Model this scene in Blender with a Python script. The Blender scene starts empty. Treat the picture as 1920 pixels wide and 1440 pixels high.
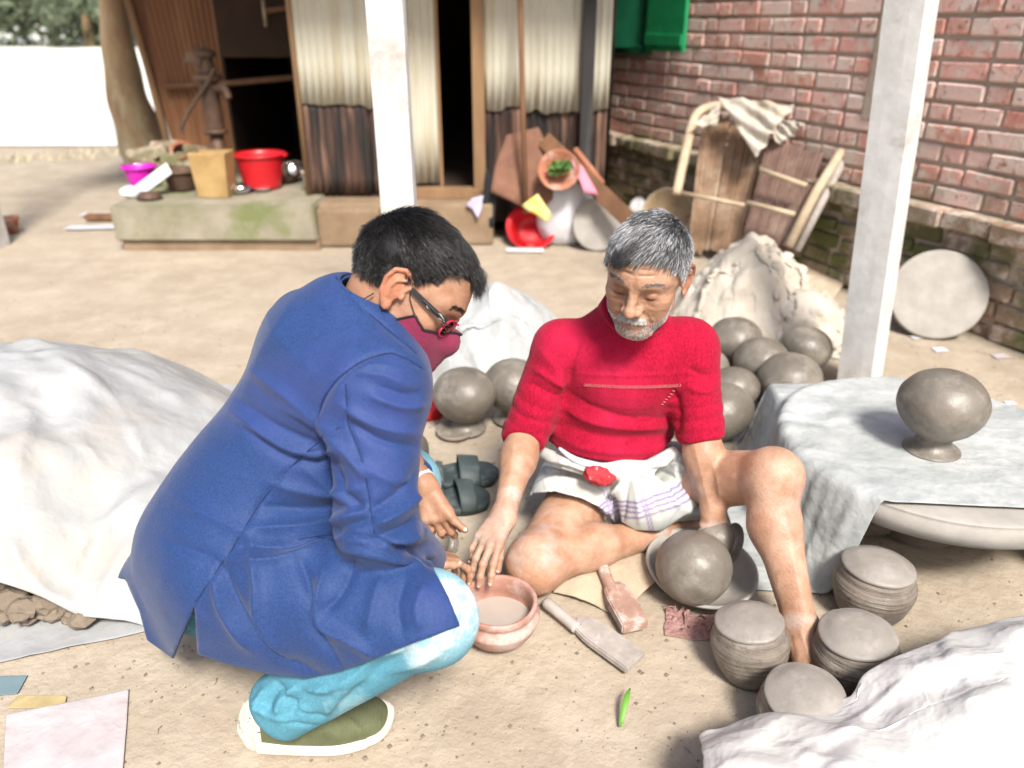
import bpy, bmesh, math, random
import numpy as np
from mathutils import Vector, Matrix, Euler

random.seed(7)
rng = np.random.default_rng(7)
SC = bpy.context.scene
COL = SC.collection

# ------------------------------------------------------------------ camera
H_CAM, PITCH, F_PX = 1.30, math.radians(25.1), 1450.0
cam = bpy.data.cameras.new('camera')
cam_o = bpy.data.objects.new('camera', cam)
COL.objects.link(cam_o)
cam_o.location = (0, 0, H_CAM)
cam_o.rotation_euler = (math.radians(90) - PITCH, 0, 0)
cam.sensor_width = 36.0
cam.lens = 36.0 * F_PX / 1920.0
cam.clip_start = 0.05
cam.clip_end = 2000
cam.dof.use_dof = True
cam.dof.focus_distance = 1.60
cam.dof.aperture_fstop = 2.2
SC.camera = cam_o

# ------------------------------------------------------------------ world, sun, exposure
SUN_EL, SUN_AZ = math.radians(50), math.atan2(0.28, -0.92)      # azimuth measured from +Y towards +X
world = bpy.data.worlds.new('World')
SC.world = world
world.use_nodes = True
wn = world.node_tree
wn.nodes.clear()
sky = wn.nodes.new('ShaderNodeTexSky')
sky.sky_type = 'NISHITA'
sky.sun_disc = False
sky.sun_elevation = SUN_EL
sky.sun_rotation = SUN_AZ
sky.air_density = 1.0
sky.dust_density = 4.0
sky.ozone_density = 1.0
bg = wn.nodes.new('ShaderNodeBackground')
bg.inputs['Strength'].default_value = 0.085
wo = wn.nodes.new('ShaderNodeOutputWorld')
wn.links.new(sky.outputs[0], bg.inputs[0])
wn.links.new(bg.outputs[0], wo.inputs[0])
sun = bpy.data.lights.new('sun', 'SUN')
sun.energy = 2.9
sun.angle = math.radians(12)
sun.color = (1.0, 0.955, 0.89)
sun_o = bpy.data.objects.new('sun', sun)
COL.objects.link(sun_o)
sd = Vector((math.sin(SUN_AZ) * math.cos(SUN_EL), math.cos(SUN_AZ) * math.cos(SUN_EL), math.sin(SUN_EL)))
sun_o.rotation_euler = sd.to_track_quat('Z', 'Y').to_euler()
SC.view_settings.view_transform = 'Standard'
SC.view_settings.look = 'None'
SC.view_settings.gamma = 1.0
SC.view_settings.use_curve_mapping = False
SC.view_settings.exposure = 1.16
SC.cycles.max_bounces = 6
SC.cycles.use_denoising = True

# ------------------------------------------------------------------ measuring helpers (photo measurement -> place in metres)
SP, CP = math.sin(PITCH), math.cos(PITCH)
def _dir(px, py):
    a, b = (px - 960) / F_PX, (720 - py) / F_PX
    return Vector((a, CP + b * SP, -SP + b * CP))
def G(px, py, h=0.0):
    d = _dir(px, py); t = (h - H_CAM) / d.z
    return Vector((d.x * t, d.y * t, h))
def D(px, py, y):
    d = _dir(px, py); t = y / d.y
    return Vector((d.x * t, y, H_CAM + d.z * t))
def proj(P):
    P = np.asarray(P, float)
    y, z = P[..., 1], P[..., 2] - H_CAM
    dep = y * CP - z * SP
    return 960 + F_PX * P[..., 0] / dep, 720 - F_PX * (y * SP + z * CP) / dep
def A(v): return np.array(v, float)

# ------------------------------------------------------------------ object helpers
def tag(o, label=None, cat=None, group=None, kind=None):
    if label: o['label'] = label
    if cat: o['category'] = cat
    if group: o['group'] = group
    if kind: o['kind'] = kind
    return o
def thing(name, label, cat, loc=(0, 0, 0), group=None):
    o = bpy.data.objects.new(name, None)
    o.empty_display_size = 0.05
    COL.objects.link(o)
    o.location = loc
    bpy.context.view_layer.update() if False else None
    return tag(o, label, cat, group)
def link_mesh(name, me, mat=None, parent=None, smooth=True):
    o = bpy.data.objects.new(name, me)
    COL.objects.link(o)
    if mat is not None:
        me.materials.clear()
        for m in (mat if isinstance(mat, (list, tuple)) else [mat]): me.materials.append(m)
    if smooth:
        me.polygons.foreach_set('use_smooth', [True] * len(me.polygons))
    if parent is not None:
        o.parent = parent
        o.matrix_parent_inverse = Matrix.Translation(parent.location).inverted()
    return o
def make_mesh(name, V, F, mat=None, parent=None, smooth=True, attrs=None):
    me = bpy.data.meshes.new(name)
    V = np.asarray(V, float).reshape(-1, 3)
    if isinstance(F, np.ndarray) and F.ndim == 2:
        n, k = F.shape
        me.vertices.add(len(V)); me.vertices.foreach_set('co', V.ravel())
        me.loops.add(n * k); me.loops.foreach_set('vertex_index', F.ravel().astype(np.int32))
        me.polygons.add(n)
        me.polygons.foreach_set('loop_start', (np.arange(n) * k).astype(np.int32))
        me.polygons.foreach_set('loop_total', np.full(n, k, np.int32))
        me.update(calc_edges=True)
    else:
        me.from_pydata([tuple(v) for v in V], [], [tuple(int(i) for i in f) for f in F])
    me.validate()
    for nm, arr in (attrs or {}).items():
        arr = np.asarray(arr, float)
        if arr.ndim == 1:
            a = me.attributes.new(nm, 'FLOAT', 'POINT'); a.data.foreach_set('value', arr)
        else:
            a = me.attributes.new(nm, 'FLOAT_VECTOR', 'POINT'); a.data.foreach_set('vector', arr.ravel())
    return link_mesh(name, me, mat, parent, smooth)
def from_bm(name, bm, mat=None, parent=None, smooth=False):
    me = bpy.data.meshes.new(name)
    bm.normal_update()
    bm.to_mesh(me); bm.free()
    return link_mesh(name, me, mat, parent, smooth)
def subsurf(o, n=1):
    m = o.modifiers.new('sub', 'SUBSURF'); m.levels = n; m.render_levels = n
    return o
def solidify(o, t, off=0.0):
    m = o.modifiers.new('thick', 'SOLIDIFY'); m.thickness = t; m.offset = off
    return o
def bevel(o, w, seg=2):
    m = o.modifiers.new('bev', 'BEVEL'); m.width = w; m.segments = seg; m.limit_method = 'ANGLE'
    return o
def frame_from(z, hint=(0, 0, 1)):
    z = Vector(z).normalized(); h = Vector(hint)
    if abs(z.dot(h)) > 0.98: h = Vector((1, 0, 0))
    x = h.cross(z).normalized(); y = z.cross(x)
    return Matrix((x, y, z)).transposed()
def bm_box(bm, c, s, R=None, jit=0.0):
    """a box with centre c, full sizes s and rotation R (3x3)"""
    vs = []
    for i in (-.5, .5):
        for j in (-.5, .5):
            for k in (-.5, .5):
                p = Vector((i * s[0], j * s[1], k * s[2]))
                if jit: p += Vector((random.uniform(-jit, jit), random.uniform(-jit, jit), random.uniform(-jit, jit)))
                if R is not None: p = R @ p
                vs.append(bm.verts.new(p + Vector(c)))
    for f in ((0, 1, 3, 2), (4, 6, 7, 5), (0, 4, 5, 1), (2, 3, 7, 6), (0, 2, 6, 4), (1, 5, 7, 3)):
        bm.faces.new([vs[i] for i in f])
def box(name, c, s, mat, parent=None, R=None, bev=0.004, jit=0.0):
    bm = bmesh.new(); bm_box(bm, c, s, R, jit)
    if bev: bmesh.ops.bevel(bm, geom=bm.edges[:], offset=bev, segments=2, affect='EDGES', profile=0.6)
    bmesh.ops.recalc_face_normals(bm, faces=bm.faces[:])
    return from_bm(name, bm, mat, parent)
def tube_arrays(pts, radii, seg=12, caps=True, wob=0.0):
    pts = [Vector(p) for p in pts]
    if not hasattr(radii, '__len__'): radii = [radii] * len(pts)
    V, F = [], []
    prev = None
    for i, p in enumerate(pts):
        t = (pts[min(i + 1, len(pts) - 1)] - pts[max(i - 1, 0)]).normalized()
        if prev is None:
            x = t.orthogonal().normalized()
        else:
            x = (prev - t * prev.dot(t)).normalized()
        prev = x
        y = t.cross(x)
        for k in range(seg):
            a = 2 * math.pi * k / seg
            r = radii[i] * (1 + wob * math.sin(3 * a + i * .7))
            V.append(p + (x * math.cos(a) + y * math.sin(a)) * r)
    n = len(pts)
    for i in range(n - 1):
        for k in range(seg):
            k2 = (k + 1) % seg
            F.append((i * seg + k, i * seg + k2, (i + 1) * seg + k2, (i + 1) * seg + k))
    if caps:
        F.append(tuple(range(seg - 1, -1, -1)))
        F.append(tuple((n - 1) * seg + k for k in range(seg)))
    return V, F
def tube(name, pts, radii, mat, parent=None, seg=12, wob=0.0):
    V, F = tube_arrays(pts, radii, seg, True, wob)
    return make_mesh(name, [tuple(v) for v in V], F, mat, parent)
def joined_tubes(name, specs, mat, parent=None, seg=8):
    V, F = [], []
    for pts, r in specs:
        v, f = tube_arrays(pts, r, seg)
        b = len(V); V += v; F += [tuple(i + b for i in q) for q in f]
    return make_mesh(name, [tuple(v) for v in V], F, mat, parent)
def smooth_path(pts, n=16):
    pts = [Vector(p) for p in pts]
    out = []
    for i in range(len(pts) - 1):
        p0, p1, p2, p3 = pts[max(i - 1, 0)], pts[i], pts[i + 1], pts[min(i + 2, len(pts) - 1)]
        for k in range(n):
            t = k / n
            out.append(.5 * ((2 * p1) + (-p0 + p2) * t + (2 * p0 - 5 * p1 + 4 * p2 - p3) * t * t + (-p0 + 3 * p1 - 3 * p2 + p3) * t ** 3))
    out.append(pts[-1])
    return out
def vnoise(x, y, seed=0, scale=1.0):
    """smooth periodic-free value noise on arrays"""
    r = np.random.default_rng(seed)
    T = r.random((64, 64)) * 2 - 1
    x = np.asarray(x) * scale + 1000.37; y = np.asarray(y) * scale + 1000.73
    xi = np.floor(x).astype(int); yi = np.floor(y).astype(int)
    fx = x - xi; fy = y - yi
    fx = fx * fx * (3 - 2 * fx); fy = fy * fy * (3 - 2 * fy)
    g = lambda a, b: T[a % 64, b % 64]
    return (g(xi, yi) * (1 - fx) + g(xi + 1, yi) * fx) * (1 - fy) + (g(xi, yi + 1) * (1 - fx) + g(xi + 1, yi + 1) * fx) * fy
def fbm(x, y, seed=0, scale=1.0, octv=4):
    s = 0; a = 1; t = 0
    for o in range(octv):
        s = s + a * vnoise(x, y, seed + o * 17, scale * 2 ** o); t += a; a *= .5
    return s / t
def lathe(name, prof, mat, parent=None, seg=48, loc=(0, 0, 0), R=None, wob=0.006, seed=0, sub=0):
    """prof: list of (r, z)"""
    r0 = np.random.default_rng(seed)
    ph = r0.random(4) * 6.28
    V, F = [], []
    n = len(prof)
    for i, (r, z) in enumerate(prof):
        for k in range(seg):
            a = 2 * math.pi * k / seg
            w = 1 + wob * (.45 * math.sin(7 * a + ph[3] + z * 55) * math.sin(z * 70 + ph[1]) + .35 * math.sin(11 * a - z * 90) * math.sin(3 * a + z * 40) + math.sin(2 * a + ph[0] + z * 9) + .6 * math.sin(3 * a + ph[1] - z * 21) + .4 * math.sin(5 * a + ph[2]))
            V.append((r * w * math.cos(a), r * w * math.sin(a), z))
    for i in range(n - 1):
        for k in range(seg):
            k2 = (k + 1) % seg
            F.append((i * seg + k, i * seg + k2, (i + 1) * seg + k2, (i + 1) * seg + k))
    bm = bmesh.new()
    vs = [bm.verts.new(v) for v in V]
    for f in F:
        try: bm.faces.new([vs[i] for i in f])
        except Exception: pass
    bmesh.ops.remove_doubles(bm, verts=bm.verts[:], dist=1e-4)
    bmesh.ops.recalc_face_normals(bm, faces=bm.faces[:])
    M = Matrix.Translation(Vector(loc)) @ ((R.to_4x4()) if R is not None else Matrix.Identity(4))
    bmesh.ops.transform(bm, matrix=M, verts=bm.verts[:])
    return from_bm(name, bm, mat, parent, True)
def curve_prof(pts, n=8):
    return [(max(p.x, 0.0), p.y) for p in smooth_path([(r, z, 0) for r, z in pts], n)]

# ------------------------------------------------------------------ materials
def M(name, c1, c2=None, scale=8.0, rough=0.8, bump=0.0, bscale=60.0, metallic=0.0, c3=None, s3=2.0, t3=(0.5, 0.65),
      detail=6.0, stretch=(1, 1, 1), bstretch=(1, 1, 1), spec=0.4, sss=0.0, sheen=0.0, coat=0.0, t2=(0.35, 0.65), bdist=0.002, attr=None, transl=0.0, world=True, crease=None, grit=None):
    m = bpy.data.materials.new(name)
    m.use_nodes = True
    nt = m.node_tree; N = nt.nodes; L = nt.links
    b = N['Principled BSDF']
    if world:
        geo = N.new('ShaderNodeNewGeometry'); src = geo.outputs['Position']
    else:
        geo = N.new('ShaderNodeTexCoord'); src = geo.outputs['Object']
    def mapped(st):
        mp = N.new('ShaderNodeMapping'); L.new(src, mp.inputs['Vector']); mp.inputs['Scale'].default_value = st
        return mp.outputs[0]
    def noise(sc, st, det=detail, rg=0.6):
        n = N.new('ShaderNodeTexNoise'); n.inputs['Scale'].default_value = sc; n.inputs['Detail'].default_value = det
        n.inputs['Roughness'].default_value = rg
        L.new(mapped(st), n.inputs['Vector'])
        return n.outputs['Fac']
    def rampf(v, lo, hi):
        r = N.new('ShaderNodeMapRange'); r.inputs['From Min'].default_value = lo; r.inputs['From Max'].default_value = hi
        L.new(v, r.inputs['Value']); return r.outputs[0]
    def mix(f, a, bb, mode='MIX'):
        x = N.new('ShaderNodeMix'); x.data_type = 'RGBA'; x.blend_type = mode
        if hasattr(f, 'node'): L.new(f, x.inputs[0])
        else: x.inputs[0].default_value = f
        for s, v in ((x.inputs[6], a), (x.inputs[7], bb)):
            if hasattr(v, 'node'): L.new(v, s)
            else: s.default_value = (*v, 1)
        return x.outputs[2]
    col = None
    if c2 is not None:
        col = mix(rampf(noise(scale, stretch), *t2), c1, c2)
    if c3 is not None:
        col = mix(rampf(noise(s3, stretch, 8.0, .7), *t3), col if col is not None else c1, c3)
    if attr:
        at = N.new('ShaderNodeAttribute'); at.attribute_name = attr
        col = mix(1.0, col if col is not None else c1, at.outputs['Vector'], 'MULTIPLY')
    if col is None: b.inputs['Base Color'].default_value = (*c1, 1)
    else: L.new(col, b.inputs['Base Color'])
    b.inputs['Roughness'].default_value = rough
    b.inputs['Metallic'].default_value = metallic
    b.inputs['Specular IOR Level'].default_value = spec
    if sss:
        b.inputs['Subsurface Weight'].default_value = sss
        b.inputs['Subsurface Radius'].default_value = (0.012, 0.005, 0.003)
        b.inputs['Subsurface Scale'].default_value = 1.0
    if sheen:
        b.inputs['Sheen Weight'].default_value = sheen
    if coat:
        b.inputs['Coat Weight'].default_value = coat; b.inputs['Coat Roughness'].default_value = .15
    if transl:
        b.inputs['Transmission Weight'].default_value = transl
    if bump:
        bp = N.new('ShaderNodeBump'); bp.inputs['Strength'].default_value = min(bump, 1.0); bp.inputs['Distance'].default_value = bdist
        L.new(noise(bscale, bstretch), bp.inputs['Height']); L.new(bp.outputs[0], b.inputs['Normal'])
    if crease:
        # crumpled facets: warped cell distances at two sizes
        amp, cs = crease
        wn_ = N.new('ShaderNodeTexNoise'); wn_.inputs['Scale'].default_value = cs * .7; wn_.inputs['Detail'].default_value = 3
        L.new(src, wn_.inputs['Vector'])
        vm = N.new('ShaderNodeVectorMath'); vm.operation = 'MULTIPLY_ADD'; vm.inputs[1].default_value = (.9 / cs,) * 3
        L.new(wn_.outputs['Color'], vm.inputs[0]); L.new(src, vm.inputs[2])
        hs = []
        for k, w in ((1.0, 1.0), (2.7, .42), (6.5, .16)):
            vo = N.new('ShaderNodeTexVoronoi'); vo.inputs['Scale'].default_value = cs * k; L.new(vm.outputs[0], vo.inputs['Vector'])
            ml = N.new('ShaderNodeMath'); ml.operation = 'MULTIPLY'; ml.inputs[1].default_value = w; L.new(vo.outputs['Distance'], ml.inputs[0]); hs.append(ml.outputs[0])
        s_ = hs[0]
        for h_ in hs[1:]:
            ad = N.new('ShaderNodeMath'); ad.operation = 'ADD'; L.new(s_, ad.inputs[0]); L.new(h_, ad.inputs[1]); s_ = ad.outputs[0]
        bp2 = N.new('ShaderNodeBump'); bp2.inputs['Strength'].default_value = 1.0; bp2.inputs['Distance'].default_value = amp
        L.new(s_, bp2.inputs['Height'])
        if bump: L.new(bp.outputs[0], bp2.inputs['Normal'])
        L.new(bp2.outputs[0], b.inputs['Normal'])
    if grit:
        # fine dark specks and threads of the surface
        gc, gs, lo_, hi_ = grit
        f_ = rampf(noise(gs, (1, 1, 1), 4.0, .7), lo_, hi_)
        lk = b.inputs['Base Color'].links
        base = lk[0].from_socket if lk else c1
        L.new(mix(f_, base, gc), b.inputs['Base Color'])
    return m

def crumple(x, y, seed, sc, n=7):
    r = np.random.default_rng(seed + 77)
    wx = x + .35 / sc * fbm(x, y, seed + 1, sc * .6, 2); wy = y + .35 / sc * fbm(x, y, seed + 2, sc * .6, 2)
    s = 0; tot = 0
    for i in range(n):
        a = r.uniform(0, np.pi); f = sc * r.uniform(.5, 2.1); ph = r.uniform(0, 1)
        t = (wx * np.cos(a) + wy * np.sin(a)) * f * .5 + ph + .5 * vnoise(x, y, seed + 30 + i, sc * .35)
        tri = np.abs((t % 1) * 2 - 1)
        m = np.clip(.5 + 1.3 * vnoise(x, y, seed + 50 + i, sc * .4), 0, 1)
        s = s + (1 - tri) ** 2 * m / f * sc; tot += 1 / f * sc
    return s / tot * 2.6 - .6
# ------------------------------------------------------------------ cloth settling under gravity on a height function
def drape(name, corners, nx, ny, H, mat, parent=None, slack=1.12, iters=160, seed=0, lift=0.06, noise=0.03, nsc=9.0, fric=0.5, sub=1, thick=0.0012,
          rowf=None, pin=None, bend=0.25, crump=0.006, csc=9.0, lines=None):
    c00, c10, c11, c01 = [A(c) for c in corners]
    u, v = np.meshgrid(np.linspace(0, 1, nx), np.linspace(0, 1, ny), indexing='ij')
    if rowf is not None: u, v = rowf(u, v)
    U, Vv = u[..., None], v[..., None]
    P = c00 * (1 - U) * (1 - Vv) + c10 * U * (1 - Vv) + c11 * U * Vv + c01 * (1 - U) * Vv
    e = 0.02
    P0 = P.copy(); P0[..., 2] = H(P[..., 0], P[..., 1])
    edge = 1 + .05 * vnoise(u * 5, v * 5, seed + 3)
    P[..., 2] = np.maximum(P[..., 2], P0[..., 2]) + lift + noise * fbm(P[..., 0], P[..., 1], seed, nsc, 3)
    P[..., 0] += noise * .8 * fbm(P[..., 0], P[..., 1], seed + 5, nsc, 2)
    P[..., 1] += noise * .8 * fbm(P[..., 0], P[..., 1], seed + 9, nsc, 2)
    def seglen(a, b): return np.linalg.norm(a - b, axis=-1)
    rh = seglen(P0[1:], P0[:-1]) * slack
    rv = seglen(P0[:, 1:], P0[:, :-1]) * slack
    rd1 = seglen(P0[1:, 1:], P0[:-1, :-1]) * slack
    rd2 = seglen(P0[1:, :-1], P0[:-1, 1:]) * slack
    Vel = np.zeros_like(P)
    pinmask = None
    if pin is not None: pinmask = pin(u, v)
    Ppin = P0.copy(); Ppin[..., 2] += 0.004
    def solve(P, a, b, r, w=1.0):
        d = P[b] - P[a]; l = np.linalg.norm(d, axis=-1, keepdims=True) + 1e-9
        c = d * (1 - r[..., None] / l) * .5 * w
        P[a] += c; P[b] -= c
    S = slice
    for it in range(iters):
        Vel[..., 2] -= 9.8 * 0.012 ** 2
        Q = P + Vel
        for k in range(7):
            for o in (0, 1):
                n = (nx - 1 - o + 1) // 2
                a = (S(o, nx - 1, 2),); b = (S(o + 1, nx, 2),)
                solve(Q, a, b, rh[o::2])
                a = (S(None), S(o, ny - 1, 2)); b = (S(None), S(o + 1, ny, 2))
                solve(Q, a, b, rv[:, o::2])
            for o in (0, 1):
                solve(Q, (S(o, nx - 1, 2), S(0, ny - 1)), (S(o + 1, nx, 2), S(1, ny)), rd1[o::2], .35)
                solve(Q, (S(o, nx - 1, 2), S(1, ny)), (S(o + 1, nx, 2), S(0, ny - 1)), rd2[o::2], .35)
        if bend:
            Q[1:-1] += bend * .25 * (Q[2:] + Q[:-2] - 2 * Q[1:-1])
            Q[:, 1:-1] += bend * .25 * (Q[:, 2:] + Q[:, :-2] - 2 * Q[:, 1:-1])
        h = H(Q[..., 0], Q[..., 1]) + 0.004
        un = Q[..., 2] < h
        Q[..., 2] = np.where(un, h, Q[..., 2])
        Q[..., :2] = np.where(un[..., None], P[..., :2] + (1 - fric) * (Q[..., :2] - P[..., :2]), Q[..., :2])
        if pinmask is not None: Q[pinmask] = Ppin[pinmask]
        Vel = (Q - P) * .94
        sp = np.linalg.norm(Vel, axis=-1, keepdims=True)
        Vel *= np.minimum(1, .02 / (sp + 1e-9))
        P = Q
    if crump:
        # sharp little facets of crumpled plastic, laid out along the sheet itself
        nu = np.gradient(P, axis=0); nv = np.gradient(P, axis=1)
        nn = np.cross(nu, nv); nn /= np.linalg.norm(nn, axis=-1, keepdims=True) + 1e-9
        if nn[..., 2].mean() < 0: nn = -nn
        Lu = rh.sum(0).mean(); Lv = rv.sum(1).mean()
        gu, gv = np.meshgrid(np.linspace(0, Lu, nx), np.linspace(0, Lv, ny), indexing='ij')
        P = P + nn * (crump * crumple(gu, gv, seed, csc) + .34 * crump * crumple(gu, gv, seed + 5, csc * 3.1))[..., None]
        if lines:
            Pf = creases(P.reshape(-1, 3), nn.reshape(-1, 3), fold_lines(lines))[0]
            P = Pf.reshape(P.shape)
        P[..., 2] = np.maximum(P[..., 2], H(P[..., 0], P[..., 1]) + .003)
    idx = np.arange(nx * ny).reshape(nx, ny)
    F = np.stack([idx[:-1, :-1], idx[1:, :-1], idx[1:, 1:], idx[:-1, 1:]], -1).reshape(-1, 4)
    o = make_mesh(name, P.reshape(-1, 3), F, mat, parent)
    if thick: solidify(o, thick)
    if sub: subsurf(o, sub)
    return o
# ------------------------------------------------------------------ implicit surfaces: one continuous mesh per body or garment
def s_cap(P, a, b, ra, rb):
    a = A(a); b = A(b); pa = P - a; ba = b - a
    h = np.clip(pa @ ba / max(ba @ ba, 1e-12), 0, 1)
    return np.linalg.norm(pa - h[:, None] * ba, axis=1) - (ra + (rb - ra) * h)
def s_capf(P, a, b, ra, rb, n, s):
    """capsule flattened along n by factor s (<1 thinner)"""
    a = A(a); b = A(b); n = A(n) / np.linalg.norm(n)
    k = 1.0 / s - 1.0
    f = lambda X: X + k * np.outer((X - a) @ n, n)
    b2 = f(b[None])[0]
    return s_cap(f(P), a, b2, ra, rb) * (s if s < 1 else 1)
def s_ell(P, c, r, R=None):
    p = P - A(c)
    if R is not None: p = p @ np.array(R)          # R columns = local axes
    r = A(r)
    k0 = np.linalg.norm(p / r, axis=1); k1 = np.linalg.norm(p / (r * r), axis=1) + 1e-9
    return k0 * (k0 - 1) / k1
def s_chain(P, pts, rad):
    d = None
    for i in range(len(pts) - 1):
        e = s_cap(P, pts[i], pts[i + 1], rad[i], rad[i + 1])
        d = e if d is None else np.minimum(d, e)
    return d
def s_box(P, c, h, R, r=0.0):
    q = np.abs((P - A(c)) @ np.array(R)) - (A(h) - r)
    return np.linalg.norm(np.maximum(q, 0), axis=1) + np.minimum(q.max(1), 0) - r
def smin(a, b, k):
    if k <= 0: return np.minimum(a, b)
    h = np.maximum(k - np.abs(a - b), 0) / k
    return np.minimum(a, b) - h * h * k * .25
def smax(a, b, k): return -smin(-a, -b, k)
def surfnet(f, lo, hi, step, coarse=4, passes=2):
    lo = A(lo); hi = A(hi)
    n = (np.ceil((hi - lo) / step / coarse).astype(int)) * coarse + 1
    nc = (n - 1) // coarse + 1
    gc = [lo[i] + np.arange(nc[i]) * step * coarse for i in range(3)]
    X = np.stack(np.meshgrid(*gc, indexing='ij'), -1).reshape(-1, 3)
    Vc = f(X).reshape(nc)
    near = np.abs(Vc) < step * coarse * 2.2
    V = np.repeat(np.repeat(np.repeat(Vc, coarse, 0), coarse, 1), coarse, 2)[:n[0], :n[1], :n[2]].copy()
    nf = np.repeat(np.repeat(np.repeat(near, coarse, 0), coarse, 1), coarse, 2)[:n[0], :n[1], :n[2]]
    # also refine blocks adjacent to a near node
    nn = near.copy()
    for ax in range(3):
        nn |= np.roll(near, -1, ax) ; nn |= np.roll(near, 1, ax)
    nf = np.repeat(np.repeat(np.repeat(nn, coarse, 0), coarse, 1), coarse, 2)[:n[0], :n[1], :n[2]]
    ii = np.argwhere(nf)
    vals = np.empty(len(ii))
    for s in range(0, len(ii), 400000):
        vals[s:s + 400000] = f(lo + ii[s:s + 400000] * step)
    V[nf] = vals
    V = V.astype(np.float32)
    ins = V < 0
    c = n - 1
    anyi = ins.copy(); alli = ins.copy()
    for ax in range(3):
        s0 = [slice(None)] * 3; s1 = [slice(None)] * 3; s0[ax] = slice(0, -1); s1[ax] = slice(1, None)
        anyi = anyi[tuple(s0)] | anyi[tuple(s1)]; alli = alli[tuple(s0)] & alli[tuple(s1)]
    act = anyi & ~alli
    cells = np.argwhere(act)
    acc = np.zeros((len(cells), 3)); cnt = np.zeros(len(cells))
    for ax in range(3):
        o1, o2 = [k for k in range(3) if k != ax]
        for p in (0, 1):
            for q in (0, 1):
                off = np.zeros(3, int); off[o1] = p; off[o2] = q
                off2 = off.copy(); off2[ax] = 1
                va = V[tuple((cells + off).T)].astype(float); vb = V[tuple((cells + off2).T)].astype(float)
                m = (va < 0) != (vb < 0)
                t = va[m] / (va[m] - vb[m])
                pos = np.tile(off.astype(float), (m.sum(), 1)); pos[:, ax] = t
                acc[m] += pos; cnt[m] += 1
    idx = np.full(c, -1, np.int32); idx[act] = np.arange(len(cells))
    verts = lo + (cells + acc / np.maximum(cnt, 1)[:, None]) * step
    faces = []
    for ax in range(3):
        o1, o2 = [(1, 2), (2, 0), (0, 1)][ax]
        sl = [slice(0, c[i]) for i in range(3)]; sl[o1] = slice(1, c[o1]); sl[o2] = slice(1, c[o2])
        sh = sl.copy(); sh[ax] = slice(1, c[ax] + 1)
        a = ins[tuple(sl)]; b = ins[tuple(sh)]
        cr = np.argwhere(a != b)
        if len(cr) == 0: continue
        flip = a[tuple(cr.T)]
        base = cr.copy(); base[:, o1] += 1; base[:, o2] += 1
        def gi(d1, d2):
            q = base.copy(); q[:, o1] -= d1; q[:, o2] -= d2
            return idx[tuple(q.T)]
        quad = np.stack([gi(1, 1), gi(0, 1), gi(0, 0), gi(1, 0)], 1)
        quad[~flip] = quad[~flip][:, ::-1]
        faces.append(quad)
    F = np.concatenate(faces)
    F = F[(F >= 0).all(1)]
    # pull onto the surface
    e = step * .5
    for _ in range(passes):
        g = np.stack([f(verts + A(d) * e) - f(verts - A(d) * e) for d in np.eye(3)], 1) / (2 * e)
        gg = (g * g).sum(1, keepdims=True) + 1e-6
        verts = verts - np.clip(f(verts)[:, None] * g / gg, -step, step) * .8
    nrm = g / np.sqrt(gg)
    return verts, F, nrm
def seg_dist2(px, py, a, b):
    a = A(a); b = A(b); d = b - a
    t = np.clip(((px - a[0]) * d[0] + (py - a[1]) * d[1]) / (d @ d + 1e-9), 0, 1)
    return np.hypot(px - a[0] - t * d[0], py - a[1] - t * d[1]), t
def creases(V, Nn, lines):
    """raise or sink the surface along fold lines measured in the photo; lines: (points, width, height[, ridge offset])"""
    px, py = proj(V)
    view = A((0, 0, H_CAM)) - V; view /= np.linalg.norm(view, axis=1, keepdims=True)
    fac = np.clip((Nn * view).sum(1) * 2.5, 0, 1)
    disp = np.zeros(len(V))
    for pts, w, amp in lines:
        best = np.full(len(V), 1e9); tt = np.zeros(len(V)); n = len(pts) - 1
        for i in range(n):
            d, t = seg_dist2(px, py, pts[i], pts[i + 1])
            m = d < best
            best[m] = d[m]; tt[m] = (i + t[m]) / n
        taper = np.clip(np.sin(np.pi * np.clip(tt * .9 + .05, 0, 1)) * 1.4, 0, 1)
        q = best / w
        disp += amp * taper * np.exp(-np.abs(q) ** 1.35)
    return V + Nn * (disp * fac)[:, None], disp * fac
def near_only(fn, centre, R, margin=.035):
    """evaluate a costly detail only near it; farther off use the distance to its bounding ball"""
    c = A(centre)
    def g(P):
        r = np.linalg.norm(P - c, axis=1) - R
        out = r + margin * .6
        m = r < margin
        if m.any(): out[m] = fn(P[m])
        return out
    return g
def noise3(P, seed, sc):
    return (vnoise(P[:, 0], P[:, 1], seed, sc) + vnoise(P[:, 1], P[:, 2], seed + 1, sc) + vnoise(P[:, 2], P[:, 0], seed + 2, sc)) / 3
def fold_lines(raw):
    """smooth each polyline"""
    out = []
    for pts, w, a in raw:
        if len(pts) > 2:
            sp = smooth_path([(x, y, 0) for x, y in pts], 5)
            pts = [(p.x, p.y) for p in sp]
        out.append((pts, w, a))
    return out
def laplacian(V, F, it=1, lam=.5):
    n = len(V)
    e = np.concatenate([F[:, [0, 1]], F[:, [1, 2]], F[:, [2, 3]], F[:, [3, 0]]])
    e = np.concatenate([e, e[:, ::-1]])
    deg = np.bincount(e[:, 0], minlength=n)[:, None] + 1e-9
    for _ in range(it):
        s = np.stack([np.bincount(e[:, 0], V[e[:, 1], k], minlength=n) for k in range(3)], 1)
        V = V + lam * (s / deg - V)
    return V
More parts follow.
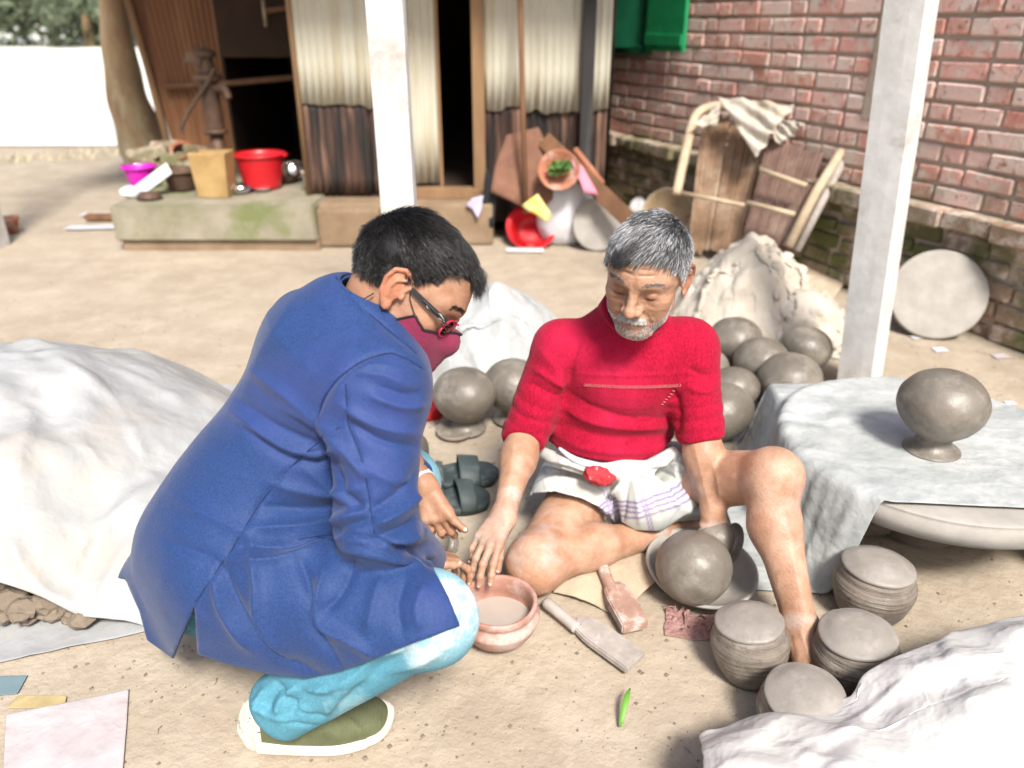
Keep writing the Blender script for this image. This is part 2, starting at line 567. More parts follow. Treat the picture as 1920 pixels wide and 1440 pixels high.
def strands(name, S, Dr, sdf, mat, parent, seg=5, length=.03, width=.0006, height=.003, fall=None, seed=0, lift0=0.0, attr=None, curl=.0, rise=1.0):
    """hair: S roots (n,3), Dr growth direction (n,3); blades follow the skull at a small height"""
    r = np.random.default_rng(seed)
    n = len(S); P = S.copy(); L = length * (0.7 + .6 * r.random(n)) if not hasattr(length, '__len__') else length
    d = Dr / np.linalg.norm(Dr, axis=1, keepdims=True)
    pts = [P.copy()]; nrms = []
    hh = height * (.35 + r.random(n)) * (1 + .9 * noise3(S, 90 + seed, 55))
    for s in range(seg):
        e = .002
        g = np.stack([sdf(P + A(k) * e) - sdf(P - A(k) * e) for k in np.eye(3)], 1) / (2 * e)
        g /= np.linalg.norm(g, axis=1, keepdims=True) + 1e-9
        nrms.append(g)
        t = d - (d * g).sum(1, keepdims=True) * g
        t /= np.linalg.norm(t, axis=1, keepdims=True) + 1e-9
        P = P + t * (L / seg)[:, None]
        q = (s + 1) / seg
        target = hh * (q ** .7) * rise
        P = P + g * (target - sdf(P))[:, None]
        if curl:
            P = P + curl * q * np.stack([noise3(S, 31 + s, 160), noise3(S, 41 + s, 160), noise3(S, 51 + s, 160)], 1)
        pts.append(P.copy())
    nrms.append(nrms[-1])
    pts = np.stack(pts, 1)                       # n, seg+1, 3
    nr = np.stack(nrms, 1)
    tan = np.gradient(pts, axis=1); tan /= np.linalg.norm(tan, axis=2, keepdims=True) + 1e-9
    side = np.cross(tan, nr); side /= np.linalg.norm(side, axis=2, keepdims=True) + 1e-9
    w = (width * (.7 + .6 * r.random(n)))[:, None, None] * np.array([1, 1, .95, .8, .6, .25, .1][:seg + 1] if seg <= 6 else np.linspace(1, .1, seg + 1))[None, :, None]
    a = pts + side * w; b = pts - side * w; c = pts + nr * w * 1.2
    V = np.stack([a, b, c], 2).reshape(-1, 3)    # n*(seg+1)*3
    base = (np.arange(n) * (seg + 1) * 3)[:, None, None] + (np.arange(seg) * 3)[None, :, None]
    quads = []
    for p, q in ((0, 1), (1, 2), (2, 0)):
        quads.append(np.concatenate([base + p, base + q, base + q + 3, base + p + 3], 2).reshape(-1, 4))
    F = np.concatenate(quads)
    at = None
    if attr is not None:
        at = {'hairtone': np.repeat(attr, (seg + 1) * 3)}
    return make_mesh(name, V, F, mat, parent, True, at)
# ================================================================== MATERIALS
m_ground = M('beaten_earth', (.37, .31, .235), (.305, .25, .185), 1.5, .9, .9, 34, c3=(.42, .36, .28), s3=5.0, t3=(.44, .70), bdist=.008, detail=10.0, grit=((.22, .17, .115), 30, .67, .84))
m_field = M('sunlit_dry_field', (.78, .77, .70), (.74, .74, .64), .6, .95, .3, 8)  # pale base colour stands in for full sun on the field
m_mortar = M('mortar', (.46, .37, .30), (.36, .29, .22), 7, .95, .9, 45, c3=(.14, .14, .07), s3=1.8, t3=(.54, .7), bdist=.008)
m_concrete = M('concrete', (.50, .49, .45), (.42, .41, .37), 9, .85, .5, 45, c3=(.34, .31, .26), s3=6, t3=(.55, .75))
m_post = M('limewashed_post', (.58, .57, .555), (.47, .46, .435), 12, .85, .6, 50, c3=(.33, .30, .26), s3=4, t3=(.58, .75))
m_slab = M('washing_slab', (.29, .26, .20), (.20, .185, .125), 6, .9, .6, 30, c3=(.15, .17, .07), s3=2.6, t3=(.5, .66))
m_mud = M('mud_plinth', (.27, .195, .125), (.19, .13, .08), 6, .95, .6, 30)
m_clay = M('wet_grey_clay', (.165, .145, .118), (.105, .091, .073), 7, .42, .8, 26, c3=(.235, .21, .175), s3=11, t3=(.48, .68), bdist=.0035, spec=.5, grit=((.30, .275, .24), 160, .64, .78))
m_clay_dry = M('drying_grey_clay', (.225, .19, .155), (.155, .13, .105), 9, .55, .9, 40, c3=(.30, .265, .225), s3=14, t3=(.5, .68), bstretch=(.3, .3, 5), bdist=.0035, grit=((.09, .075, .06), 120, .58, .70))
m_clay_cap = M('half_dry_clay_cap', (.28, .255, .225), (.21, .19, .165), 8, .5, .8, 30, bdist=.003, c3=(.33, .305, .275), s3=13, t3=(.5, .7))
m_clay_pale = M('pale_dried_clay', (.36, .335, .30), (.29, .27, .24), 14, .8, .4, 60)
m_terra = M('terracotta', (.38, .15, .085), (.28, .11, .06), 14, .75, .4, 60, c3=(.50, .36, .30), s3=9, t3=(.5, .66))
m_pinkclay = M('bowl_clay', (.40, .22, .17), (.31, .15, .11), 16, .6, .4, 70, c3=(.50, .40, .36), s3=9, t3=(.5, .68))
m_slip = M('clay_slip_water', (.36, .31, .27), (.40, .36, .32), 6, .12, 0, spec=.6)
m_woodgrey = M('weathered_wood', (.40, .36, .33), (.28, .25, .22), 18, .8, .6, 60, stretch=(1, 1, 1), c3=(.60, .58, .56), s3=12, t3=(.55, .7))
m_woodred = M('paddle_wood', (.34, .21, .16), (.27, .16, .12), 22, .75, .5, 70, c3=(.50, .46, .42), s3=16, t3=(.5, .65))
m_woodbrown = M('brown_wood', (.20, .10, .05), (.12, .06, .03), 10, .85, .6, 40, stretch=(1, 1, .15), bstretch=(1, 1, .1))
m_woodblack = M('charred_wood', (.028, .026, .026), (.075, .07, .066), 10, .85, .6, 40, stretch=(1, 1, .15), t2=(.45, .75))
m_doorwood = M('door_frame_wood', (.28, .17, .085), (.19, .11, .055), 8, .85, .5, 40, stretch=(1, 1, .15))
m_bamboo = M('old_bamboo', (.50, .40, .28), (.38, .29, .19), 14, .75, .5, 40)
m_weave = M('bamboo_weave', (.29, .18, .11), (.20, .12, .07), 9, .85, .5, 60, c3=(.42, .33, .24), s3=5, t3=(.5, .7))
m_weave2 = M('bamboo_weave_dark', (.21, .13, .10), (.14, .085, .065), 9, .85, .5, 60, c3=(.30, .22, .17), s3=5, t3=(.5, .7))
m_wicker = M('basket_wicker', (.44, .33, .20), (.33, .24, .14), 14, .8, .5, 60)
m_jute = M('jute_sack', (.22, .11, .07), (.15, .075, .05), 9, .95, .8, 260)
m_jutepale = M('pale_jute', (.46, .37, .27), (.38, .30, .21), 16, .95, .9, 240, c3=(.30, .25, .18), s3=11, t3=(.55, .68), bdist=.003)
m_tarp = M('white_poly_sheet', (.37, .38, .38), (.28, .285, .28), 5, .55, .3, 120, c3=(.52, .47, .41), s3=3.2, t3=(.52, .70), spec=.5, crease=(.006, 10))
m_tarpl = M('dusty_poly_sheet', (.365, .37, .37), (.28, .285, .285), 5, .6, .4, 90, c3=(.36, .33, .29), s3=2.6, t3=(.50, .68), spec=.45, crease=(.005, 8))
m_tarpclean = M('bright_poly_sheet', (.62, .61, .585), (.52, .51, .48), 5, .45, .25, 120, spec=.5, crease=(.007, 9))
m_tarpgrey = M('grey_blue_poly_sheet', (.38, .395, .385), (.275, .295, .29), 9, .55, .5, 60, c3=(.47, .485, .48), s3=4.0, t3=(.48, .66), spec=.45, stretch=(1, 1.6, 1), crease=(.005, 10))
m_sackw = M('creamy_sack_cloth', (.50, .455, .39), (.40, .355, .29), 7, .9, .5, 200, c3=(.36, .26, .15), s3=5, t3=(.58, .72), crease=(.006, 9))
m_sacktan = M('tan_sack_cloth', (.52, .43, .32), (.44, .35, .25), 9, .9, .5, 200, crease=(.010, 11))
m_white = M('white_plastic', (.62, .62, .64), (.54, .54, .57), 9, .45, .1, 50)
m_paper = M('faded_paper', (.44, .41, .41), (.38, .33, .335), 12, .85, .1, 60, c3=(.44, .27, .29), s3=8, t3=(.58, .72), crease=(.003, 14))
m_magenta = M('magenta_plastic', (.60, .02, .42), None, rough=.35)
m_red = M('red_plastic', (.55, .015, .02), (.48, .012, .02), 8, rough=.35)
m_redcloth = M('pinkish_red_cloth', (.50, .10, .14), (.40, .06, .10), 9, .9)
m_tanplastic = M('tan_tin_can', (.44, .30, .13), (.30, .19, .075), 6, .5, .2, 30)
m_cream = M('cream_plastic', (.56, .47, .38), None, rough=.5)
m_steel = M('dented_steel', (.62, .62, .64), (.5, .5, .52), 10, .22, .2, 20, metallic=1.0)
m_iron = M('rusty_iron', (.07, .048, .036), (.14, .08, .05), 14, .65, .6, 60, metallic=.35)
m_black = M('black_cloth', (.012, .012, .014), None, rough=.8)
m_dark = M('dark_inside', (.035, .02, .012), (.05, .028, .016), 6, .9)  # near-black colour adds to the shade of rooms and openings
m_yellow = M('yellow_packet', (.58, .46, .05), (.52, .44, .20), 14, .35)
m_green = M('green_leaves', (.05, .15, .035), (.12, .20, .04), 30, .5)
m_lilac = M('lilac_cloth', (.42, .38, .52), None, rough=.9)
m_pinkcloth = M('pink_plastic_sheet', (.55, .20, .28), None, rough=.6)
m_greenpaint = M('green_shutter_paint', (.010, .20, .07), (.016, .27, .10), 9, .42, .3, 40, c3=(.25, .46, .33), s3=16, t3=(.64, .74))
m_greendark = M('dark_green_paint', (.006, .10, .045), (.005, .07, .035), 6, .5)
m_rubber = M('grey_green_rubber', (.055, .072, .072), (.038, .052, .052), 12, .6, .4, 60, c3=(.17, .19, .185), s3=9, t3=(.5, .72))
m_rag = M('dirty_pink_rag', (.34, .20, .18), (.26, .14, .12), 20, .95, .6, 120, crease=(.008, 30))
m_bark = M('tree_bark', (.46, .34, .20), (.33, .21, .12), 7, .95, .9, 30, c3=(.56, .50, .32), s3=4, t3=(.5, .66), bdist=.01, stretch=(1, 1, .4))
m_leaf = M('tree_leaves', (.085, .12, .065), (.12, .14, .09), 3, .6)
m_dirtlump = M('raw_clay_lump', (.16, .125, .09), (.21, .17, .13), 12, .85, .8, 40, bdist=.006)
m_twig = M('twig', (.25, .19, .13), None, rough=.9)
m_blade = M('green_grass_blade', (.12, .30, .04), None, rough=.5)
m_drygrass = M('dry_grass_blades', (.52, .47, .33), (.40, .36, .24), 5, .9)
m_dryleaf = M('dry_yellow_leaf', (.42, .34, .17), (.32, .25, .12), 30, .8)

def brick_mat(name, cols, moss):
    m = bpy.data.materials.new(name); m.use_nodes = True
    nt = m.node_tree; N = nt.nodes; L = nt.links; b = N['Principled BSDF']
    at = N.new('ShaderNodeAttribute'); at.attribute_name = 'rnd'
    oi = N.new('ShaderNodeObjectInfo')
    ad = N.new('ShaderNodeMath'); ad.operation = 'ADD'; L.new(at.outputs['Fac'], ad.inputs[0]); L.new(oi.outputs['Random'], ad.inputs[1])
    fr = N.new('ShaderNodeMath'); fr.operation = 'FRACT'; L.new(ad.outputs[0], fr.inputs[0])
    cr = N.new('ShaderNodeValToRGB'); L.new(fr.outputs[0], cr.inputs[0])
    el = cr.color_ramp.elements
    el[0].color = (*cols[0], 1); el[1].color = (*cols[-1], 1)
    for i, c in enumerate(cols[1:-1]):
        e = el.new((i + 1) / (len(cols) - 1)); e.color = (*c, 1)
    geo = N.new('ShaderNodeNewGeometry')
    def noise(sc, det=6, lo=.4, hi=.6):
        n = N.new('ShaderNodeTexNoise'); n.inputs['Scale'].default_value = sc; n.inputs['Detail'].default_value = det; n.inputs['Roughness'].default_value = .65
        L.new(geo.outputs['Position'], n.inputs['Vector'])
        r = N.new('ShaderNodeMapRange'); r.inputs['From Min'].default_value = lo; r.inputs['From Max'].default_value = hi
        L.new(n.outputs['Fac'], r.inputs['Value']); return n.outputs['Fac'], r.outputs[0]
    def mix(f, a, c):
        x = N.new('ShaderNodeMix'); x.data_type = 'RGBA'; L.new(f, x.inputs[0]); L.new(a, x.inputs[6]); x.inputs[7].default_value = (*c, 1); return x.outputs[2]
    _, f1 = noise(11, 8, .46, .62)
    c = mix(f1, cr.outputs[0], (.62, .52, .45))            # lime bloom
    _, f2 = noise(30, 6, .56, .70)
    c = mix(f2, c, (.30, .11, .07))
    sx = N.new('ShaderNodeSeparateXYZ'); L.new(geo.outputs['Position'], sx.inputs[0])
    mr = N.new('ShaderNodeMapRange'); mr.inputs['From Min'].default_value = moss[0]; mr.inputs['From Max'].default_value = moss[1]
    mr.inputs['To Min'].default_value = 1; mr.inputs['To Max'].default_value = 0
    L.new(sx.outputs[2], mr.inputs['Value'])
    _, f3 = noise(3.2, 8, .42, .58)
    mm = N.new('ShaderNodeMath'); mm.operation = 'MULTIPLY'; L.new(mr.outputs[0], mm.inputs[0]); L.new(f3, mm.inputs[1])
    c = mix(mm.outputs[0], c, (.105, .115, .035))
    L.new(c, b.inputs['Base Color']); b.inputs['Roughness'].default_value = .92
    raw, _ = noise(55, 6)
    bp = N.new('ShaderNodeBump'); bp.inputs['Strength'].default_value = .8; bp.inputs['Distance'].default_value = .006
    L.new(raw, bp.inputs['Height']); L.new(bp.outputs[0], b.inputs['Normal'])
    return m
m_brick = brick_mat('old_red_brick', [(.64, .32, .26), (.70, .44, .38), (.55, .24, .18), (.72, .54, .47), (.66, .37, .31)], (.42, .78))
m_brickdark = brick_mat('damp_foundation_brick', [(.25, .17, .12), (.34, .25, .18), (.20, .14, .10), (.38, .29, .22)], (.3, .9))

def tin_mat(name, base, stain, rust=None, zlo=0, zhi=1):
    """painted or rusted sheet: stains run down it in vertical streaks"""
    m = bpy.data.materials.new(name); m.use_nodes = True
    nt = m.node_tree; N = nt.nodes; L = nt.links; b = N['Principled BSDF']
    geo = N.new('ShaderNodeNewGeometry')
    def noise(sc, st, lo, hi, det=6):
        mp = N.new('ShaderNodeMapping'); mp.inputs['Scale'].default_value = st; L.new(geo.outputs['Position'], mp.inputs[0])
        n = N.new('ShaderNodeTexNoise'); n.inputs['Scale'].default_value = sc; n.inputs['Detail'].default_value = det
        L.new(mp.outputs[0], n.inputs['Vector'])
        r = N.new('ShaderNodeMapRange'); r.inputs['From Min'].default_value = lo; r.inputs['From Max'].default_value = hi
        L.new(n.outputs['Fac'], r.inputs['Value']); return r.outputs[0]
    def mix(f, a, c):
        x = N.new('ShaderNodeMix'); x.data_type = 'RGBA'; L.new(f, x.inputs[0])
        for s, v in ((x.inputs[6], a), (x.inputs[7], c)):
            if hasattr(v, 'node'): L.new(v, s)
            else: s.default_value = (*v, 1)
        return x.outputs[2]
    c = mix(noise(11, (1, 1, .12), .46, .66), base, stain)
    if rust is not None:
        c = mix(noise(9, (1.5, 1.5, .16), .50, .66, 8), c, rust)
    L.new(c, b.inputs['Base Color']); b.inputs['Roughness'].default_value = .6
    return m
m_tincream = tin_mat('cream_painted_tin', (.50, .48, .39), (.42, .37, .26))
m_tinrust = tin_mat('rusted_tin', (.016, .012, .011), (.085, .042, .028), (.19, .105, .07))
m_tinbrown = tin_mat('brown_shed_tin', (.20, .085, .035), (.12, .045, .02), (.26, .13, .06))

# ================================================================== GROUND, FIELD, BACKGROUND
def gspace(lo, hi, near, n):
    t = np.linspace(-1, 1, n); return np.sign(t) * (np.abs(t) ** 2.6) * (hi - lo) / 2 + near
gx = np.concatenate([np.linspace(-300, -8, 24)[:-1], np.linspace(-8, -2.5, 40)[:-1], np.linspace(-2.5, 2.8, 230)[:-1], np.linspace(2.8, 8, 30)[:-1], np.linspace(8, 300, 20)])
gy = np.concatenate([np.linspace(-60, .4, 16)[:-1], np.linspace(.4, 5.2, 220)[:-1], np.linspace(5.2, 12, 50)[:-1], np.linspace(12, 500, 26)])
GX, GY = np.meshgrid(gx, gy, indexing='ij')
def ground_z(x, y):
    near = np.clip(1 - (np.hypot(x, y - 2.5) - 4) / 4, 0, 1)
    return near * (.007 * fbm(x, y, 3, 1.3, 3) + .0035 * fbm(x, y, 8, 9, 4)) - .004
GZ = ground_z(GX, GY)
ii = np.arange(GX.size).reshape(GX.shape)
GF = np.stack([ii[:-1, :-1], ii[1:, :-1], ii[1:, 1:], ii[:-1, 1:]], -1).reshape(-1, 4)
tag(make_mesh('ground', np.stack([GX, GY, GZ], -1).reshape(-1, 3), GF, m_ground), 'bare beaten earth of the courtyard', kind='structure')
# dry field beyond the yard, coloured pale for sunlight, left of the shed
fx = np.linspace(-260, 60, 60); fy = np.linspace(9.2, 240, 60)
FX, FY = np.meshgrid(fx, fy, indexing='ij')
FZ = .012 + .02 * fbm(FX, FY, 5, .3, 3) * np.clip((FY - 9.2) / 3, 0, 1)
fi = np.arange(FX.size).reshape(FX.shape)
tag(make_mesh('field', np.stack([FX, FY, FZ], -1).reshape(-1, 3), np.stack([fi[:-1, :-1], fi[1:, :-1], fi[1:, 1:], fi[:-1, 1:]], -1).reshape(-1, 4), m_field),
    'dry field beyond the yard, coloured pale for sunlight', kind='structure')

def crown_mesh(name, clumps, n, leaf, mat, parent, seed):
    r = np.random.default_rng(seed)
    V = []; 
    c = np.array([q[0] for q in clumps]); rad = np.array([q[1] for q in clumps])
    k = r.integers(0, len(clumps), n)
    d = r.normal(size=(n, 3)); d /= np.linalg.norm(d, axis=1, keepdims=True)
    p = c[k] + d * rad[k][:, None] * (r.random((n, 1)) ** .45)
    a = r.normal(size=(n, 3)); a /= np.linalg.norm(a, axis=1, keepdims=True)
    bb = np.cross(a, r.normal(size=(n, 3))); bb /= np.linalg.norm(bb, axis=1, keepdims=True)
    s = leaf * (.6 + .8 * r.random((n, 1)))
    V = np.stack([p - a * s, p + bb * s * .45, p + a * s, p - bb * s * .45], 1).reshape(-1, 3)
    F = np.arange(n * 4).reshape(-1, 4)
    return make_mesh(name, V, F, mat, parent, False)
tree_words = ['leftmost pale hazy tree beyond the bright field', 'tall rounded tree beyond the field, second from the left',
              'low spreading tree beyond the field behind the leftmost pair', 'tree beyond the field just left of the leaning trunk', 'far tree seen behind the leaning trunk', 'far tree at the edge of the brown shed']
for i, (x, y, h) in enumerate([(-33, 46, 9), (-27, 50, 12), (-31, 62, 11), (-24, 48, 8), (-19.5, 50, 11), (-38, 55, 12)]):
    t = thing('far_tree', tree_words[i], 'tree', (x, y, 0), 'trees beyond the field')
    tube('trunk', [(x, y, 0), (x + .2, y, h * .3), (x, y + .2, h * .6)], [.3, .25, .15], m_bark, t, 8)
    r = np.random.default_rng(40 + i)
    cl = [((x + r.normal() * h * .24, y + r.normal() * h * .2, h * (.06 + .84 * r.random())), h * (.12 + .10 * r.random())) for _ in range(22)]
    crown_mesh('crown', cl, 4200, .30, m_leaf, t, 60 + i)
# low scrub along the yard's edge
rs = np.random.default_rng(5)
n = 900
px_ = rs.uniform(-7.5, -3.4, n); py_ = 8.4 + .5 * np.sin(px_ * 1.3) + rs.normal(0, .22, n)
hh = rs.uniform(.02, .09, n)
an = rs.uniform(0, 6.28, n)
V = np.stack([np.stack([px_ - .012 * np.cos(an), py_ - .012 * np.sin(an), 0 * px_], 1), np.stack([px_ + .012 * np.cos(an), py_ + .012 * np.sin(an), 0 * px_], 1),
              np.stack([px_ + .05 * np.sin(an), py_ + .03 * np.cos(an), hh], 1)], 1).reshape(-1, 3)
tag(make_mesh('dry_grass', V, np.arange(n * 3).reshape(-1, 3), m_drygrass, smooth=False), 'dry grass tufts where the yard meets the field', 'grass', kind='stuff')

# leaning trunk behind the washing slab
b0 = G(262, 330); 
tp = [(b0.x + .05, 7.6, 0), (b0.x - .02, 7.55, .35), D(232, 150, 7.5), D(212, 0, 7.45)]
tp = [Vector(p) for p in tp]
dd = (tp[3] - tp[2])
tp += [tp[3] + dd * 1.3 + Vector((.05, 0, .3)), tp[3] + dd * 2.6 + Vector((.3, .1, 1.1))]
tr = thing('leaning_tree', 'mottled brown tree trunk leaning behind the washing slab, left of the shed', 'tree', (tp[0].x, tp[0].y, 0))
sp = smooth_path(tp, 10)
tw = tube('trunk', sp, [ .25 * (1 - .018 * i) * (1 + .5 * math.exp(-i * .5)) for i in range(len(sp))], m_bark, tr, 20, .05)
top = sp[-1]
for k in range(5):
    a = k * 1.26
    tube('limb', smooth_path([top - Vector((0, 0, .3)), top + Vector((math.cos(a) * .5, math.sin(a) * .5, .6)), top + Vector((math.cos(a) * 1.3, math.sin(a) * 1.2, 1.5))], 4), [.09 - .005 * i for i in range(9)], m_bark, tr, 8)
crown_mesh('crown', [((top.x + math.cos(k) * 1.1 * (k % 3) * .6, top.y + math.sin(k) * 1.1, top.z + 1.2 + .25 * (k % 4)), .75) for k in range(12)], 5000, .09, m_leaf, tr, 9)

# ================================================================== BRICK WALL
WA = Vector((.556, 6.83, 0)); WU = Vector((.407, -.913, 0)).normalized(); WN = Vector((WU.y, -WU.x, 0))   # WN faces the yard
WL = 5.3
wall = thing('brick_wall', 'old red brick wall with mossy foundation running along the right side', 'wall', (WA.x, WA.y, 0))
def wall_pt(s, out, z): return WA + WU * s + WN * out + Vector((0, 0, z))
WR = Matrix((WU, -WN, Vector((0, 0, 1)))).transposed()
box('mortar_core', wall_pt(WL / 2, -.124, 1.0), (WL, .22, 2.0), m_mortar, wall, WR, 0)
def wall_s(px, z=1.1):
    lo_, hi_ = 0.0, WL
    for _ in range(40):
        m_ = (lo_ + hi_) / 2
        if proj(wall_pt(m_, 0, z))[0] < px: lo_ = m_
        else: hi_ = m_
    return lo_
WS0, WS1, WS2 = wall_s(1122), wall_s(1218), wall_s(1288)
WZ0 = D(1218, 88, wall_pt(WS1, 0, 0).y).z
def brick_mesh(L, Hh, Dp, seed, rough):
    rr = random.Random(seed)
    bm = bmesh.new()
    bm_box(bm, (0, 0, 0), (L, Dp, Hh))
    for v in bm.verts: v.co += Vector((rr.uniform(-rough, rough), rr.uniform(-rough, rough) * .6, rr.uniform(-rough, rough)))
    bmesh.ops.bevel(bm, geom=bm.edges[:], offset=.006 + rough * .5, segments=1, affect='EDGES')
    bmesh.ops.recalc_face_normals(bm, faces=bm.faces[:])
    me = bpy.data.meshes.new('brick'); bm.to_mesh(me); bm.free()
    a = me.attributes.new('rnd', 'FLOAT', 'POINT'); a.data.foreach_set('value', [rr.random()] * len(me.vertices))
    return me
full = [brick_mesh(.236, .072, .10, i, .0035) for i in range(8)]
head = [brick_mesh(.112, .072, .10, 20 + i, .0035) for i in range(4)]
low = [brick_mesh(.225, .078, .12, 40 + i, .011) for i in range(8)]
lowh = [brick_mesh(.12, .075, .12, 60 + i, .011) for i in range(4)]
cap = [brick_mesh(.245, .085, .15, 80 + i, .008) for i in range(6)]
for me in full + head: me.materials.append(m_brick)
for me in low + lowh + cap: me.materials.append(m_brickdark)
rb = random.Random(11)
blist = []
z = .035; course = 0
PITCHZ = .0885
while z < 1.98:
    lower = z < .40; ledge = .40 <= z < .49
    s = -rb.uniform(0, .2) if lower else (-.125 if course % 2 else 0)
    while s < WL:
        hd = rb.random() < (.3 if lower else .46)
        L_ = .122 if hd else .25
        me = rb.choice((lowh if hd else low) if lower else (cap if ledge and not hd else ((lowh if ledge else (head if hd else full)))))
        out = (-.052 + rb.uniform(-.018, .012)) if lower else ((.015 + rb.uniform(-.012, .012)) if ledge else (-.048 + rb.uniform(-.006, .004)))
        # keep the shutter opening free
        if not (WS0 - .06 < s + L_ / 2 < WS1 + .02 and z > WZ0 - .06):
            blist.append((me, wall_pt(s + L_ / 2, out, z + (rb.uniform(-.006, .006) if lower else rb.uniform(-.0015, .0015))), (rb.uniform(-.05, .05) if lower else rb.uniform(-.008, .008)), (rb.uniform(-.04, .04) if lower else rb.uniform(-.006, .006))))
        s += L_ + (rb.uniform(-.012, .006) if lower else 0)
    z += PITCHZ + (rb.uniform(-.003, .003) if lower else 0); course += 1
def inview(p):
    x, y = proj(p); return -60 < x < 1990 and -60 < y < 1500
blist.sort(key=lambda q: (0 if inview(q[1]) else 1, (q[1] - Vector((0, 0, 1.3))).length))
rest = bmesh.new()
for i, (me, p, ry, rz) in enumerate(blist):
    R = (WR @ Euler((0, ry, rz)).to_matrix())
    if i < 296:
        o = bpy.data.objects.new('brick', me); COL.objects.link(o)
        o.parent = wall; o.matrix_parent_inverse = Matrix.Translation(wall.location).inverted()
        o.matrix_world = Matrix.Translation(p) @ R.to_4x4()
        o.matrix_basis = Matrix.Translation(p) @ R.to_4x4()
    else:
        tmp = me.copy(); tmp.transform(Matrix.Translation(p) @ R.to_4x4())
        k0 = len(rest.faces)
        rest.from_mesh(tmp)
        rest.faces.ensure_lookup_table()
        if me in low or me in lowh or me in cap:
            for f in rest.faces[k0:]: f.material_index = 1
        bpy.data.meshes.remove(tmp)
tag(from_bm('brickwork', rest, [m_brick, m_brickdark], wall), kind='stuff')
# mortar pilaster strip
box('mortar_strip', wall_pt(3.02, -.008, 1.35), (.075, .03, 1.0), m_mortar, wall, WR @ Euler((0, .02, 0)).to_matrix(), .008)
# shutter window in the wall: opening at the far end, one leaf folded back on the bricks
win = thing('shuttered_window', 'green painted window with its shutter standing open on the brick wall', 'window', tuple(wall_pt(.9, 0, WZ0)))
sc_ = (WS0 + WS1) / 2; sw_ = WS1 - WS0
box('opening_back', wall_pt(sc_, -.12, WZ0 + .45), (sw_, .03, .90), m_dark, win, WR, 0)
box('sill', wall_pt(sc_, .0, WZ0 - .02), (sw_ + .06, .10, .05), m_greendark, win, WR)
for s in (WS0 + .03, sc_ - .05, WS1 - .02):
    box('frame_bar', wall_pt(s, -.01, WZ0 + .45), (.05, .07, .90), m_greendark, win, WR)
for k in range(5):
    tube('bar', [wall_pt(WS0 + .08 + k * .12, -.04, WZ0), wall_pt(WS0 + .08 + k * .12, -.04, WZ0 + .9)], .007, m_greendark, win, 6)
box('shutter', wall_pt((WS1 + WS2) / 2 + .01, .035, WZ0 + .43), (WS2 - WS1, .028, .90), m_greenpaint, win, WR)
for zz in (-.38, .36): box('shutter_rail', wall_pt((WS1 + WS2) / 2 + .01, .056, WZ0 + .43 + zz), ((WS2 - WS1) * .96, .014, .07), m_greenpaint, win, WR)
box('inner_shutter', wall_pt(sc_ + sw_ * .22, .05, WZ0 + .43), (sw_ * .34, .03, .88), m_greendark, win, WR @ Euler((0, 0, .5)).to_matrix())

# ================================================================== TIN HOUSE
YF = 5.10; PZ = .28
def xat(px, h=.6, y=YF):
    dep = y * CP + (H_CAM - h) * SP
    return (px - 960) / F_PX * dep
house = thing('tin_house', 'cream and rust corrugated tin house with a dark doorway on a mud plinth', 'house', (0, 6.5, 0))
def corrugated(name, x0, x1, z0, z1, y, mat, parent, pitch=.046, amp=.0075, jag=0.0, seed=0, lean=0.0, R=None):
    n = int((x1 - x0) / pitch * 8) + 1
    xs = np.linspace(x0, x1, n); zs = np.linspace(0, 1, 7)
    X, Z = np.meshgrid(xs, zs, indexing='ij')
    rr = np.random.default_rng(seed)
    zl = z0 + jag * vnoise(xs / pitch * .8, xs * 0, seed) 
    ZZ = zl[:, None] * (1 - Z) + z1 * Z
    Y = y + amp * np.sin(X / pitch * 2 * np.pi) + .006 * vnoise(X * 3, ZZ * 2, seed) + lean * (1 - Z)
    P = np.stack([X, Y, ZZ], -1).reshape(-1, 3)
    if R is not None: P = np.array([R @ Vector(p) for p in P])
    id_ = np.arange(n * 7).reshape(n, 7)
    F = np.stack([id_[:-1, :-1], id_[1:, :-1], id_[1:, 1:], id_[:-1, 1:]], -1).reshape(-1, 4)
    o = make_mesh(name, P, F, mat, parent); solidify(o, .0015); return o
xs_ = [xat(572), xat(692), xat(768)]
ZJ = .83
corrugated('tin_sheet', xs_[0], xs_[1], ZJ, 2.3, YF - .012, m_tincream, house, jag=.015, seed=1)
corrugated('tin_sheet', xs_[1] - .03, xs_[2], ZJ - .01, 2.3, YF - .016, m_tincream, house, jag=.015, seed=2)
corrugated('rusty_tin_sheet', xs_[0], xs_[1], PZ + .005, ZJ + .06, YF + .008, m_tinrust, house, seed=3, lean=-.02)
corrugated('rusty_tin_sheet', xs_[1] - .03, xs_[2], PZ + .005, ZJ + .06, YF + .010, m_tinrust, house, seed=4)
xr = [xat(908), xat(985), xat(1088), xat(1137)]
corrugated('tin_sheet', xr[0], xr[1] + .02, ZJ - .02, 2.3, YF - .012, m_tincream, house, jag=.02, seed=5)
corrugated('tin_sheet', xr[1], xr[2] + .02, ZJ - .04, 2.3, YF - .016, m_tincream, house, jag=.02, seed=6)
corrugated('tin_sheet', xr[2], xr[3], ZJ - .03, 2.3, YF - .012, m_tincream, house, jag=.02, seed=7)
corrugated('rusty_tin_sheet', xr[0], xr[1] + .02, .1, ZJ + .06, YF + .008, m_tinrust, house, seed=8)
corrugated('rusty_tin_sheet', xr[1], xr[2] + .02, .1, ZJ + .06, YF + .010, m_tinrust, house, seed=9)
corrugated('rusty_tin_sheet', xr[2], xr[3], .1, ZJ + .06, YF + .008, m_tinrust, house, seed=10)
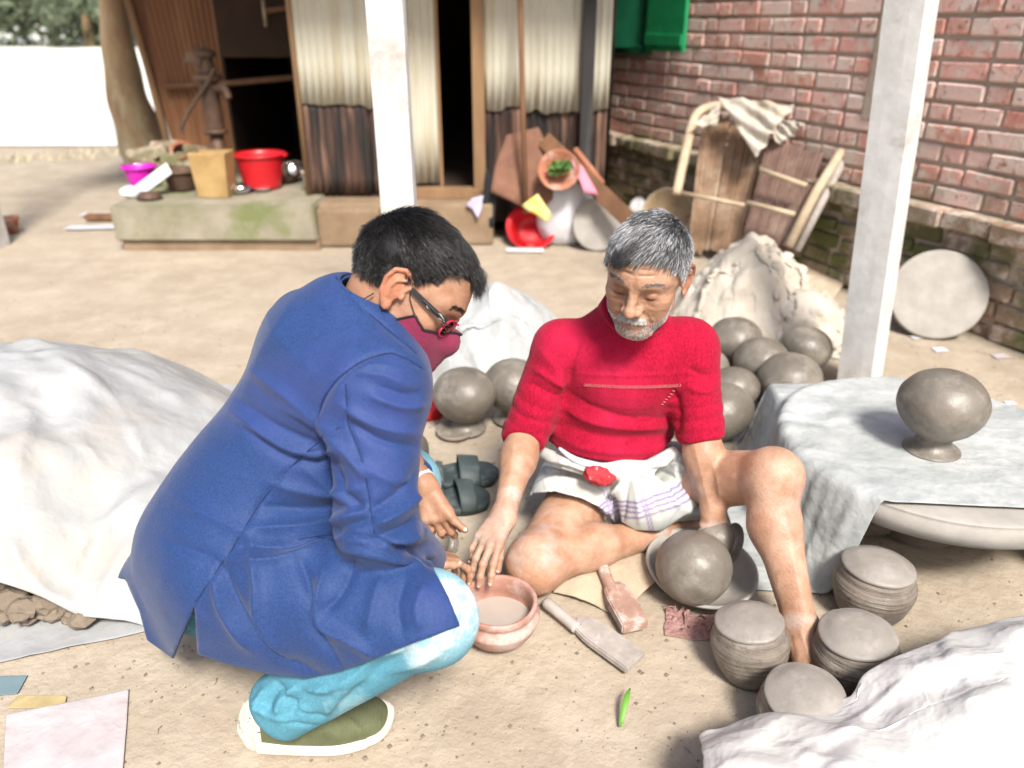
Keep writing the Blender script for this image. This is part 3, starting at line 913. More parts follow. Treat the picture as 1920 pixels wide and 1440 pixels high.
# side and back walls and roof close the house
def side(name, x, y0, y1, z0, z1, mat, seed):
    n = int((y1 - y0) / .072 * 6) + 1
    ys = np.linspace(y0, y1, n)
    P = np.array([[(x + .009 * math.sin(t / .072 * 6.283), t, zz) for zz in (z0, z1)] for t in ys]).reshape(-1, 3)
    id_ = np.arange(n * 2).reshape(n, 2)
    F = np.stack([id_[:-1, 0], id_[1:, 0], id_[1:, 1], id_[:-1, 1]], -1)
    o = make_mesh(name, P, F, mat, house); solidify(o, .0015)
side('side_wall', xs_[0] - .012, YF + .03, 8.4, PZ, 2.4, m_tinrust, 1)
side('side_wall', xr[3] + .012, YF + .02, 8.4, 0, 2.4, m_tinrust, 2)
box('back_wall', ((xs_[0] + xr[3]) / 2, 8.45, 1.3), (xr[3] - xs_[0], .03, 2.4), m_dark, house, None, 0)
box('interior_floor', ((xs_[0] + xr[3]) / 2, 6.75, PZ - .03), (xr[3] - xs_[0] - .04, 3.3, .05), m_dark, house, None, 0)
Rr = Euler((math.radians(14), 0, 0)).to_matrix()
box('roof', ((xs_[0] + xr[3]) / 2 - .1, 6.6, 2.62), (xr[3] - xs_[0] + .9, 4.6, .03), m_tinrust, house, Rr, 0)
dr_ = [xat(770, .5), xat(826, .6), xat(888, .6), xat(910, .6)]
box('plinth', ((xs_[0] + dr_[3]) / 2 + .0, 5.0 + 1.6, .132), (dr_[3] - xs_[0] + .1, 3.45, .262), m_mud, house, None, .02)
dr = [xat(770, .5), xat(826, .6), xat(888, .6), xat(910, .6)]
box('door_post', ((dr[2] + dr[3]) / 2, YF - .01, 1.30), (dr[3] - dr[2], .08, 2.02), m_doorwood, house)
box('door_sill', ((dr[0] + dr[3]) / 2, YF - .02, PZ + .015), (dr[3] - dr[0], .12, .06), m_doorwood, house)
# door leaf, swung a little inwards
Rd = Matrix.Translation((dr[0], YF + .03, 0)) @ Matrix.Rotation(math.radians(14), 4, 'Z')
lw = (dr[1] - dr[0]) * 1.04
corrugated('door_leaf', 0, lw, PZ + .06, 2.28, 0, m_tincream, house, pitch=.05, amp=.007, seed=21, R=Rd)
o = box('door_edge', Rd @ Vector((lw - .012, .0, 1.29)), (.022, .04, 1.98), m_doorwood, house, Rd.to_3x3())
box('corner_post', ((xat(1084) + xat(1106)) / 2, YF - .07, 1.2), (xat(1106) - xat(1084), .08, 2.3), m_woodblack, house)
tube('thin_pole', [D(986, 400, 4.78), D(980, 200, 4.84), D(975, 0, 4.92), D(973, -150, 4.98)], [.017, .016, .016, .015], m_woodbrown, house, 8)
box('roof_beam', (xs_[0] + .02, YF - .03, 2.25), (.06, .06, .3), m_doorwood, house)
tube('corner_batten', [(xs_[0] - .004, YF - .03, PZ), (xs_[0] + .0, YF - .03, 2.3)], .017, m_doorwood, house, 8)

# ================================================================== WASH SHED
shed = thing('wash_shed', 'open brown corrugated shed with dark interior behind the washing slab', 'shed', (-2.2, 6.5, 0))
YB = 6.5
xl0, xl1 = xat(318, .6, YB), xat(432, .6, YB)
xend = xs_[0] - .03
# brown back wall leaning left at its edge
nn_ = 100
xs = np.linspace(0, 1, nn_); zs = np.linspace(PZ - .2, 2.35, 9)
P = []
for s in xs:
    for zz in zs:
        left = xl0 - .12 * (zz - .3) / 1.0
        x = left + s * (xl1 - left)
        P.append((x, YB + .009 * math.sin(s * 14 * 6.283), zz))
id_ = np.arange(nn_ * 9).reshape(nn_, 9)
o = make_mesh('back_sheet', P, np.stack([id_[:-1, :-1], id_[1:, :-1], id_[1:, 1:], id_[:-1, 1:]], -1).reshape(-1, 4), m_tinbrown, shed); solidify(o, .0015)
tube('edge_post', [(xl0 - .0, YB - .04, 0), (xl0 - .12 * .7, YB - .04, 1.0), (xl0 - .12 * 2.1, YB - .04, 2.4)], .03, m_doorwood, shed, 8)
tube('rail', [D(310, 163, YB - .06), D(430, 156, YB - .08), D(578, 143, 6.2)], .022, m_woodbrown, shed, 8)
# dark room added on the right part to give its black shade
box('shade_room_back', ((xl1 + xend) / 2, 8.3, 1.2), (xend - xl1 + .1, .03, 2.5), m_dark, shed, None, 0)
box('shade_room_side', (xl1 - .0, 7.4, 1.2), (.03, 1.8, 2.5), m_dark, shed, None, 0)
box('shade_room_floor', ((xl1 + xend) / 2, 7.3, .10), (xend - xl1, 2.0, .05), m_dark, shed, None, 0)
box('shed_shade_roof', ((xl0 - .5 + xend) / 2 + .05, 6.85, 2.12), (xend - xl0 + .9, 3.3, .03), m_tinbrown, shed, Euler((math.radians(-3), 0, 0)).to_matrix(), 0)  # unseen roof added to keep the shed interior dark
box('shade_room_header', ((xl1 + xend) / 2, 6.5, 1.55), (xend - xl1, .03, 1.0), m_dark, shed, None, 0)
tube('broken_slat', [D(500, 20, 6.4), D(575, 10, 6.35)], .02, m_woodbrown, shed, 8)
tube('broken_slat', [D(493, 0, 6.4), D(499, 50, 6.42)], .014, m_bamboo, shed, 8)

# washing slab
sx0, sx1 = G(222, 470).x, xs_[0] + .10
slab = thing('washing_slab', 'mossy cement washing slab in front of the brown shed', 'slab', ((sx0 + sx1) / 2, 5.4, 0))
bm = bmesh.new(); bm_box(bm, ((sx0 + sx1) / 2, 5.6, .17), (sx1 - sx0, 1.72, .22))
bmesh.ops.bevel(bm, geom=bm.edges[:], offset=.012, segments=2, affect='EDGES')
bmesh.ops.recalc_face_normals(bm, faces=bm.faces[:])
from_bm('cement_top', bm, m_slab, slab)
box('earth_base', ((sx0 + sx1) / 2 + .02, 5.62, .03), (sx1 - sx0 - .02, 1.70, .085), m_mud, slab, None, .015, .01)
box('earth_step', ((sx1 + xat(700)) / 2, 4.98, .12), (xat(700) - sx1 + .1, .3, .24), m_mud, house, None, .02)

# ================================================================== CONCRETE POSTS
def cpost(label, bx, by, tx, ty, w, yaw, mat, grp='veranda posts'):
    o_ = thing('veranda_post', label, 'post', (bx, by, 0), grp)
    bm = bmesh.new()
    n = 26; Hh = 2.6
    rr = random.Random(int(bx * 100))
    rings = []
    for i in range(n + 1):
        t = i / n; z = t * Hh - .02
        cx = bx + (tx - bx) * t * 2.0; cy = by + (ty - by) * t * 2.0
        ring = []
        for k in range(12):
            e, f = divmod(k, 3)
            a = -.5 + f / 3.0
            p = [(a, -.5), (.5, a), (-a, .5), (-.5, -a)][e]
            q = Vector((p[0] * w, p[1] * w, 0)) * (1 + rr.uniform(-.012, .012))
            if f == 0: q *= .97
            q.rotate(Euler((0, 0, yaw)))
            ring.append(bm.verts.new((cx + q.x, cy + q.y, z)))
        rings.append(ring)
    for a, b in zip(rings[:-1], rings[1:]):
        for k in range(12): bm.faces.new((a[k], a[(k + 1) % 12], b[(k + 1) % 12], b[k]))
    bm.faces.new(rings[-1])
    bmesh.ops.recalc_face_normals(bm, faces=bm.faces[:])
    from_bm('shaft', bm, mat, o_, False)
    return o_
g = G(1624, 742)
cpost('slanting pale concrete post beside the round pots, right of the red jumper', g.x, g.y + .07, g.x - .085, g.y + .07, .128, math.radians(46), m_post)
cpost('upright limewashed concrete post behind the crouching man in blue', -.392, 2.72, -.398, 2.72, .118, math.radians(2), m_post)
g = G(-6, 462)
cpost('overexposed white post at the left edge of the yard', g.x - .02, g.y, g.x - .02, g.y, .14, 0, m_post)


def c2w_(x, y, z):
    return Vector((x, y * SP + z * CP, y * CP - z * SP))
# ================================================================== CLAY POTS
def uv_noise_pot(o): return o
# a round pot stands on its flared mouth, base up
def round_pot_prof(r, foot=True):
    z0 = .0
    return curve_prof([(r * .62, .0), (r * .66, .006), (r * .50, r * .16), (r * .40, r * .30), (r * .44, r * .42), (r * .78, r * .72), (r * .985, r * 1.12), (r * .97, r * 1.50),
                       (r * .72, r * 1.86), (r * .36, r * 2.05), (0.0001, r * 2.11)], 6)
def round_pot(label, c, r, tilt=(0, 0), group='round clay pots drying', sub=False, seed=0, mat=None):
    t = thing('round_pot', label, 'pot', tuple(c), group)
    R = Euler((tilt[0], tilt[1], seed * 1.3)).to_matrix()
    pr = round_pot_prof(r)
    k = next(i for i, q in enumerate(pr) if q[1] > r * .40)
    lathe('body', pr[k:], mat or m_clay, t, 56, c, R, .016, seed)
    rim = pr[:k + 1]
    inner = [(q[0] - .006, q[1] + .003) for q in rim][::-1]
    lathe('flared_mouth', inner[-1:] * 0 + rim + inner, mat or m_clay, t, 56, c, R, .008, seed)
    return t
# (photo x, y of the widest point, width px, label)
def place_pot(px, py, wpx, label, tilt=(0, 0), seed=0, r=None, h=0.0, group='round clay pots drying in the pile'):
    # iterate for the radius that gives this width at ground contact
    rr_ = .108
    for _ in range(4):
        p = G(px, py, h + rr_ * 1.2)
        dep = p.y * CP + (H_CAM - p.z) * SP
        rr_ = wpx / 2 / F_PX * dep
    if r: rr_ = r
    return round_pot(label, (p.x, p.y, h), rr_, tilt, group, seed=seed)
place_pot(871, 742, 118, 'shiny round grey pot between the two men, before the crumpled white sheet', (0, 0), 1)
place_pot(962, 725, 92 * 1.25, 'round grey pot half hidden behind the right sleeve of the red jumper', (0, 0), 2)
place_pot(752, 850, 104, 'round grey pot whose edge peeks out behind the blue sleeve', (0, 0), 3)
place_pot(838, 978, 92, 'round grey pot behind the outstretched hand, below the sandals', (.9, .2), 4)
place_pot(1378, 640, 100, 'round grey pot touching the lower edge of the creamy sack, left end', (0, 0), 5)
place_pot(1500, 655, 96, 'round grey pot under the right corner of the creamy sack', (.2, .1), 6)
place_pot(1427, 680, 104, 'round grey pot in the middle of the pile beneath the sack', (0, 0), 7)
place_pot(1482, 712, 116, 'round grey pot nearest the concrete post, on the right of the pile', (0, .1), 8)
place_pot(1376, 730, 92, 'round grey pot in the second row beside the red sleeve', (0, 0), 9)
place_pot(1352, 772, 120, 'large round grey pot lowest in the pile against the red sleeve', (0, 0), 10)
place_pot(1326, 690, 80, 'round grey pot mostly hidden by the left shoulder in red', (0, 0), 11)
# saucer-like rim lying in front of the shiny pot
g = G(853, 812)
t = thing('clay_cover', 'small pale clay lid lying before the shiny round pot', 'lid', (g.x, g.y, 0))
lathe('disc', curve_prof([(.0001, .014), (.04, .014), (.062, .018), (.066, .010), (.055, .002), (.0001, .0)], 4), m_clay_dry, t, 40, (g.x, g.y, .002), Euler((.08, 0, 0)).to_matrix())
g = G(812, 775)
t = thing('red_scrap', 'bright red plastic scrap beside the shiny round pot', 'scrap', (g.x, g.y, 0))
bm = bmesh.new(); bm_box(bm, (g.x, g.y, .035), (.05, .09, .07), Euler((.3, .5, .6)).to_matrix(), .01)
bmesh.ops.subdivide_edges(bm, edges=bm.edges[:], cuts=3, use_grid_fill=True)
for v in bm.verts: v.co += Vector((random.uniform(-1, 1), random.uniform(-1, 1), random.uniform(-1, 1))) * .006
from_bm('scrap', bm, m_red, t, True)

# pots shaped with a domed cap: freshly thrown, standing mouth down
def capped_pot(label, px, py, wpx, tilt=(0, 0), seed=0, hs=1.0):
    rr_ = .095
    for _ in range(4):
        p = G(px, py, rr_ * .85); dep = p.y * CP + (H_CAM - p.z) * SP; rr_ = wpx / 2 / F_PX * dep
    c = (p.x, p.y, 0.0); r = rr_
    t = thing('capped_pot', label, 'pot', c, 'unfired clay pots standing near the white sheet')
    R = Euler((tilt[0], tilt[1], seed)).to_matrix()
    body = []
    n = 44
    for i in range(n + 1):
        q = i / n; z = q * r * 1.36 * hs
        rad = r * (.66 + .34 * math.sin(min(q * 1.25, 1) ** .8 * math.pi * .5) - (.17 * max(0, (q - .62) / .38) ** 1.5))
        rad += r * .006 * math.sin(q * 62 + .6 * math.sin(q * 9 + seed)) * (1 if .30 < q < .97 else .3)
        if .80 < q < .87: rad -= r * .02
        body.append((rad, z))
    ztop = body[-1][1]; rt = body[-1][0]
    lathe('body', body, m_clay_dry, t, 64, c, R, .012, seed)
    lathe('domed_cap', curve_prof([(rt * .96, ztop - .004), (rt * 1.035, ztop + .001), (rt * 1.03, ztop + .008), (rt * .88, ztop + r * .16), (rt * .55, ztop + r * .27), (.0001, ztop + r * .31)], 7), m_clay_cap, t, 64, c, R, .012, seed)
    return t
capped_pot('ringed clay pot with a pale domed top standing farthest back, near the wheel', 1638, 1098, 148, (0, .03), 1, 1.02)
capped_pot('ringed clay pot with a tilted flat top left of the bare foot', 1416, 1214, 148, (-.06, .16), 2, 1.1)
capped_pot('dark ribbed clay pot with a pale domed top right of the bare foot', 1610, 1222, 158, (-.02, .10), 3)
capped_pot('clay pot whose top alone shows above the white sheet', 1508, 1330, 170, (0, .12), 4)

# ================================================================== POTTER'S WHEEL UNDER A SHEET
WC = Vector((1.15, 1.84, 0)); WR_ = .40; WT = .265
wh = thing('potters_wheel', "thick clay potter's wheel disc standing low under the grey-blue sheet", 'wheel', tuple(WC))
lathe('disc', curve_prof([(.0001, WT - .085), (WR_ * .7, WT - .088), (WR_ * .93, WT - .078), (WR_, WT - .045), (WR_ * .985, WT - .012), (WR_ * .93, WT), (WR_ * .5, WT - .004), (.0001, WT - .004)], 6), m_clay_pale, wh, 96, (WC.x, WC.y, 0), None, .003)
lathe('hub', [(.12, 0), (.10, .08), (.09, WT - .07)], m_dirtlump, wh, 24, (WC.x, WC.y, 0))
def H_wheel(x, y):
    d = np.hypot(x - WC.x, y - WC.y)
    on = np.clip((WR_ + .035 - d) / .03, 0, 1)
    # a low block of bagged clay beside the wheel lifts the left part of the sheet
    bx = np.clip((.17 - np.abs(x - .93)) / .06, 0, 1) * np.clip((.33 - np.abs(y - 1.98)) / .06, 0, 1)
    return np.maximum(on ** .6 * (WT + .009 + .004 * fbm(x, y, 4, 8, 3)), np.maximum(bx * .25, ground_z(x, y)))
LW = [([(1440, 760), (1520, 790), (1640, 780)], 12, .007), ([(1450, 850), (1530, 900), (1600, 980), (1640, 1000)], 12, .012), ([(1500, 900), (1600, 880), (1700, 900)], 12, .007),
      ([(1620, 830), (1700, 870), (1800, 930), (1900, 960)], 10, -.007), ([(1560, 760), (1600, 800), (1690, 800)], 8, .006), ([(1480, 800), (1490, 900), (1520, 1000), (1530, 1070)], 12, .014), ([(1560, 960), (1570, 1010), (1545, 1080)], 10, -.012),
      ([(1440, 780), (1450, 850), (1480, 960)], 10, -.01), ([(1680, 850), (1760, 900), (1850, 900)], 9, .006)]
cl = drape('grey_sheet', [(.63, 1.56, 0), (1.95, 1.47, .1), (1.80, 2.45, .1), (.69, 2.40, 0)], 84, 70, H_wheel, m_tarpgrey, None, crump=.012, csc=9, slack=1.03, lines=LW, iters=130, seed=2, lift=.03, noise=.035, nsc=7, thick=.002)
tag(cl, 'grey-blue plastic sheet draped over the wheel, holding one footed pot', 'plastic sheet')
place_pot(1767, 762, 156, 'shiny round pot standing alone on the sheet-covered wheel', (0, 0), 21, h=WT + .012, group=None)
# coarse clay block under the sheet
box('clay_block', (.96, 1.98, .10), (.22, .46, .19), m_dirtlump, wh, None, .03, .015)

# ================================================================== SHEETS AND MOUNDS
def mound(cx, cy, rx, ry, h, seed, p=2.2, rough=.15):
    def f(x, y):
        d = ((np.abs(x - cx) / rx) ** p + (np.abs(y - cy) / ry) ** p) ** (1 / p)
        q = np.clip(1 - d, 0, 1)
        return h * (1 - (1 - q) ** 2) ** .8 * (1 + rough * fbm(x, y, seed, 5, 3))
    return f
mA = mound(-1.54, 2.0, .80, .80, .42, 3, 2.0, .16)
mA2 = mound(-1.05, 1.80, .50, .42, .20, 4, 2.0, .2)
H_left = lambda x, y: np.maximum(np.maximum(mA(x, y), mA2(x, y)), ground_z(x, y))
LL = [([(90, 665), (150, 700), (215, 760), (262, 850), (285, 910)], 13, .016), ([(170, 740), (225, 800), (275, 900)], 9, -.012), ([(285, 910), (230, 960), (160, 1010), (120, 1080)], 15, .020), ([(140, 990), (110, 1060), (100, 1110)], 11, -.012),
      ([(60, 700), (50, 800), (20, 900)], 15, .012), ([(110, 760), (90, 860), (40, 960)], 13, -.012), ([(20, 980), (30, 1040), (70, 1100), (160, 1150), (200, 1190)], 13, .018), ([(260, 1000), (210, 1080), (190, 1160)], 13, .015),
      ([(300, 960), (250, 1060), (240, 1150)], 11, -.013), ([(0, 860), (60, 880), (130, 860)], 11, .009), ([(200, 690), (280, 720), (345, 750)], 9, .009), ([(140, 820), (190, 880), (180, 960)], 10, .010), ([(0, 740), (60, 760), (120, 740)], 9, -.008)]
c = drape('dusty_sheet', [(-2.4, 1.50, 0), (-.80, 1.41, 0), (-.66, 2.66, 0), (-2.6, 3.0, 0)], 110, 100, H_left, m_tarpl, None, lines=LL, crump=.012, csc=6, slack=1.04, iters=120, seed=4, lift=.05, noise=.05, nsc=5, thick=.002)
tag(c, 'dusty white plastic sheet heaped over clay behind the crouching man', 'plastic sheet')
c = drape('under_sheet', [G(-60, 1260), G(300, 1180), G(330, 1120), G(-60, 1130)], 50, 16, lambda x, y: ground_z(x, y) + .004, m_tarpl, None, slack=1.03, iters=50, seed=8, lift=.01, noise=.012, nsc=9, thick=.002)
tag(c, 'flat strip of white sheet under the raw clay lumps at the left edge', 'plastic sheet')
# raw clay lumps peeking out
lump_t = thing('clay_lumps', 'heap of raw brown clay lumps under the dusty sheet edge', 'clay heap', tuple(G(80, 1165)))
rl = random.Random(4)
for i in range(26):
    g = G(rl.uniform(0, 165), rl.uniform(1120, 1188))
    s = rl.uniform(.018, .042)
    bm = bmesh.new(); bmesh.ops.create_icosphere(bm, subdivisions=2, radius=s)
    for v in bm.verts: v.co = Vector((v.co.x * rl.uniform(.9, 1.25), v.co.y, v.co.z * .7)) + Vector((rl.uniform(-1, 1), rl.uniform(-1, 1), rl.uniform(-1, 1))) * s * .14
    bmesh.ops.translate(bm, vec=Vector((g.x, g.y, s * .4 + rl.uniform(0, .045))), verts=bm.verts[:])
    from_bm('lump', bm, m_dirtlump, lump_t, False)

# bright sheet bottom right, bunched high
mB = mound(1.08, .96, .62, .46, .27, 6, 2.0, .3)
mB2 = mound(.58, .86, .42, .28, .22, 7, 2.0, .3)
H_right = lambda x, y: np.maximum(np.maximum(mB(x, y), mB2(x, y)), ground_z(x, y))
c = drape('bright_sheet', [(.25, .55, 0), (1.9, .45, 0), (1.75, 1.42, 0), (.36, 1.02, 0)], 96, 78, H_right, m_tarpclean, None, lines=[([(1310, 1280), (1330, 1340), (1320, 1440)], 15, .014), ([(1400, 1320), (1480, 1350), (1560, 1340), (1640, 1290)], 15, -.014), ([(1560, 1380), (1640, 1340), (1720, 1260)], 15, .014), ([(1700, 1160), (1740, 1220), (1760, 1250)], 11, -.014), ([(1450, 1400), (1560, 1440)], 13, .012), ([(1800, 1120), (1780, 1220), (1850, 1320)], 15, .014)], crump=.018, csc=8, slack=1.05, iters=110, seed=14, lift=.05, noise=.06, nsc=6, thick=.002)
tag(c, 'glaring white plastic sheet bunched in the bottom right corner', 'plastic sheet')

# white sheet behind between the men
mC = mound(-.10, 3.02, .36, .32, .30, 9, 2.2, .4)
H_mid = lambda x, y: np.maximum(mC(x, y), ground_z(x, y))
c = drape('crumpled_sheet', [(-.50, 2.66, 0), (.26, 2.60, 0), (.34, 3.4, 0), (-.50, 3.4, 0)], 64, 60, H_mid, m_tarp, None, lines=[([(860, 570), (930, 580), (990, 620), (1010, 660)], 10, .018), ([(880, 640), (900, 690), (915, 720)], 10, .022), ([(930, 600), (940, 660), (990, 690)], 9, -.018), ([(850, 620), (870, 660), (860, 710)], 8, -.016), ([(960, 590), (970, 650), (1000, 690)], 8, .014)], crump=.035, csc=10, slack=1.1, iters=120, seed=21, lift=.05, noise=.07, nsc=8, thick=.002)
tag(c, 'crumpled white sheet over pots between the two men', 'plastic sheet')

# creamy sack heap behind the pots
mD = mound(1.12, 3.50, .38, .34, .36, 10, 2.4, .5)
mD2 = mound(1.32, 3.32, .30, .26, .18, 12, 2.4, .5)
H_sack = lambda x, y: np.maximum(np.maximum(mD(x, y), mD2(x, y)), ground_z(x, y))
c = drape('creamy_sack', [(.74, 3.16, 0), (1.50, 2.98, 0), (1.62, 3.95, 0), (.74, 3.95, 0)], 76, 72, H_sack, m_sackw, None, lines=[([(1300, 470), (1330, 530), (1320, 590)], 10, .024), ([(1345, 450), (1385, 500), (1380, 570), (1350, 600)], 10, -.024), ([(1400, 450), (1440, 480), (1500, 470)], 9, .024), ([(1390, 480), (1470, 500), (1520, 560), (1560, 640)], 10, .022), ([(1400, 520), (1450, 560), (1500, 560)], 9, -.022), ([(1420, 570), (1480, 600), (1560, 650)], 9, .020), ([(1440, 440), (1480, 450), (1490, 500)], 8, -.020)], crump=.050, csc=11, slack=1.12, iters=140, seed=33, lift=.06, noise=.11, nsc=7, thick=.003)
tag(c, 'creamy crumpled sack heap lying above the round pots', 'sack')
def H_sack2(x, y): return H_sack(x, y) + .035 * np.clip(1 - np.hypot(x - 1.1, y - 3.45) / .5, 0, 1)
c = drape('creamy_sack', [(.80, 3.14, 0), (1.20, 3.12, 0), (1.26, 3.62, 0), (.88, 3.66, 0)], 60, 60, H_sack2, m_sackw, None, slack=1.25, iters=90, seed=133, lift=.05, noise=.10, nsc=9, thick=.004, crump=.045, csc=14)
tag(c, 'smaller creamy sack crumpled over the left of the heap', 'sack')
c = drape('creamy_sack', [(1.16, 3.10, 0), (1.50, 3.02, 0), (1.44, 3.55, 0), (1.10, 3.50, 0)], 60, 60, H_sack2, m_sackw, None, slack=1.25, iters=90, seed=151, lift=.06, noise=.10, nsc=9, thick=.004, crump=.045, csc=14)
tag(c, 'creamy sack spilling down the right of the heap to the round pots', 'sack')
c = drape('tan_sack', [G(1480, 560), G(1545, 590), G(1592, 515), G(1500, 480)], 26, 26, lambda x, y: ground_z(x, y) + .05 * np.clip((y - 3.6), 0, 1), m_sacktan, None, slack=1.08, iters=70, seed=34, lift=.03, noise=.05, nsc=8)
tag(c, 'flat tan sack piece between the creamy heap and the brick wall', 'sack')

# ================================================================== BOWL, DISH AND TOOLS
g = G(935, 1225); BX, BY = G(934, 1140, .085).x, G(934, 1140, .085).y
r = 146 / 2 / F_PX * (BY * CP + (H_CAM - .1) * SP)
t = thing('slip_bowl', 'reddish clay bowl of muddy water beside the crouching knee', 'bowl', (BX, BY, 0))
lathe('bowl', curve_prof([(.0001, .003), (r * .45, .002), (r * .82, .022), (r * 1.05, .058), (r * 1.08, .070), (r * .99, .082), (r * .97, .088), (r * 1.02, .098), (r * 1.01, .108), (r * .93, .109), (r * .88, .100), (r * .86, .08), (r * .86, .05), (r * .6, .02), (.0001, .014)], 5), m_pinkclay, t, 72, (BX, BY, 0), None, .004)
lathe('muddy_water', [(.0001, .052), (r * .5, .052), (r * .88, .0525)], m_slip, t, 48, (BX, BY, 0), None, 0)

DXc = G(1310, 1082, .02)
t = thing('clay_dish', 'wide pale clay dish holding the freshly beaten round pot', 'dish', (DXc.x, DXc.y, 0))
dr_ = 103 / F_PX * (DXc.y * CP + (H_CAM - .03) * SP)
Rt = Euler((.10, .05, 0)).to_matrix()
lathe('dish', curve_prof([(.0001, .004), (dr_ * .5, .004), (dr_ * .8, .022), (dr_ * .99, .048), (dr_ * 1.0, .056), (dr_ * .95, .056), (dr_ * .78, .034), (dr_ * .5, .014), (.0001, .012)], 5), m_clay_pale, t, 72, (DXc.x, DXc.y, .006), Rt, .006)
# the freshly beaten ball in the dish, and a smaller pot held behind it
pc = G(1300, 1068, .10)
t = thing('beaten_pot', 'dark wet ball-shaped pot lying in the pale clay dish', 'pot', tuple(pc))
pr_ = 71 / F_PX * (pc.y * CP + (H_CAM - .11) * SP)
pctr = Vector((pc.x, pc.y, pr_ * .93 + .022))
lathe('body', curve_prof([(.0001, -pr_ * .97), (pr_ * .5, -pr_ * .86), (pr_ * .9, -pr_ * .42), (pr_ * 1.0, .0), (pr_ * .92, pr_ * .42), (pr_ * .62, pr_ * .78), (pr_ * .28, pr_ * .93), (.0001, pr_ * .96)], 6), m_clay, t, 64, pctr, Euler((-.3, .25, .4)).to_matrix(), .014, 5)
pc2 = D(1340, 1010, 1.600)
t = thing('held_pot', 'small dark pot with a flared rim held in the left hand behind the ball-shaped one', 'pot', tuple(pc2))
Rp = frame_from(c2w_(.82, -.30, .18)); pr2 = .052
lathe('body', curve_prof([(.0001, -pr2 * .98), (pr2 * .6, -pr2 * .78), (pr2 * .98, -pr2 * .15), (pr2 * .98, pr2 * .25), (pr2 * .80, pr2 * .58)], 6), m_clay, t, 56, pc2, Rp, .012, 6)
lathe('flared_mouth', curve_prof([(pr2 * .80, pr2 * .56), (pr2 * .84, pr2 * .68), (pr2 * 1.04, pr2 * .84), (pr2 * 1.08, pr2 * .90), (pr2 * 1.0, pr2 * .90), (pr2 * .74, pr2 * .68), (pr2 * .5, pr2 * .4)], 6), m_clay, t, 56, pc2, Rp, .01, 6)

def paddle(label, p0, p1, p2, p3, wh_, wb0, wb1, th, mh, mb, zb):
    """handle p0-p1, blade p2-p3 (world points on the ground)"""
    t = thing('clay_paddle', label, 'paddle', (p0.x, p0.y, 0), 'wooden paddles for beating clay')
    u = (p3 - p0); u.z = 0; u.normalize(); n = Vector((-u.y, u.x, 0))
    pts = []
    hp = smooth_path([p0, (p0 * .5 + p1 * .5), p1], 5)
    tube('handle', hp, [wh_ * (.78 if i == 0 else 1 - .12 * math.sin(i / len(hp) * 3.1)) for i in range(len(hp))], mh, t, 14)
    bm = bmesh.new()
    ns = 8
    top, bot = [], []
    for i in range(ns + 1):
        s = i / ns
        c = p2.lerp(p3, s)
        w = wb0 + (wb1 - wb0) * min(1, s * 3.2) ** .6
        zt = th * (1 if s > .02 else .8)
        top.append((bm.verts.new(c + n * w + Vector((0, 0, zb + zt))), bm.verts.new(c - n * w + Vector((0, 0, zb + zt * .96)))))
        bot.append((bm.verts.new(c + n * w + Vector((0, 0, zb))), bm.verts.new(c - n * w + Vector((0, 0, zb)))))
    for i in range(ns):
        bm.faces.new((top[i][0], top[i + 1][0], top[i + 1][1], top[i][1]))
        bm.faces.new((bot[i][1], bot[i + 1][1], bot[i + 1][0], bot[i][0]))
        bm.faces.new((top[i][0], bot[i][0], bot[i + 1][0], top[i + 1][0]))
        bm.faces.new((top[i][1], top[i + 1][1], bot[i + 1][1], bot[i][1]))
    bm.faces.new((top[0][0], top[0][1], bot[0][1], bot[0][0])); bm.faces.new((top[-1][1], top[-1][0], bot[-1][0], bot[-1][1]))
    bmesh.ops.recalc_face_normals(bm, faces=bm.faces[:])
    bmesh.ops.bevel(bm, geom=[e for e in bm.edges if e.calc_face_angle(0) > .6], offset=.003, segments=2, affect='EDGES')
    from_bm('blade', bm, mb, t, False)
    return t
paddle('pale wooden paddle with a broad flat blade nearer the camera', G(1022, 1128, .028), G(1082, 1178, .020), G(1080, 1172, .0), G(1192, 1252, .0), .015, .018, .036, .018, m_woodgrey, m_woodgrey, .006)
paddle('thick reddish paddle resting on the folded sack behind the pale one', G(1128, 1060, .052), G(1150, 1118, .038), G(1145, 1112, .012), G(1190, 1192, .004), .017, .020, .033, .028, m_woodred, m_woodred, .012)
mk = lambda x, y: ground_z(x, y) + .036 * np.clip(1 - (np.hypot((x - G(1140, 1080).x) / .19, (y - G(1140, 1080).y) / .13)) ** 4, 0, 1)
c = drape('folded_sack', [G(1040, 1116), G(1165, 1152), G(1300, 1045), G(1140, 1005)], 36, 30, mk, m_jutepale, None, crump=.005, csc=16, slack=1.04, iters=60, seed=41, lift=.015, noise=.015, nsc=14, thick=.006)
tag(c, 'folded pale jute sack on the ground under the shin and the paddles', 'sack')
mk2 = lambda x, y: ground_z(x, y) + .0
c = drape('dirty_rag', [G(1245, 1190), G(1340, 1215), G(1350, 1150), G(1250, 1140)], 34, 26, mk2, m_rag, None, crump=.05, csc=30, slack=1.1, iters=90, seed=43, lift=.03, noise=.05, nsc=22, thick=.003)
tag(c, 'twisted pinkish rag poking out from under the clay dish', 'rag')

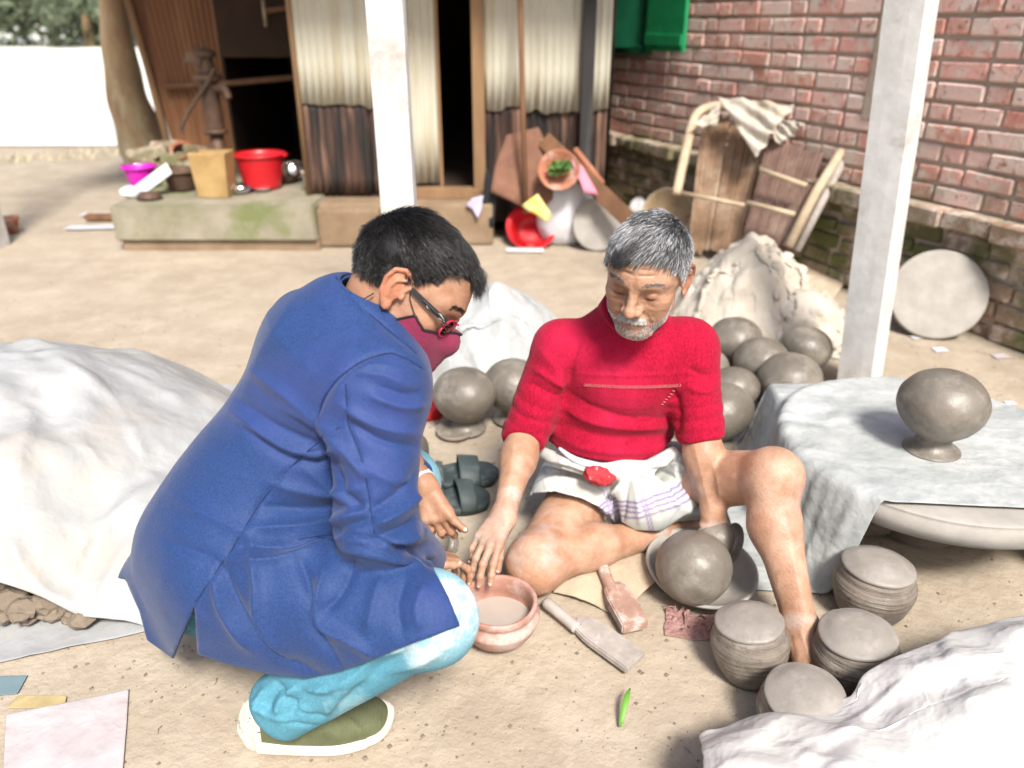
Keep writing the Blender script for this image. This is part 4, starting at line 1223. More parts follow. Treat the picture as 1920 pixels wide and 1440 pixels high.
# ================================================================== SANDALS
def sandal(label, heel, toe, w, seed):
    t = thing('rubber_sandal', label, 'sandal', (heel.x, heel.y, 0), 'grey rubber sandals behind the bowl')
    u = toe - heel; L = u.length; u.normalize(); n = Vector((-u.y, u.x, 0))
    def outline(s):   # half width along the length
        return w * (.36 + .16 * math.sin(s * math.pi) + .10 * math.sin(max(0, (s - .35)) / .65 * math.pi)) * (1 - .95 * max(0, (s - .86) / .14) ** 2.4) * (1 - .9 * max(0, (.10 - s) / .10) ** 2)
    bm = bmesh.new(); N_ = 28; rows = []
    for i in range(N_ + 1):
        s = i / N_; h = outline(s) + .002; c_ = heel + u * L * s
        rows.append([bm.verts.new(c_ + n * h * k + Vector((0, 0, z))) for k, z in ((-1, .002), (-1.03, .022), (-.9, .026), (-.5, .021), (.5, .021), (.9, .026), (1.03, .022), (1, .002))])
    for a, b in zip(rows[:-1], rows[1:]):
        for k in range(8): bm.faces.new((a[k], b[k], b[(k + 1) % 8], a[(k + 1) % 8]))
    bm.faces.new(rows[0]); bm.faces.new(rows[-1][::-1])
    bmesh.ops.recalc_face_normals(bm, faces=bm.faces[:])
    from_bm('sole', bm, m_rubber, t, True)
    for nm, s0, s1, hh in (('strap', .48, .74, .062), ('ankle_strap', .20, .28, .050)):
        V = []; 
        ns, nk = 8, 18
        for i in range(ns + 1):
            s = s0 + (s1 - s0) * i / ns
            for k in range(nk + 1):
                a = math.pi * k / nk
                h = outline(s) * 1.04
                V.append(heel + u * L * s + n * h * math.cos(a) + Vector((0, 0, .012 + hh * (1 - .18 * (i / ns)) * math.sin(a) ** .8)))
        F = [(i * (nk + 1) + k, (i + 1) * (nk + 1) + k, (i + 1) * (nk + 1) + k + 1, i * (nk + 1) + k + 1) for i in range(ns) for k in range(nk)]
        o = make_mesh(nm, [tuple(v) for v in V], F, m_rubber, t); solidify(o, .006)
sandal('grey rubber sandal lying farther from the bowl, toe to the right', G(790, 905), G(935, 893), .115, 1)
sandal('grey rubber sandal lying nearer the bowl, partly behind the hand', G(800, 955), G(918, 938), .105, 2)

# ================================================================== WASHING SLAB OBJECTS
HS = .285
def at_slab(px, py): return G(px, py, HS)
def bucket(name, label, px, py, rt, rb_, h, mat, rim=True, cat='bucket', loc=None, R=None, parts=True):
    p = loc if loc is not None else at_slab(px, py)
    t = thing(name, label, cat, tuple(p))
    lathe('tub', [(.0001, .004), (rb_ * .96, .003), (rb_, .01)] + [(rb_ + (rt - rb_) * k / 8, .01 + (h - .01) * k / 8) for k in range(1, 9)] + [(rt - .004, h - .002)] + [((rb_ + (rt - rb_) * k / 8) - .004, .012 + (h - .012) * k / 8) for k in range(7, -1, -1)] + [(.0001, .012)], mat, t, 48, p, R, .003)
    if rim: lathe('rim', [(rt - .004, h - .012), (rt + .008, h - .012), (rt + .010, h - .002), (rt + .004, h + .004), (rt - .004, h + .003)], mat, t, 48, p, R, .003)
    return t, p
t, p = bucket('plastic_bucket', 'magenta plastic bucket at the left end of the slab', 268, 352, .105, .07, .145, m_magenta)
tube('handle', smooth_path([p + Vector((-.108, 0, .14)), p + Vector((-.09, -.05, .17)), p + Vector((0, -.10, .165)), p + Vector((.09, -.05, .17)), p + Vector((.108, 0, .14))], 6), .003, m_steel, t, 6)
t, p = bucket('plastic_basin', 'tall red plastic bucket standing in the shed opening', 494, 352, .165, .12, .225, m_red)
for s in (-1, 1): box('lug', p + Vector((s * .172, 0, .215)), (.03, .05, .018), m_red, t)
# cut tin can container
p = at_slab(408, 366)
t = thing('cut_container', 'yellowish square cut can standing beside the hand pump', 'container', tuple(p))
bm = bmesh.new()
w0, w1, hh_ = .095, .115, .275
ring = []
for (k, z) in ((w0, 0), (w1, hh_), (w1 - .006, hh_), (w0 - .006, .01)):
    ring.append([bm.verts.new(p + Vector((a * k, b * k * .8, z + (random.uniform(-.008, .008) if z > .1 else 0)))) for a, b in ((-1, -1), (1, -1), (1, 1), (-1, 1))])
for a, b in zip(ring[:-1], ring[1:]):
    for k in range(4): bm.faces.new((a[k], a[(k + 1) % 4], b[(k + 1) % 4], b[k]))
bm.faces.new(ring[-1]); bm.faces.new(ring[0][::-1])
bmesh.ops.recalc_face_normals(bm, faces=bm.faces[:])
from_bm('can', bm, m_tanplastic, t)
# hand pump
p = at_slab(420, 345)
t = thing('hand_pump', 'rusty cast iron hand pump with its handle down, on the washing slab', 'pump', tuple(p))
lathe('foot', [(.0001, .0), (.085, 0), (.085, .03), (.05, .05), (.045, .10)], m_iron, t, 24, p)
tube('standpipe', [p + Vector((0, 0, .04)), p + Vector((0, 0, .34))], .044, m_iron, t, 20)
lathe('flange', [(.05, .33), (.075, .335), (.075, .36), (.05, .365)], m_iron, t, 24, p)
lathe('barrel', curve_prof([(.058, .36), (.06, .40), (.058, .60), (.062, .66), (.088, .665), (.088, .70), (.05, .705)], 3), m_iron, t, 28, p)
lathe('cap', curve_prof([(.055, .70), (.06, .74), (.052, .80), (.075, .81), (.072, .84), (.03, .86), (.0001, .865)], 3), m_iron, t, 24, p)
tube('spout', smooth_path([p + Vector((.04, -.02, .62)), p + Vector((.12, -.06, .62)), p + Vector((.145, -.075, .56))], 5), [.03] * 6 + [.026] * 5, m_iron, t, 14)
tube('handle', smooth_path([D(402, 128, p.y - .06), D(386, 160, p.y - .08), D(356, 205, p.y - .10), D(340, 240, p.y - .12), D(343, 250, p.y - .12)], 5), [.016] * 8 + [.013] * 13, m_iron, t, 10)
box('fulcrum', p + Vector((-.05, -.05, .80)), (.10, .035, .07), m_iron, t, Euler((0, .3, 0)).to_matrix())
tube('rod', [p + Vector((0, 0, .84)), p + Vector((0, 0, .90))], .012, m_iron, t, 8)
# dishes, pans and pots on the slab
def dish(label, px, py, r, h, mat, name='metal_dish', R=None, hgt=HS, cat='dish', dz=0):
    q = G(px, py, hgt); q = Vector((q.x, q.y, hgt + dz))
    t = thing(name, label, cat, tuple(q))
    lathe('bowl', curve_prof([(.0001, .002), (r * .6, .002), (r * .9, h * .5), (r, h), (r * 1.08, h + .003), (r * .97, h - .002), (r * .85, h * .5), (r * .55, .008), (.0001, .006)], 4), mat, t, 36, q, R)
    return t
dish('small steel dish on the slab below the hand pump', 452, 362, .07, .03, m_steel)
dish('steel plate beside the small dish, before the red bucket', 492, 358, .06, .022, m_steel)
dish('blackened pan leaning right of the red bucket', 545, 340, .10, .06, m_iron, 'cooking_pan', Euler((.5, -.3, 0)).to_matrix(), cat='pan', dz=.02)
dish('shiny steel lid on the pan right of the red bucket', 556, 338, .055, .02, m_steel, 'pan_lid', Euler((.9, .2, 0)).to_matrix(), cat='lid', dz=.07)
dish('dark pan upside down at the left front of the slab', 282, 372, .075, .04, m_iron, 'cooking_pan', Euler((math.pi - .1, 0, 0)).to_matrix(), cat='pan', dz=.045)
# bright tray leaning
a, b_ = D(255, 365, 5.02), D(318, 318, 5.08)
t = thing('white_tray', 'white enamel tray leaning against the magenta bucket', 'tray', tuple(a))
ux = (b_ - a).normalized(); R_ = frame_from(Vector((.25, -.75, .6)), ux)
R_ = Matrix((ux, Vector((0, -.62, .78)).cross(ux).normalized(), Vector((0, -.62, .78)))).transposed()
box('tray', (a + b_) / 2 + Vector((0, 0, .01)), ((b_ - a).length, .10, .012), m_white, t, R_, .005)
g = at_slab(240, 372)
t = thing('plastic_bag', 'white plastic bag crumpled at the left corner of the slab', 'bag', tuple(g))
bm = bmesh.new(); bmesh.ops.create_icosphere(bm, subdivisions=4, radius=.07)
for v in bm.verts:
    nn = float(noise3(np.array([v.co]), 5, 22)[0]); v.co = v.co * (1 + .45 * nn); v.co.z *= .5; v.co += g + Vector((0, .05, .03))
from_bm('bag', bm, m_white, t, True)
for (px, py, w, lab) in ((195, 403, .14, 'white plastic scrap on the earth left of the slab, upper one'), (188, 428, .20, 'long white plastic scrap on the earth left of the slab, lower one')):
    g = G(px, py)
    c = drape('plastic_scrap', [g + Vector((-w, -.05, 0)), g + Vector((w, -.04, 0)), g + Vector((w, .06, 0)), g + Vector((-w, .05, 0))], 24, 12, lambda x, y: ground_z(x, y) + .01, m_white, None, slack=1.12, iters=50, seed=int(px), lift=.02, noise=.03, nsc=16)
    tag(c, lab, 'scrap')
g = G(185, 414)
t = thing('wood_plank', 'dark plank end lying between the white scraps left of the slab', 'plank', tuple(g)); box('plank', g + Vector((.05, 0, .03)), (.26, .07, .04), m_woodbrown, t)
# clay pots and bricks behind the tray
p = at_slab(338, 322)
t = thing('terracotta_pot', 'terracotta pot lying on the heap behind the white tray', 'pot', tuple(p))
lathe('body', curve_prof([(.0001, 0), (.06, .01), (.10, .06), (.10, .11), (.06, .15), (.055, .165), (.075, .18)], 4), m_terra, t, 32, p + Vector((0, .15, .05)), Euler((.9, .2, 0)).to_matrix())
bucket('cooking_pot', 'dark round cooking pot behind the white tray', 345, 355, .12, .09, .13, m_iron, True, 'pot')
p = at_slab(300, 335) + Vector((0, .35, 0))
bk = thing('brick_pile', 'small heap of bricks and roots at the foot of the leaning trunk', 'brick pile', tuple(p))
for i in range(12):
    q = p + Vector((random.uniform(-.28, .26), random.uniform(-.1, .2), .03 + .05 * (i % 3)))
    o = bpy.data.objects.new('brick', low[i % 8]); COL.objects.link(o); o.parent = bk
    o.matrix_parent_inverse = Matrix.Translation(bk.location).inverted()
    o.matrix_basis = Matrix.Translation(q) @ Euler((random.uniform(-.3, .3), random.uniform(-.3, .3), random.uniform(0, 3))).to_matrix().to_4x4()
t, p = bucket('plastic_mug', 'cream plastic mug at the right end of the slab by the rusty sheet', 584, 358, .05, .038, .13, m_cream, True, 'mug')
# things on the earth in front
g = G(560, 452)
t = thing('broken_brick', 'terracotta brick leaning on the slab front', 'brick', tuple(g)); box('brick', g + Vector((0, .04, .085)), (.15, .07, .15), m_terra, t, Euler((-.35, .18, .2)).to_matrix(), .008, .006)
g = G(596, 436)
t = thing('brick_shard', 'small red shard right of the leaning brick', 'shard', tuple(g)); box('shard', g + Vector((0, 0, .02)), (.11, .06, .04), m_terra, t, Euler((.2, .2, .7)).to_matrix(), .008, .008)
g = G(642, 452)
t = thing('terracotta_cover', 'conical terracotta pot lid lying behind the dark-haired head', 'lid', tuple(g))
lathe('lid', curve_prof([(.115, 0), (.12, .008), (.07, .035), (.03, .05), (.028, .075), (.036, .085), (.0001, .088)], 4), m_terra, t, 40, g)
g = G(24, 437)
t = thing('flower_pot', 'small terracotta flower pot at the left edge', 'pot', tuple(g)); lathe('body', [(.0001, 0), (.035, 0), (.055, .09), (.062, .09), (.062, .11), (.05, .11), (.045, .08), (.0001, .075)], m_terra, t, 28, g)
crown_mesh('seedling', [((g.x, g.y, .02), .03)], 30, .012, m_green, t, 3)

# ================================================================== CLUTTER BY THE TIN HOUSE
def poly_slab(name, label, cat, pts, th, mat, nrm=(0, -1, 0), bulge=.0, seed=0, group=None):
    """a flat piece whose outline is given by world points, with real thickness"""
    t = thing(name, label, cat, tuple(pts[0]), group)
    bm = bmesh.new()
    vs = [bm.verts.new(p) for p in pts]
    bm.faces.new(vs)
    bmesh.ops.triangulate(bm, faces=bm.faces[:])
    bmesh.ops.subdivide_edges(bm, edges=bm.edges[:], cuts=5, use_grid_fill=True)
    n = Vector(nrm)
    for v in bm.verts:
        q = float(noise3(np.array([v.co]), seed, 7)[0]); v.co += n * q * bulge
    o = from_bm(name + '_body', bm, mat, t, True)
    o.name = 'sheet'
    solidify(o, th)
    return t
poly_slab('jute_sack', 'brown jute sack hung against the rusty tin, right of the doorway', 'sack', [D(950, 255, 4.98), D(1010, 240, 4.98), D(1033, 290, 4.95), D(1036, 372, 4.86), D(1012, 398, 4.82), D(968, 382, 4.84), D(920, 358, 4.88), D(928, 312, 4.93)], .025, m_jute, bulge=.05, seed=3)
t = thing('slanting_board', 'long brown board slanting down over the white sack', 'board', tuple(G(1180, 420)))
a, b_ = D(1020, 262, 4.95), D(1188, 420, 4.55)
ux = (b_ - a).normalized(); R_ = Matrix((ux, Vector((0, 1, 0)).cross(ux).cross(ux).normalized() * -1, ux.cross(Vector((0, 1, 0)).cross(ux).cross(ux).normalized() * -1))).transposed()
box('board', (a + b_) / 2, ((b_ - a).length, .03, .10), m_woodbrown, t, R_, .006)
t = thing('slanting_stick', 'thin stick crossing behind the slanting board', 'stick', tuple(D(1120, 350, 4.9)))
tube('stick', [D(1012, 262, 4.97), D(1090, 330, 4.8), D(1165, 405, 4.6)], .014, m_doorwood, t, 8)
t = thing('bent_bamboo', 'short reddish stick leaning against the black corner post', 'stick', tuple(D(1100, 330, 4.9)))
tube('stick', [D(1078, 280, 4.9), D(1130, 345, 4.75)], .02, m_terra, t, 8)
# basket with greens
p = D(1048, 318, 4.72)
t = thing('terracotta_basin', 'terracotta basin tipped on top of the white sack', 'basin', tuple(p))
R_ = Euler((math.radians(62), math.radians(-14), 0)).to_matrix()
lathe('basin', curve_prof([(.0001, -.06), (.06, -.055), (.115, -.01), (.125, .0), (.112, -.003), (.055, -.045), (.0001, -.05)], 5), m_terra, t, 40, p, R_)
t = thing('green_leaves', 'bunch of bright green leaves inside the terracotta basin', 'leaves', tuple(p))
crown_mesh('leaf_bunch', [((p.x - .02, p.y - .03, p.z + .01), .05), ((p.x + .03, p.y - .04, p.z + .03), .04)], 260, .02, m_green, t, 4)
# white bulging sack
def blob(name, label, cat, c, r, mat, seed, amp=.14, sc=10, R=None, sharp=1.0):
    t = thing(name, label, cat, (c[0], c[1], c[2]))
    bm = bmesh.new(); bmesh.ops.create_icosphere(bm, subdivisions=5, radius=1)
    co = np.array([v.co for v in bm.verts]); rr2 = A(r)
    P = co * rr2
    nz = noise3(P, seed, sc) + .5 * noise3(P, seed + 5, sc * 2.2)
    rid = 1 - np.abs(noise3(P, seed + 9, sc * .7)) * 3
    P = P * (1 + amp * nz + amp * .35 * np.clip(rid, -1, 1))[:, None]
    P[:, 2] = np.maximum(P[:, 2], -rr2[2] * .8)
    for v, q in zip(bm.verts, P):
        q = Vector(q); 
        if R is not None: q = R @ q
        v.co = q + Vector(c)
    from_bm(name + '_body', bm, mat, t, True).name = 'bag'
    return t
p = G(1072, 452)
blob('white_sack', 'bulging white sack standing between the red basin and the clay disc', 'sack', (p.x - .060, p.y - .04, .20), (.180, .12, .245), m_white, 5, .10, 9)
poly_slab('pink_sheet', 'dull pink plastic strip behind the white sack', 'plastic sheet', [D(1070, 300, 4.75), D(1092, 312, 4.73), D(1122, 365, 4.66), D(1096, 362, 4.66)], .012, m_pinkcloth, bulge=.02)
p = G(1122, 458)
def lean_disc(label, px, py_bottom, r, lean, yaw, mat, th=.022, cat='disc', name='clay_disc', y_off=0):
    g = G(px, py_bottom)
    t = thing(name, label, cat, tuple(g))
    R = (Matrix.Rotation(yaw, 3, 'Z') @ Matrix.Rotation(math.radians(90) - lean, 3, 'X'))
    c = g + R @ Vector((0, r, 0))
    lathe('disc', curve_prof([(.0001, 0), (r * .93, 0), (r, th * .3), (r, th * .75), (r * .96, th), (r * .5, th * .95), (.0001, th * .95)], 3), mat, t, 56, c, R, .006)
    return t, c, R
lean_disc('thick round clay disc leaning on the white sack', 1120, 470, .160, math.radians(16), math.radians(-6), m_clay_pale, .03)
t, c_, R_ = lean_disc('large grey disc leaning against the foot of the brick wall', 1742, 634, .198, math.radians(24), math.radians(58 - 90 + 8), m_clay_pale, .02)
# wicker basket leaning
g = G(1252, 446)
t = thing('wicker_basket', 'round wicker basket leaning on its side left of the bamboo panels', 'basket', tuple(g))
R_ = Matrix.Rotation(math.radians(-18), 3, 'Z') @ Matrix.Rotation(math.radians(58), 3, 'X')
c_ = g + Vector((0, .05, .15))
lathe('weave', curve_prof([(.0001, -.055), (.07, -.05), (.13, -.02), (.168, .01), (.160, .006), (.12, -.02), (.06, -.042), (.0001, -.046)], 5), m_wicker, t, 44, c_, R_)
tube('rim', [c_ + R_ @ Vector((.168 * math.cos(a), .168 * math.sin(a), .012)) for a in np.linspace(0, 6.283, 40)], .008, m_bamboo, t, 8)
joined_tubes('ribs', [([c_ + R_ @ Vector((rr3 * math.cos(a), rr3 * math.sin(a), -.048 + .055 * (rr3 / .16) ** 2 + .003)) for a in np.linspace(0, 6.283, 30)], .0035) for rr3 in (.04, .06, .08, .10, .12, .14)], m_wicker, t, 5)
# red basin
g = G(996, 462)
t = thing('red_basin', 'red plastic basin tilted towards the yard left of the white sack', 'basin', tuple(g))
R_ = Euler((math.radians(48), 0, 0)).to_matrix()
c_ = g + Vector((0, .04, .115))
lathe('basin', curve_prof([(.0001, -.085), (.09, -.08), (.13, -.01), (.145, .0), (.162, .006), (.158, -.004), (.138, -.012), (.10, -.092), (.0001, -.096)], 5), m_red, t, 48, c_, R_)
g = G(984, 472)
t = thing('paper_strip', 'white paper strip lying in front of the red basin', 'paper', tuple(g)); box('strip', g + Vector((0, 0, .012)), (.235, .05, .016), m_white, t, Euler((0, 0, -.03)).to_matrix(), .003)
poly_slab('yellow_packet', 'yellow printed packet standing on the red basin rim', 'packet', [D(978, 385, 4.62), D(1008, 363, 4.64), D(1034, 402, 4.60), D(1026, 418, 4.58), D(1002, 400, 4.60), D(990, 396, 4.61)], .012, m_yellow, bulge=.01)
poly_slab('black_cloth', 'black cloth strip hanging beside the doorway foot', 'cloth', [D(912, 315, 4.92), D(922, 330, 4.92), D(930, 372, 4.9), D(926, 425, 4.88), D(918, 424, 4.88), D(914, 385, 4.9), D(903, 380, 4.9), D(908, 350, 4.92)], .02, m_black, bulge=.02)
poly_slab('lilac_cloth', 'lilac rag lying left of the black cloth strip', 'cloth', [D(885, 372, 4.86), D(906, 366, 4.88), D(903, 392, 4.86), D(896, 410, 4.84), D(886, 392, 4.86), D(874, 384, 4.86)], .02, m_lilac, bulge=.02)
g = G(1196, 400)
t = thing('blue_white_bag', 'small pale blue and white bag behind the wicker basket', 'bag', tuple(g))
blob_o = None
bm = bmesh.new(); bmesh.ops.create_icosphere(bm, subdivisions=3, radius=.07)
for v in bm.verts: v.co = v.co * (1 + .4 * float(noise3(np.array([v.co]), 15, 20)[0])) + g + Vector((0, 0, .05))
from_bm('bag', bm, m_white, t, True)

# ================================================================== BAMBOO PANELS
def panel(label, bl, br, tr_, tl, mat, grp, seed, frame=True, ragged=True):
    t = thing('bamboo_screen', label, 'bamboo screen', tuple((bl + br) / 2), grp)
    n = 14; bl, br, tr_, tl = map(Vector, (bl, br, tr_, tl))
    nrm = (br - bl).cross(tl - bl).normalized()
    rr = random.Random(seed)
    for i in range(n):
        a, b = i / n, (i + .86) / n
        jb = rr.uniform(-.02, .02); jt = rr.uniform(-.01, .02)
        P = []
        for s in (a, b):
            lo = bl.lerp(br, s); hi = tl.lerp(tr_, s)
            P.append((lo + (hi - lo) * jb, hi + (hi - lo) * jt))
        off = nrm * rr.uniform(-.009, .009)
        V = [P[0][0] + off, P[1][0] + off, P[1][1] + off, P[0][1] + off]
        V += [v - nrm * .008 for v in V]
        F = [(0, 1, 2, 3), (7, 6, 5, 4), (0, 4, 5, 1), (1, 5, 6, 2), (2, 6, 7, 3), (3, 7, 4, 0)]
        make_mesh('bamboo_slat', [tuple(v) for v in V], F, mat, t, False)
    return t, nrm
bl, br, tr1, tl1 = D(1290, 472, 4.62), D(1385, 470, 4.40), D(1445, 225, 4.75), D(1318, 215, 4.98)
t, nrm = panel('split bamboo panel with a pale bent frame, draped with white cloth', bl, br, tr1, tl1, m_weave, 'bamboo panels leaning on the brick wall', 1)
tube('frame', smooth_path([D(1268, 365, 4.60), D(1284, 290, 4.70), D(1300, 228, 4.84), D(1318, 206, 4.9), D(1360, 198, 4.86), D(1420, 205, 4.75)], 6), .028, m_bamboo, t, 12)
tube('crossbar', [D(1280, 362, 4.55), D(1396, 385, 4.36)], .012, m_bamboo, t, 8)
bl, br, tr2, tl2 = D(1385, 470, 4.25), D(1475, 480, 4.05), D(1545, 290, 4.30), D(1440, 262, 4.55)
t, nrm = panel('darker bamboo panel right of the draped one, with two rails', bl, br, tr2, tl2, m_weave2, 'bamboo panels leaning on the brick wall', 2)
tube('crossbar', [D(1425, 318, 4.32), D(1512, 348, 4.12)], .014, m_bamboo, t, 8)
tube('crossbar', [D(1400, 380, 4.22), D(1490, 402, 4.02)], .014, m_bamboo, t, 8)
tube('side_pole', [D(1478, 462, 4.0), D(1530, 360, 4.1), D(1578, 282, 4.2)], [.028, .026, .022], m_bamboo, t, 10)
t = thing('bamboo_pole', 'loose bamboo pole leaning behind the darker panel on its right', 'pole', tuple(D(1495, 470, 4.05)))
tube('pole', [D(1494, 470, 4.02), D(1540, 380, 4.1), D(1582, 300, 4.2)], [.022, .022, .02], m_woodgrey, t, 10)
t = thing('floor_pole', 'bamboo pole lying along the wall foot behind the panels', 'pole', tuple(D(1560, 365, 4.2)))
tube('pole', [D(1520, 358, 4.28), D(1625, 385, 3.95)], .03, m_bamboo, t, 10)
# white cloth over the draped panel
V0 = [D(1345, 180, 4.82), D(1488, 192, 4.52), D(1415, 292, 4.45)]
def cloth_tri(name, label, pts, mat, n=26, bulge=.03, seed=0):
    a, b, c = map(A, pts); V = []; F = []
    nn = np.cross(b - a, c - a); nn /= np.linalg.norm(nn)
    ids = {}
    for i in range(n + 1):
        for j in range(n + 1 - i):
            u, v = i / n, j / n
            P = a + (b - a) * u + (c - a) * v
            fold = .5 * math.sin((u - v) * 14 + seed) * (u + v) + fbm(np.array([u * 3]), np.array([v * 3]), seed, 1.5)[0] * 1.4
            P = P + nn * bulge * fold + A((0, 0, -.01 * abs(math.sin(u * 9))))
            ids[i, j] = len(V); V.append(P)
    for i in range(n):
        for j in range(n - i):
            F.append((ids[i, j], ids[i + 1, j], ids[i, j + 1]))
            if j < n - i - 1: F.append((ids[i + 1, j], ids[i + 1, j + 1], ids[i, j + 1]))
    o = make_mesh(name, V, F, mat); solidify(o, .004); return tag(o, label, 'cloth')
cloth_tri('draped_cloth', 'white pointed cloth hanging over the top of the bamboo panel', V0, m_sackw, seed=2)
cloth_tri('draped_cloth', 'narrow pale cloth end hanging right of the pointed cloth', [D(1440, 215, 4.6), D(1512, 235, 4.42), D(1455, 268, 4.45)], m_sackw, seed=5)
cloth_tri('draped_cloth', 'pale cloth end wrapped over the bent frame corner', [D(1296, 238, 4.72), D(1352, 188, 4.82), D(1345, 232, 4.7)], m_sackw, seed=7)

# ================================================================== SMALL LITTER
def scrap(label, px, py, w, d, mat, seed, name='paper_scrap', cat='paper'):
    g = G(px, py)
    c = drape(name, [g + Vector((-w, -d, 0)), g + Vector((w, -d * .6, 0)), g + Vector((w * .8, d, 0)), g + Vector((-w * .9, d * .8, 0))], 14, 12, lambda x, y: ground_z(x, y) + .002, mat, None, slack=1.1, iters=30, seed=seed, lift=.012, noise=.02, nsc=22, sub=1)
    return tag(c, label, cat)
scrap('white paper scrap on the ground below the leaning disc', 1762, 655, .03, .025, m_white, 51)
scrap('crumpled pinkish wrapper on the ground right of the post, by the wall', 1876, 668, .035, .025, m_paper, 52)
scrap('white paper bit touching the leaning disc on its left', 1722, 632, .03, .02, m_white, 53)
scrap('pale blue plastic bit right of the leaning disc', 1795, 622, .025, .018, m_lilac, 54)
scrap('small white scrap near the right frame edge behind the footed pot', 1898, 755, .02, .015, m_white, 55)
scrap('blue plastic corner at the left frame edge', 4, 1292, .04, .03, M('blue_plastic', (.15, .21, .23), None, rough=.4), 56)
t = scrap('yellowed dry leaf above the faded paper sheet', 70, 1322, .055, .018, m_dryleaf, 57, 'dry_leaf', 'leaf')
c = drape('paper_sheet', [G(4, 1470), G(228, 1470), G(240, 1296), G(12, 1346)], 30, 26, lambda x, y: ground_z(x, y) + .003, m_paper, None, slack=1.01, iters=30, seed=60, lift=.006, noise=.008, nsc=6, thick=.003)
tag(c, 'dusty pinkish white sheet of paper in the bottom left corner', 'paper')
# grass blade
g = G(1166, 1345)
V = []; F = []
a, b_ = G(1163, 1362, .003), G(1182, 1290, .02)
u = (b_ - a); n_ = Vector((u.y, -u.x, 0)).normalized()
for i in range(9):
    s = i / 8; w = .006 * math.sin(math.pi * min(1, .15 + s * .85)) + .0005
    c_ = a.lerp(b_, s) + Vector((0, 0, .02 * math.sin(s * 3.1)))
    V += [c_ - n_ * w, c_ + Vector((0, 0, -.0015)), c_ + n_ * w]
for i in range(8):
    for k in (0, 1): F.append((i * 3 + k, i * 3 + k + 1, i * 3 + k + 4, i * 3 + k + 3))
o = make_mesh('grass_blade', [tuple(v) for v in V], F, m_blade); solidify(o, .0006); tag(o, 'single bright green grass blade on the earth, bottom centre', 'grass blade')
# crumbs and twigs of the yard
rr = np.random.default_rng(12)
V = []; F = []; k = 0
ico = [(0, 0, 1), (.9, 0, .1), (0, .9, .1), (-.9, 0, .1), (0, -.9, .1), (0, 0, -.6)]
icf = [(0, 1, 2), (0, 2, 3), (0, 3, 4), (0, 4, 1), (5, 2, 1), (5, 3, 2), (5, 4, 3), (5, 1, 4)]
for i in range(6500):
    y = .75 + 4.2 * rr.random() ** 1.3; x = rr.uniform(-.72, .72) * (y + .6)
    if abs(x) > 2.6: continue
    s = .0012 + .0038 * rr.random() ** 4
    q = rr.uniform(.6, 1.3, (6, 3)); z = float(ground_z(np.array(x), np.array(y)))
    for a_, b2 in zip(ico, q): V.append((x + a_[0] * s * b2[0] * 1.4, y + a_[1] * s * b2[1] * 1.4, z + s * .3 + a_[2] * s * b2[2] * .7))
    F += [(a_ + k, b2 + k, c2 + k) for a_, b2, c2 in icf]; k += 6
tag(make_mesh('soil_crumbs', V, F, m_dirtlump, smooth=False), 'crumbs of dry clay scattered on the yard', 'crumbs', kind='stuff')
specs = []
for i in range(60):
    y = .85 + 3.2 * rr.random() ** 1.2; x = rr.uniform(-.6, .6) * (y + .5); a_ = rr.uniform(0, 6.28); l = rr.uniform(.01, .035)
    z = float(ground_z(np.array(x), np.array(y))) + .002
    specs.append(([(x, y, z), (x + math.cos(a_) * l * .5, y + math.sin(a_) * l * .5, z + .003), (x + math.cos(a_ + .3) * l, y + math.sin(a_ + .3) * l, z)], .0009))
tag(joined_tubes('straw_bits', specs, m_twig, None, 5), 'bits of straw and twig on the yard', 'straw', kind='stuff')
# ================================================================== PEOPLE
def c2w(x, y, z):
    """right / up / away as seen in the photo -> world direction"""
    return Vector((x, y * SP + z * CP, y * CP - z * SP))
def ortho(f, u):
    f = Vector(f).normalized(); u = Vector(u); u = (u - f * u.dot(f)).normalized(); x = f.cross(u)
    return A(x), A(f), A(u)
m_skinB = M('brown_skin', (.37, .20, .125), (.30, .155, .092), 30, .50, .8, 180, c3=(.45, .28, .195), s3=12, t3=(.48, .72), sss=.10, attr='tint', bdist=.0013, spec=.4, grit=((.25, .11, .06), 260, .62, .76))  # the crouching man's own skin colour, mottled at random
m_skinR = M('tanned_skin', (.40, .225, .142), (.32, .17, .102), 30, .50, .9, 150, c3=(.50, .325, .235), s3=9, t3=(.46, .70), sss=.10, attr='tint', bdist=.0016, spec=.45, grit=((.26, .115, .06), 240, .60, .75))
m_jacket = M('navy_jacket_weave', (.015, .047, .165), (.008, .028, .105), 330, .62, .9, 420, c3=(.030, .050, .195), s3=3, t3=(.5, .75), bdist=.0012, sheen=.1, spec=.3, detail=2.0)
m_lining = M('jacket_collar_edge', (.020, .046, .16), None, rough=.7)
m_jeans = M('washed_teal_jeans', (.085, .27, .35), (.06, .20, .28), 240, .85, .9, 380, c3=(.34, .52, .56), s3=6, t3=(.52, .74), bdist=.0012, attr='tint')
m_jumper = M('crimson_knit', (.37, .006, .034), (.25, .0035, .020), 210, .92, 1.0, 230, c3=(.42, .013, .05), s3=5, t3=(.5, .75), bdist=.0022, sheen=.05, spec=.12, stretch=(1, 1, .5), bstretch=(1, 1, .5), detail=2.0)
m_stitch = M('pale_stitching', (.50, .20, .19), None, rough=.9)
m_shirt = M('pale_cuff', (.48, .51, .55), None, rough=.8)
m_maskc = M('burgundy_mask_cloth', (.20, .016, .055), (.16, .012, .042), 200, .85, .7, 400, bdist=.0008, sheen=.1)
m_maskedge = M('black_mask_binding', (.012, .010, .014), None, rough=.6)
m_frame = M('black_spectacle_frame', (.012, .011, .012), None, rough=.18, spec=.6)
m_framered = M('red_spectacle_rim', (.48, .02, .07), None, rough=.25, spec=.6)
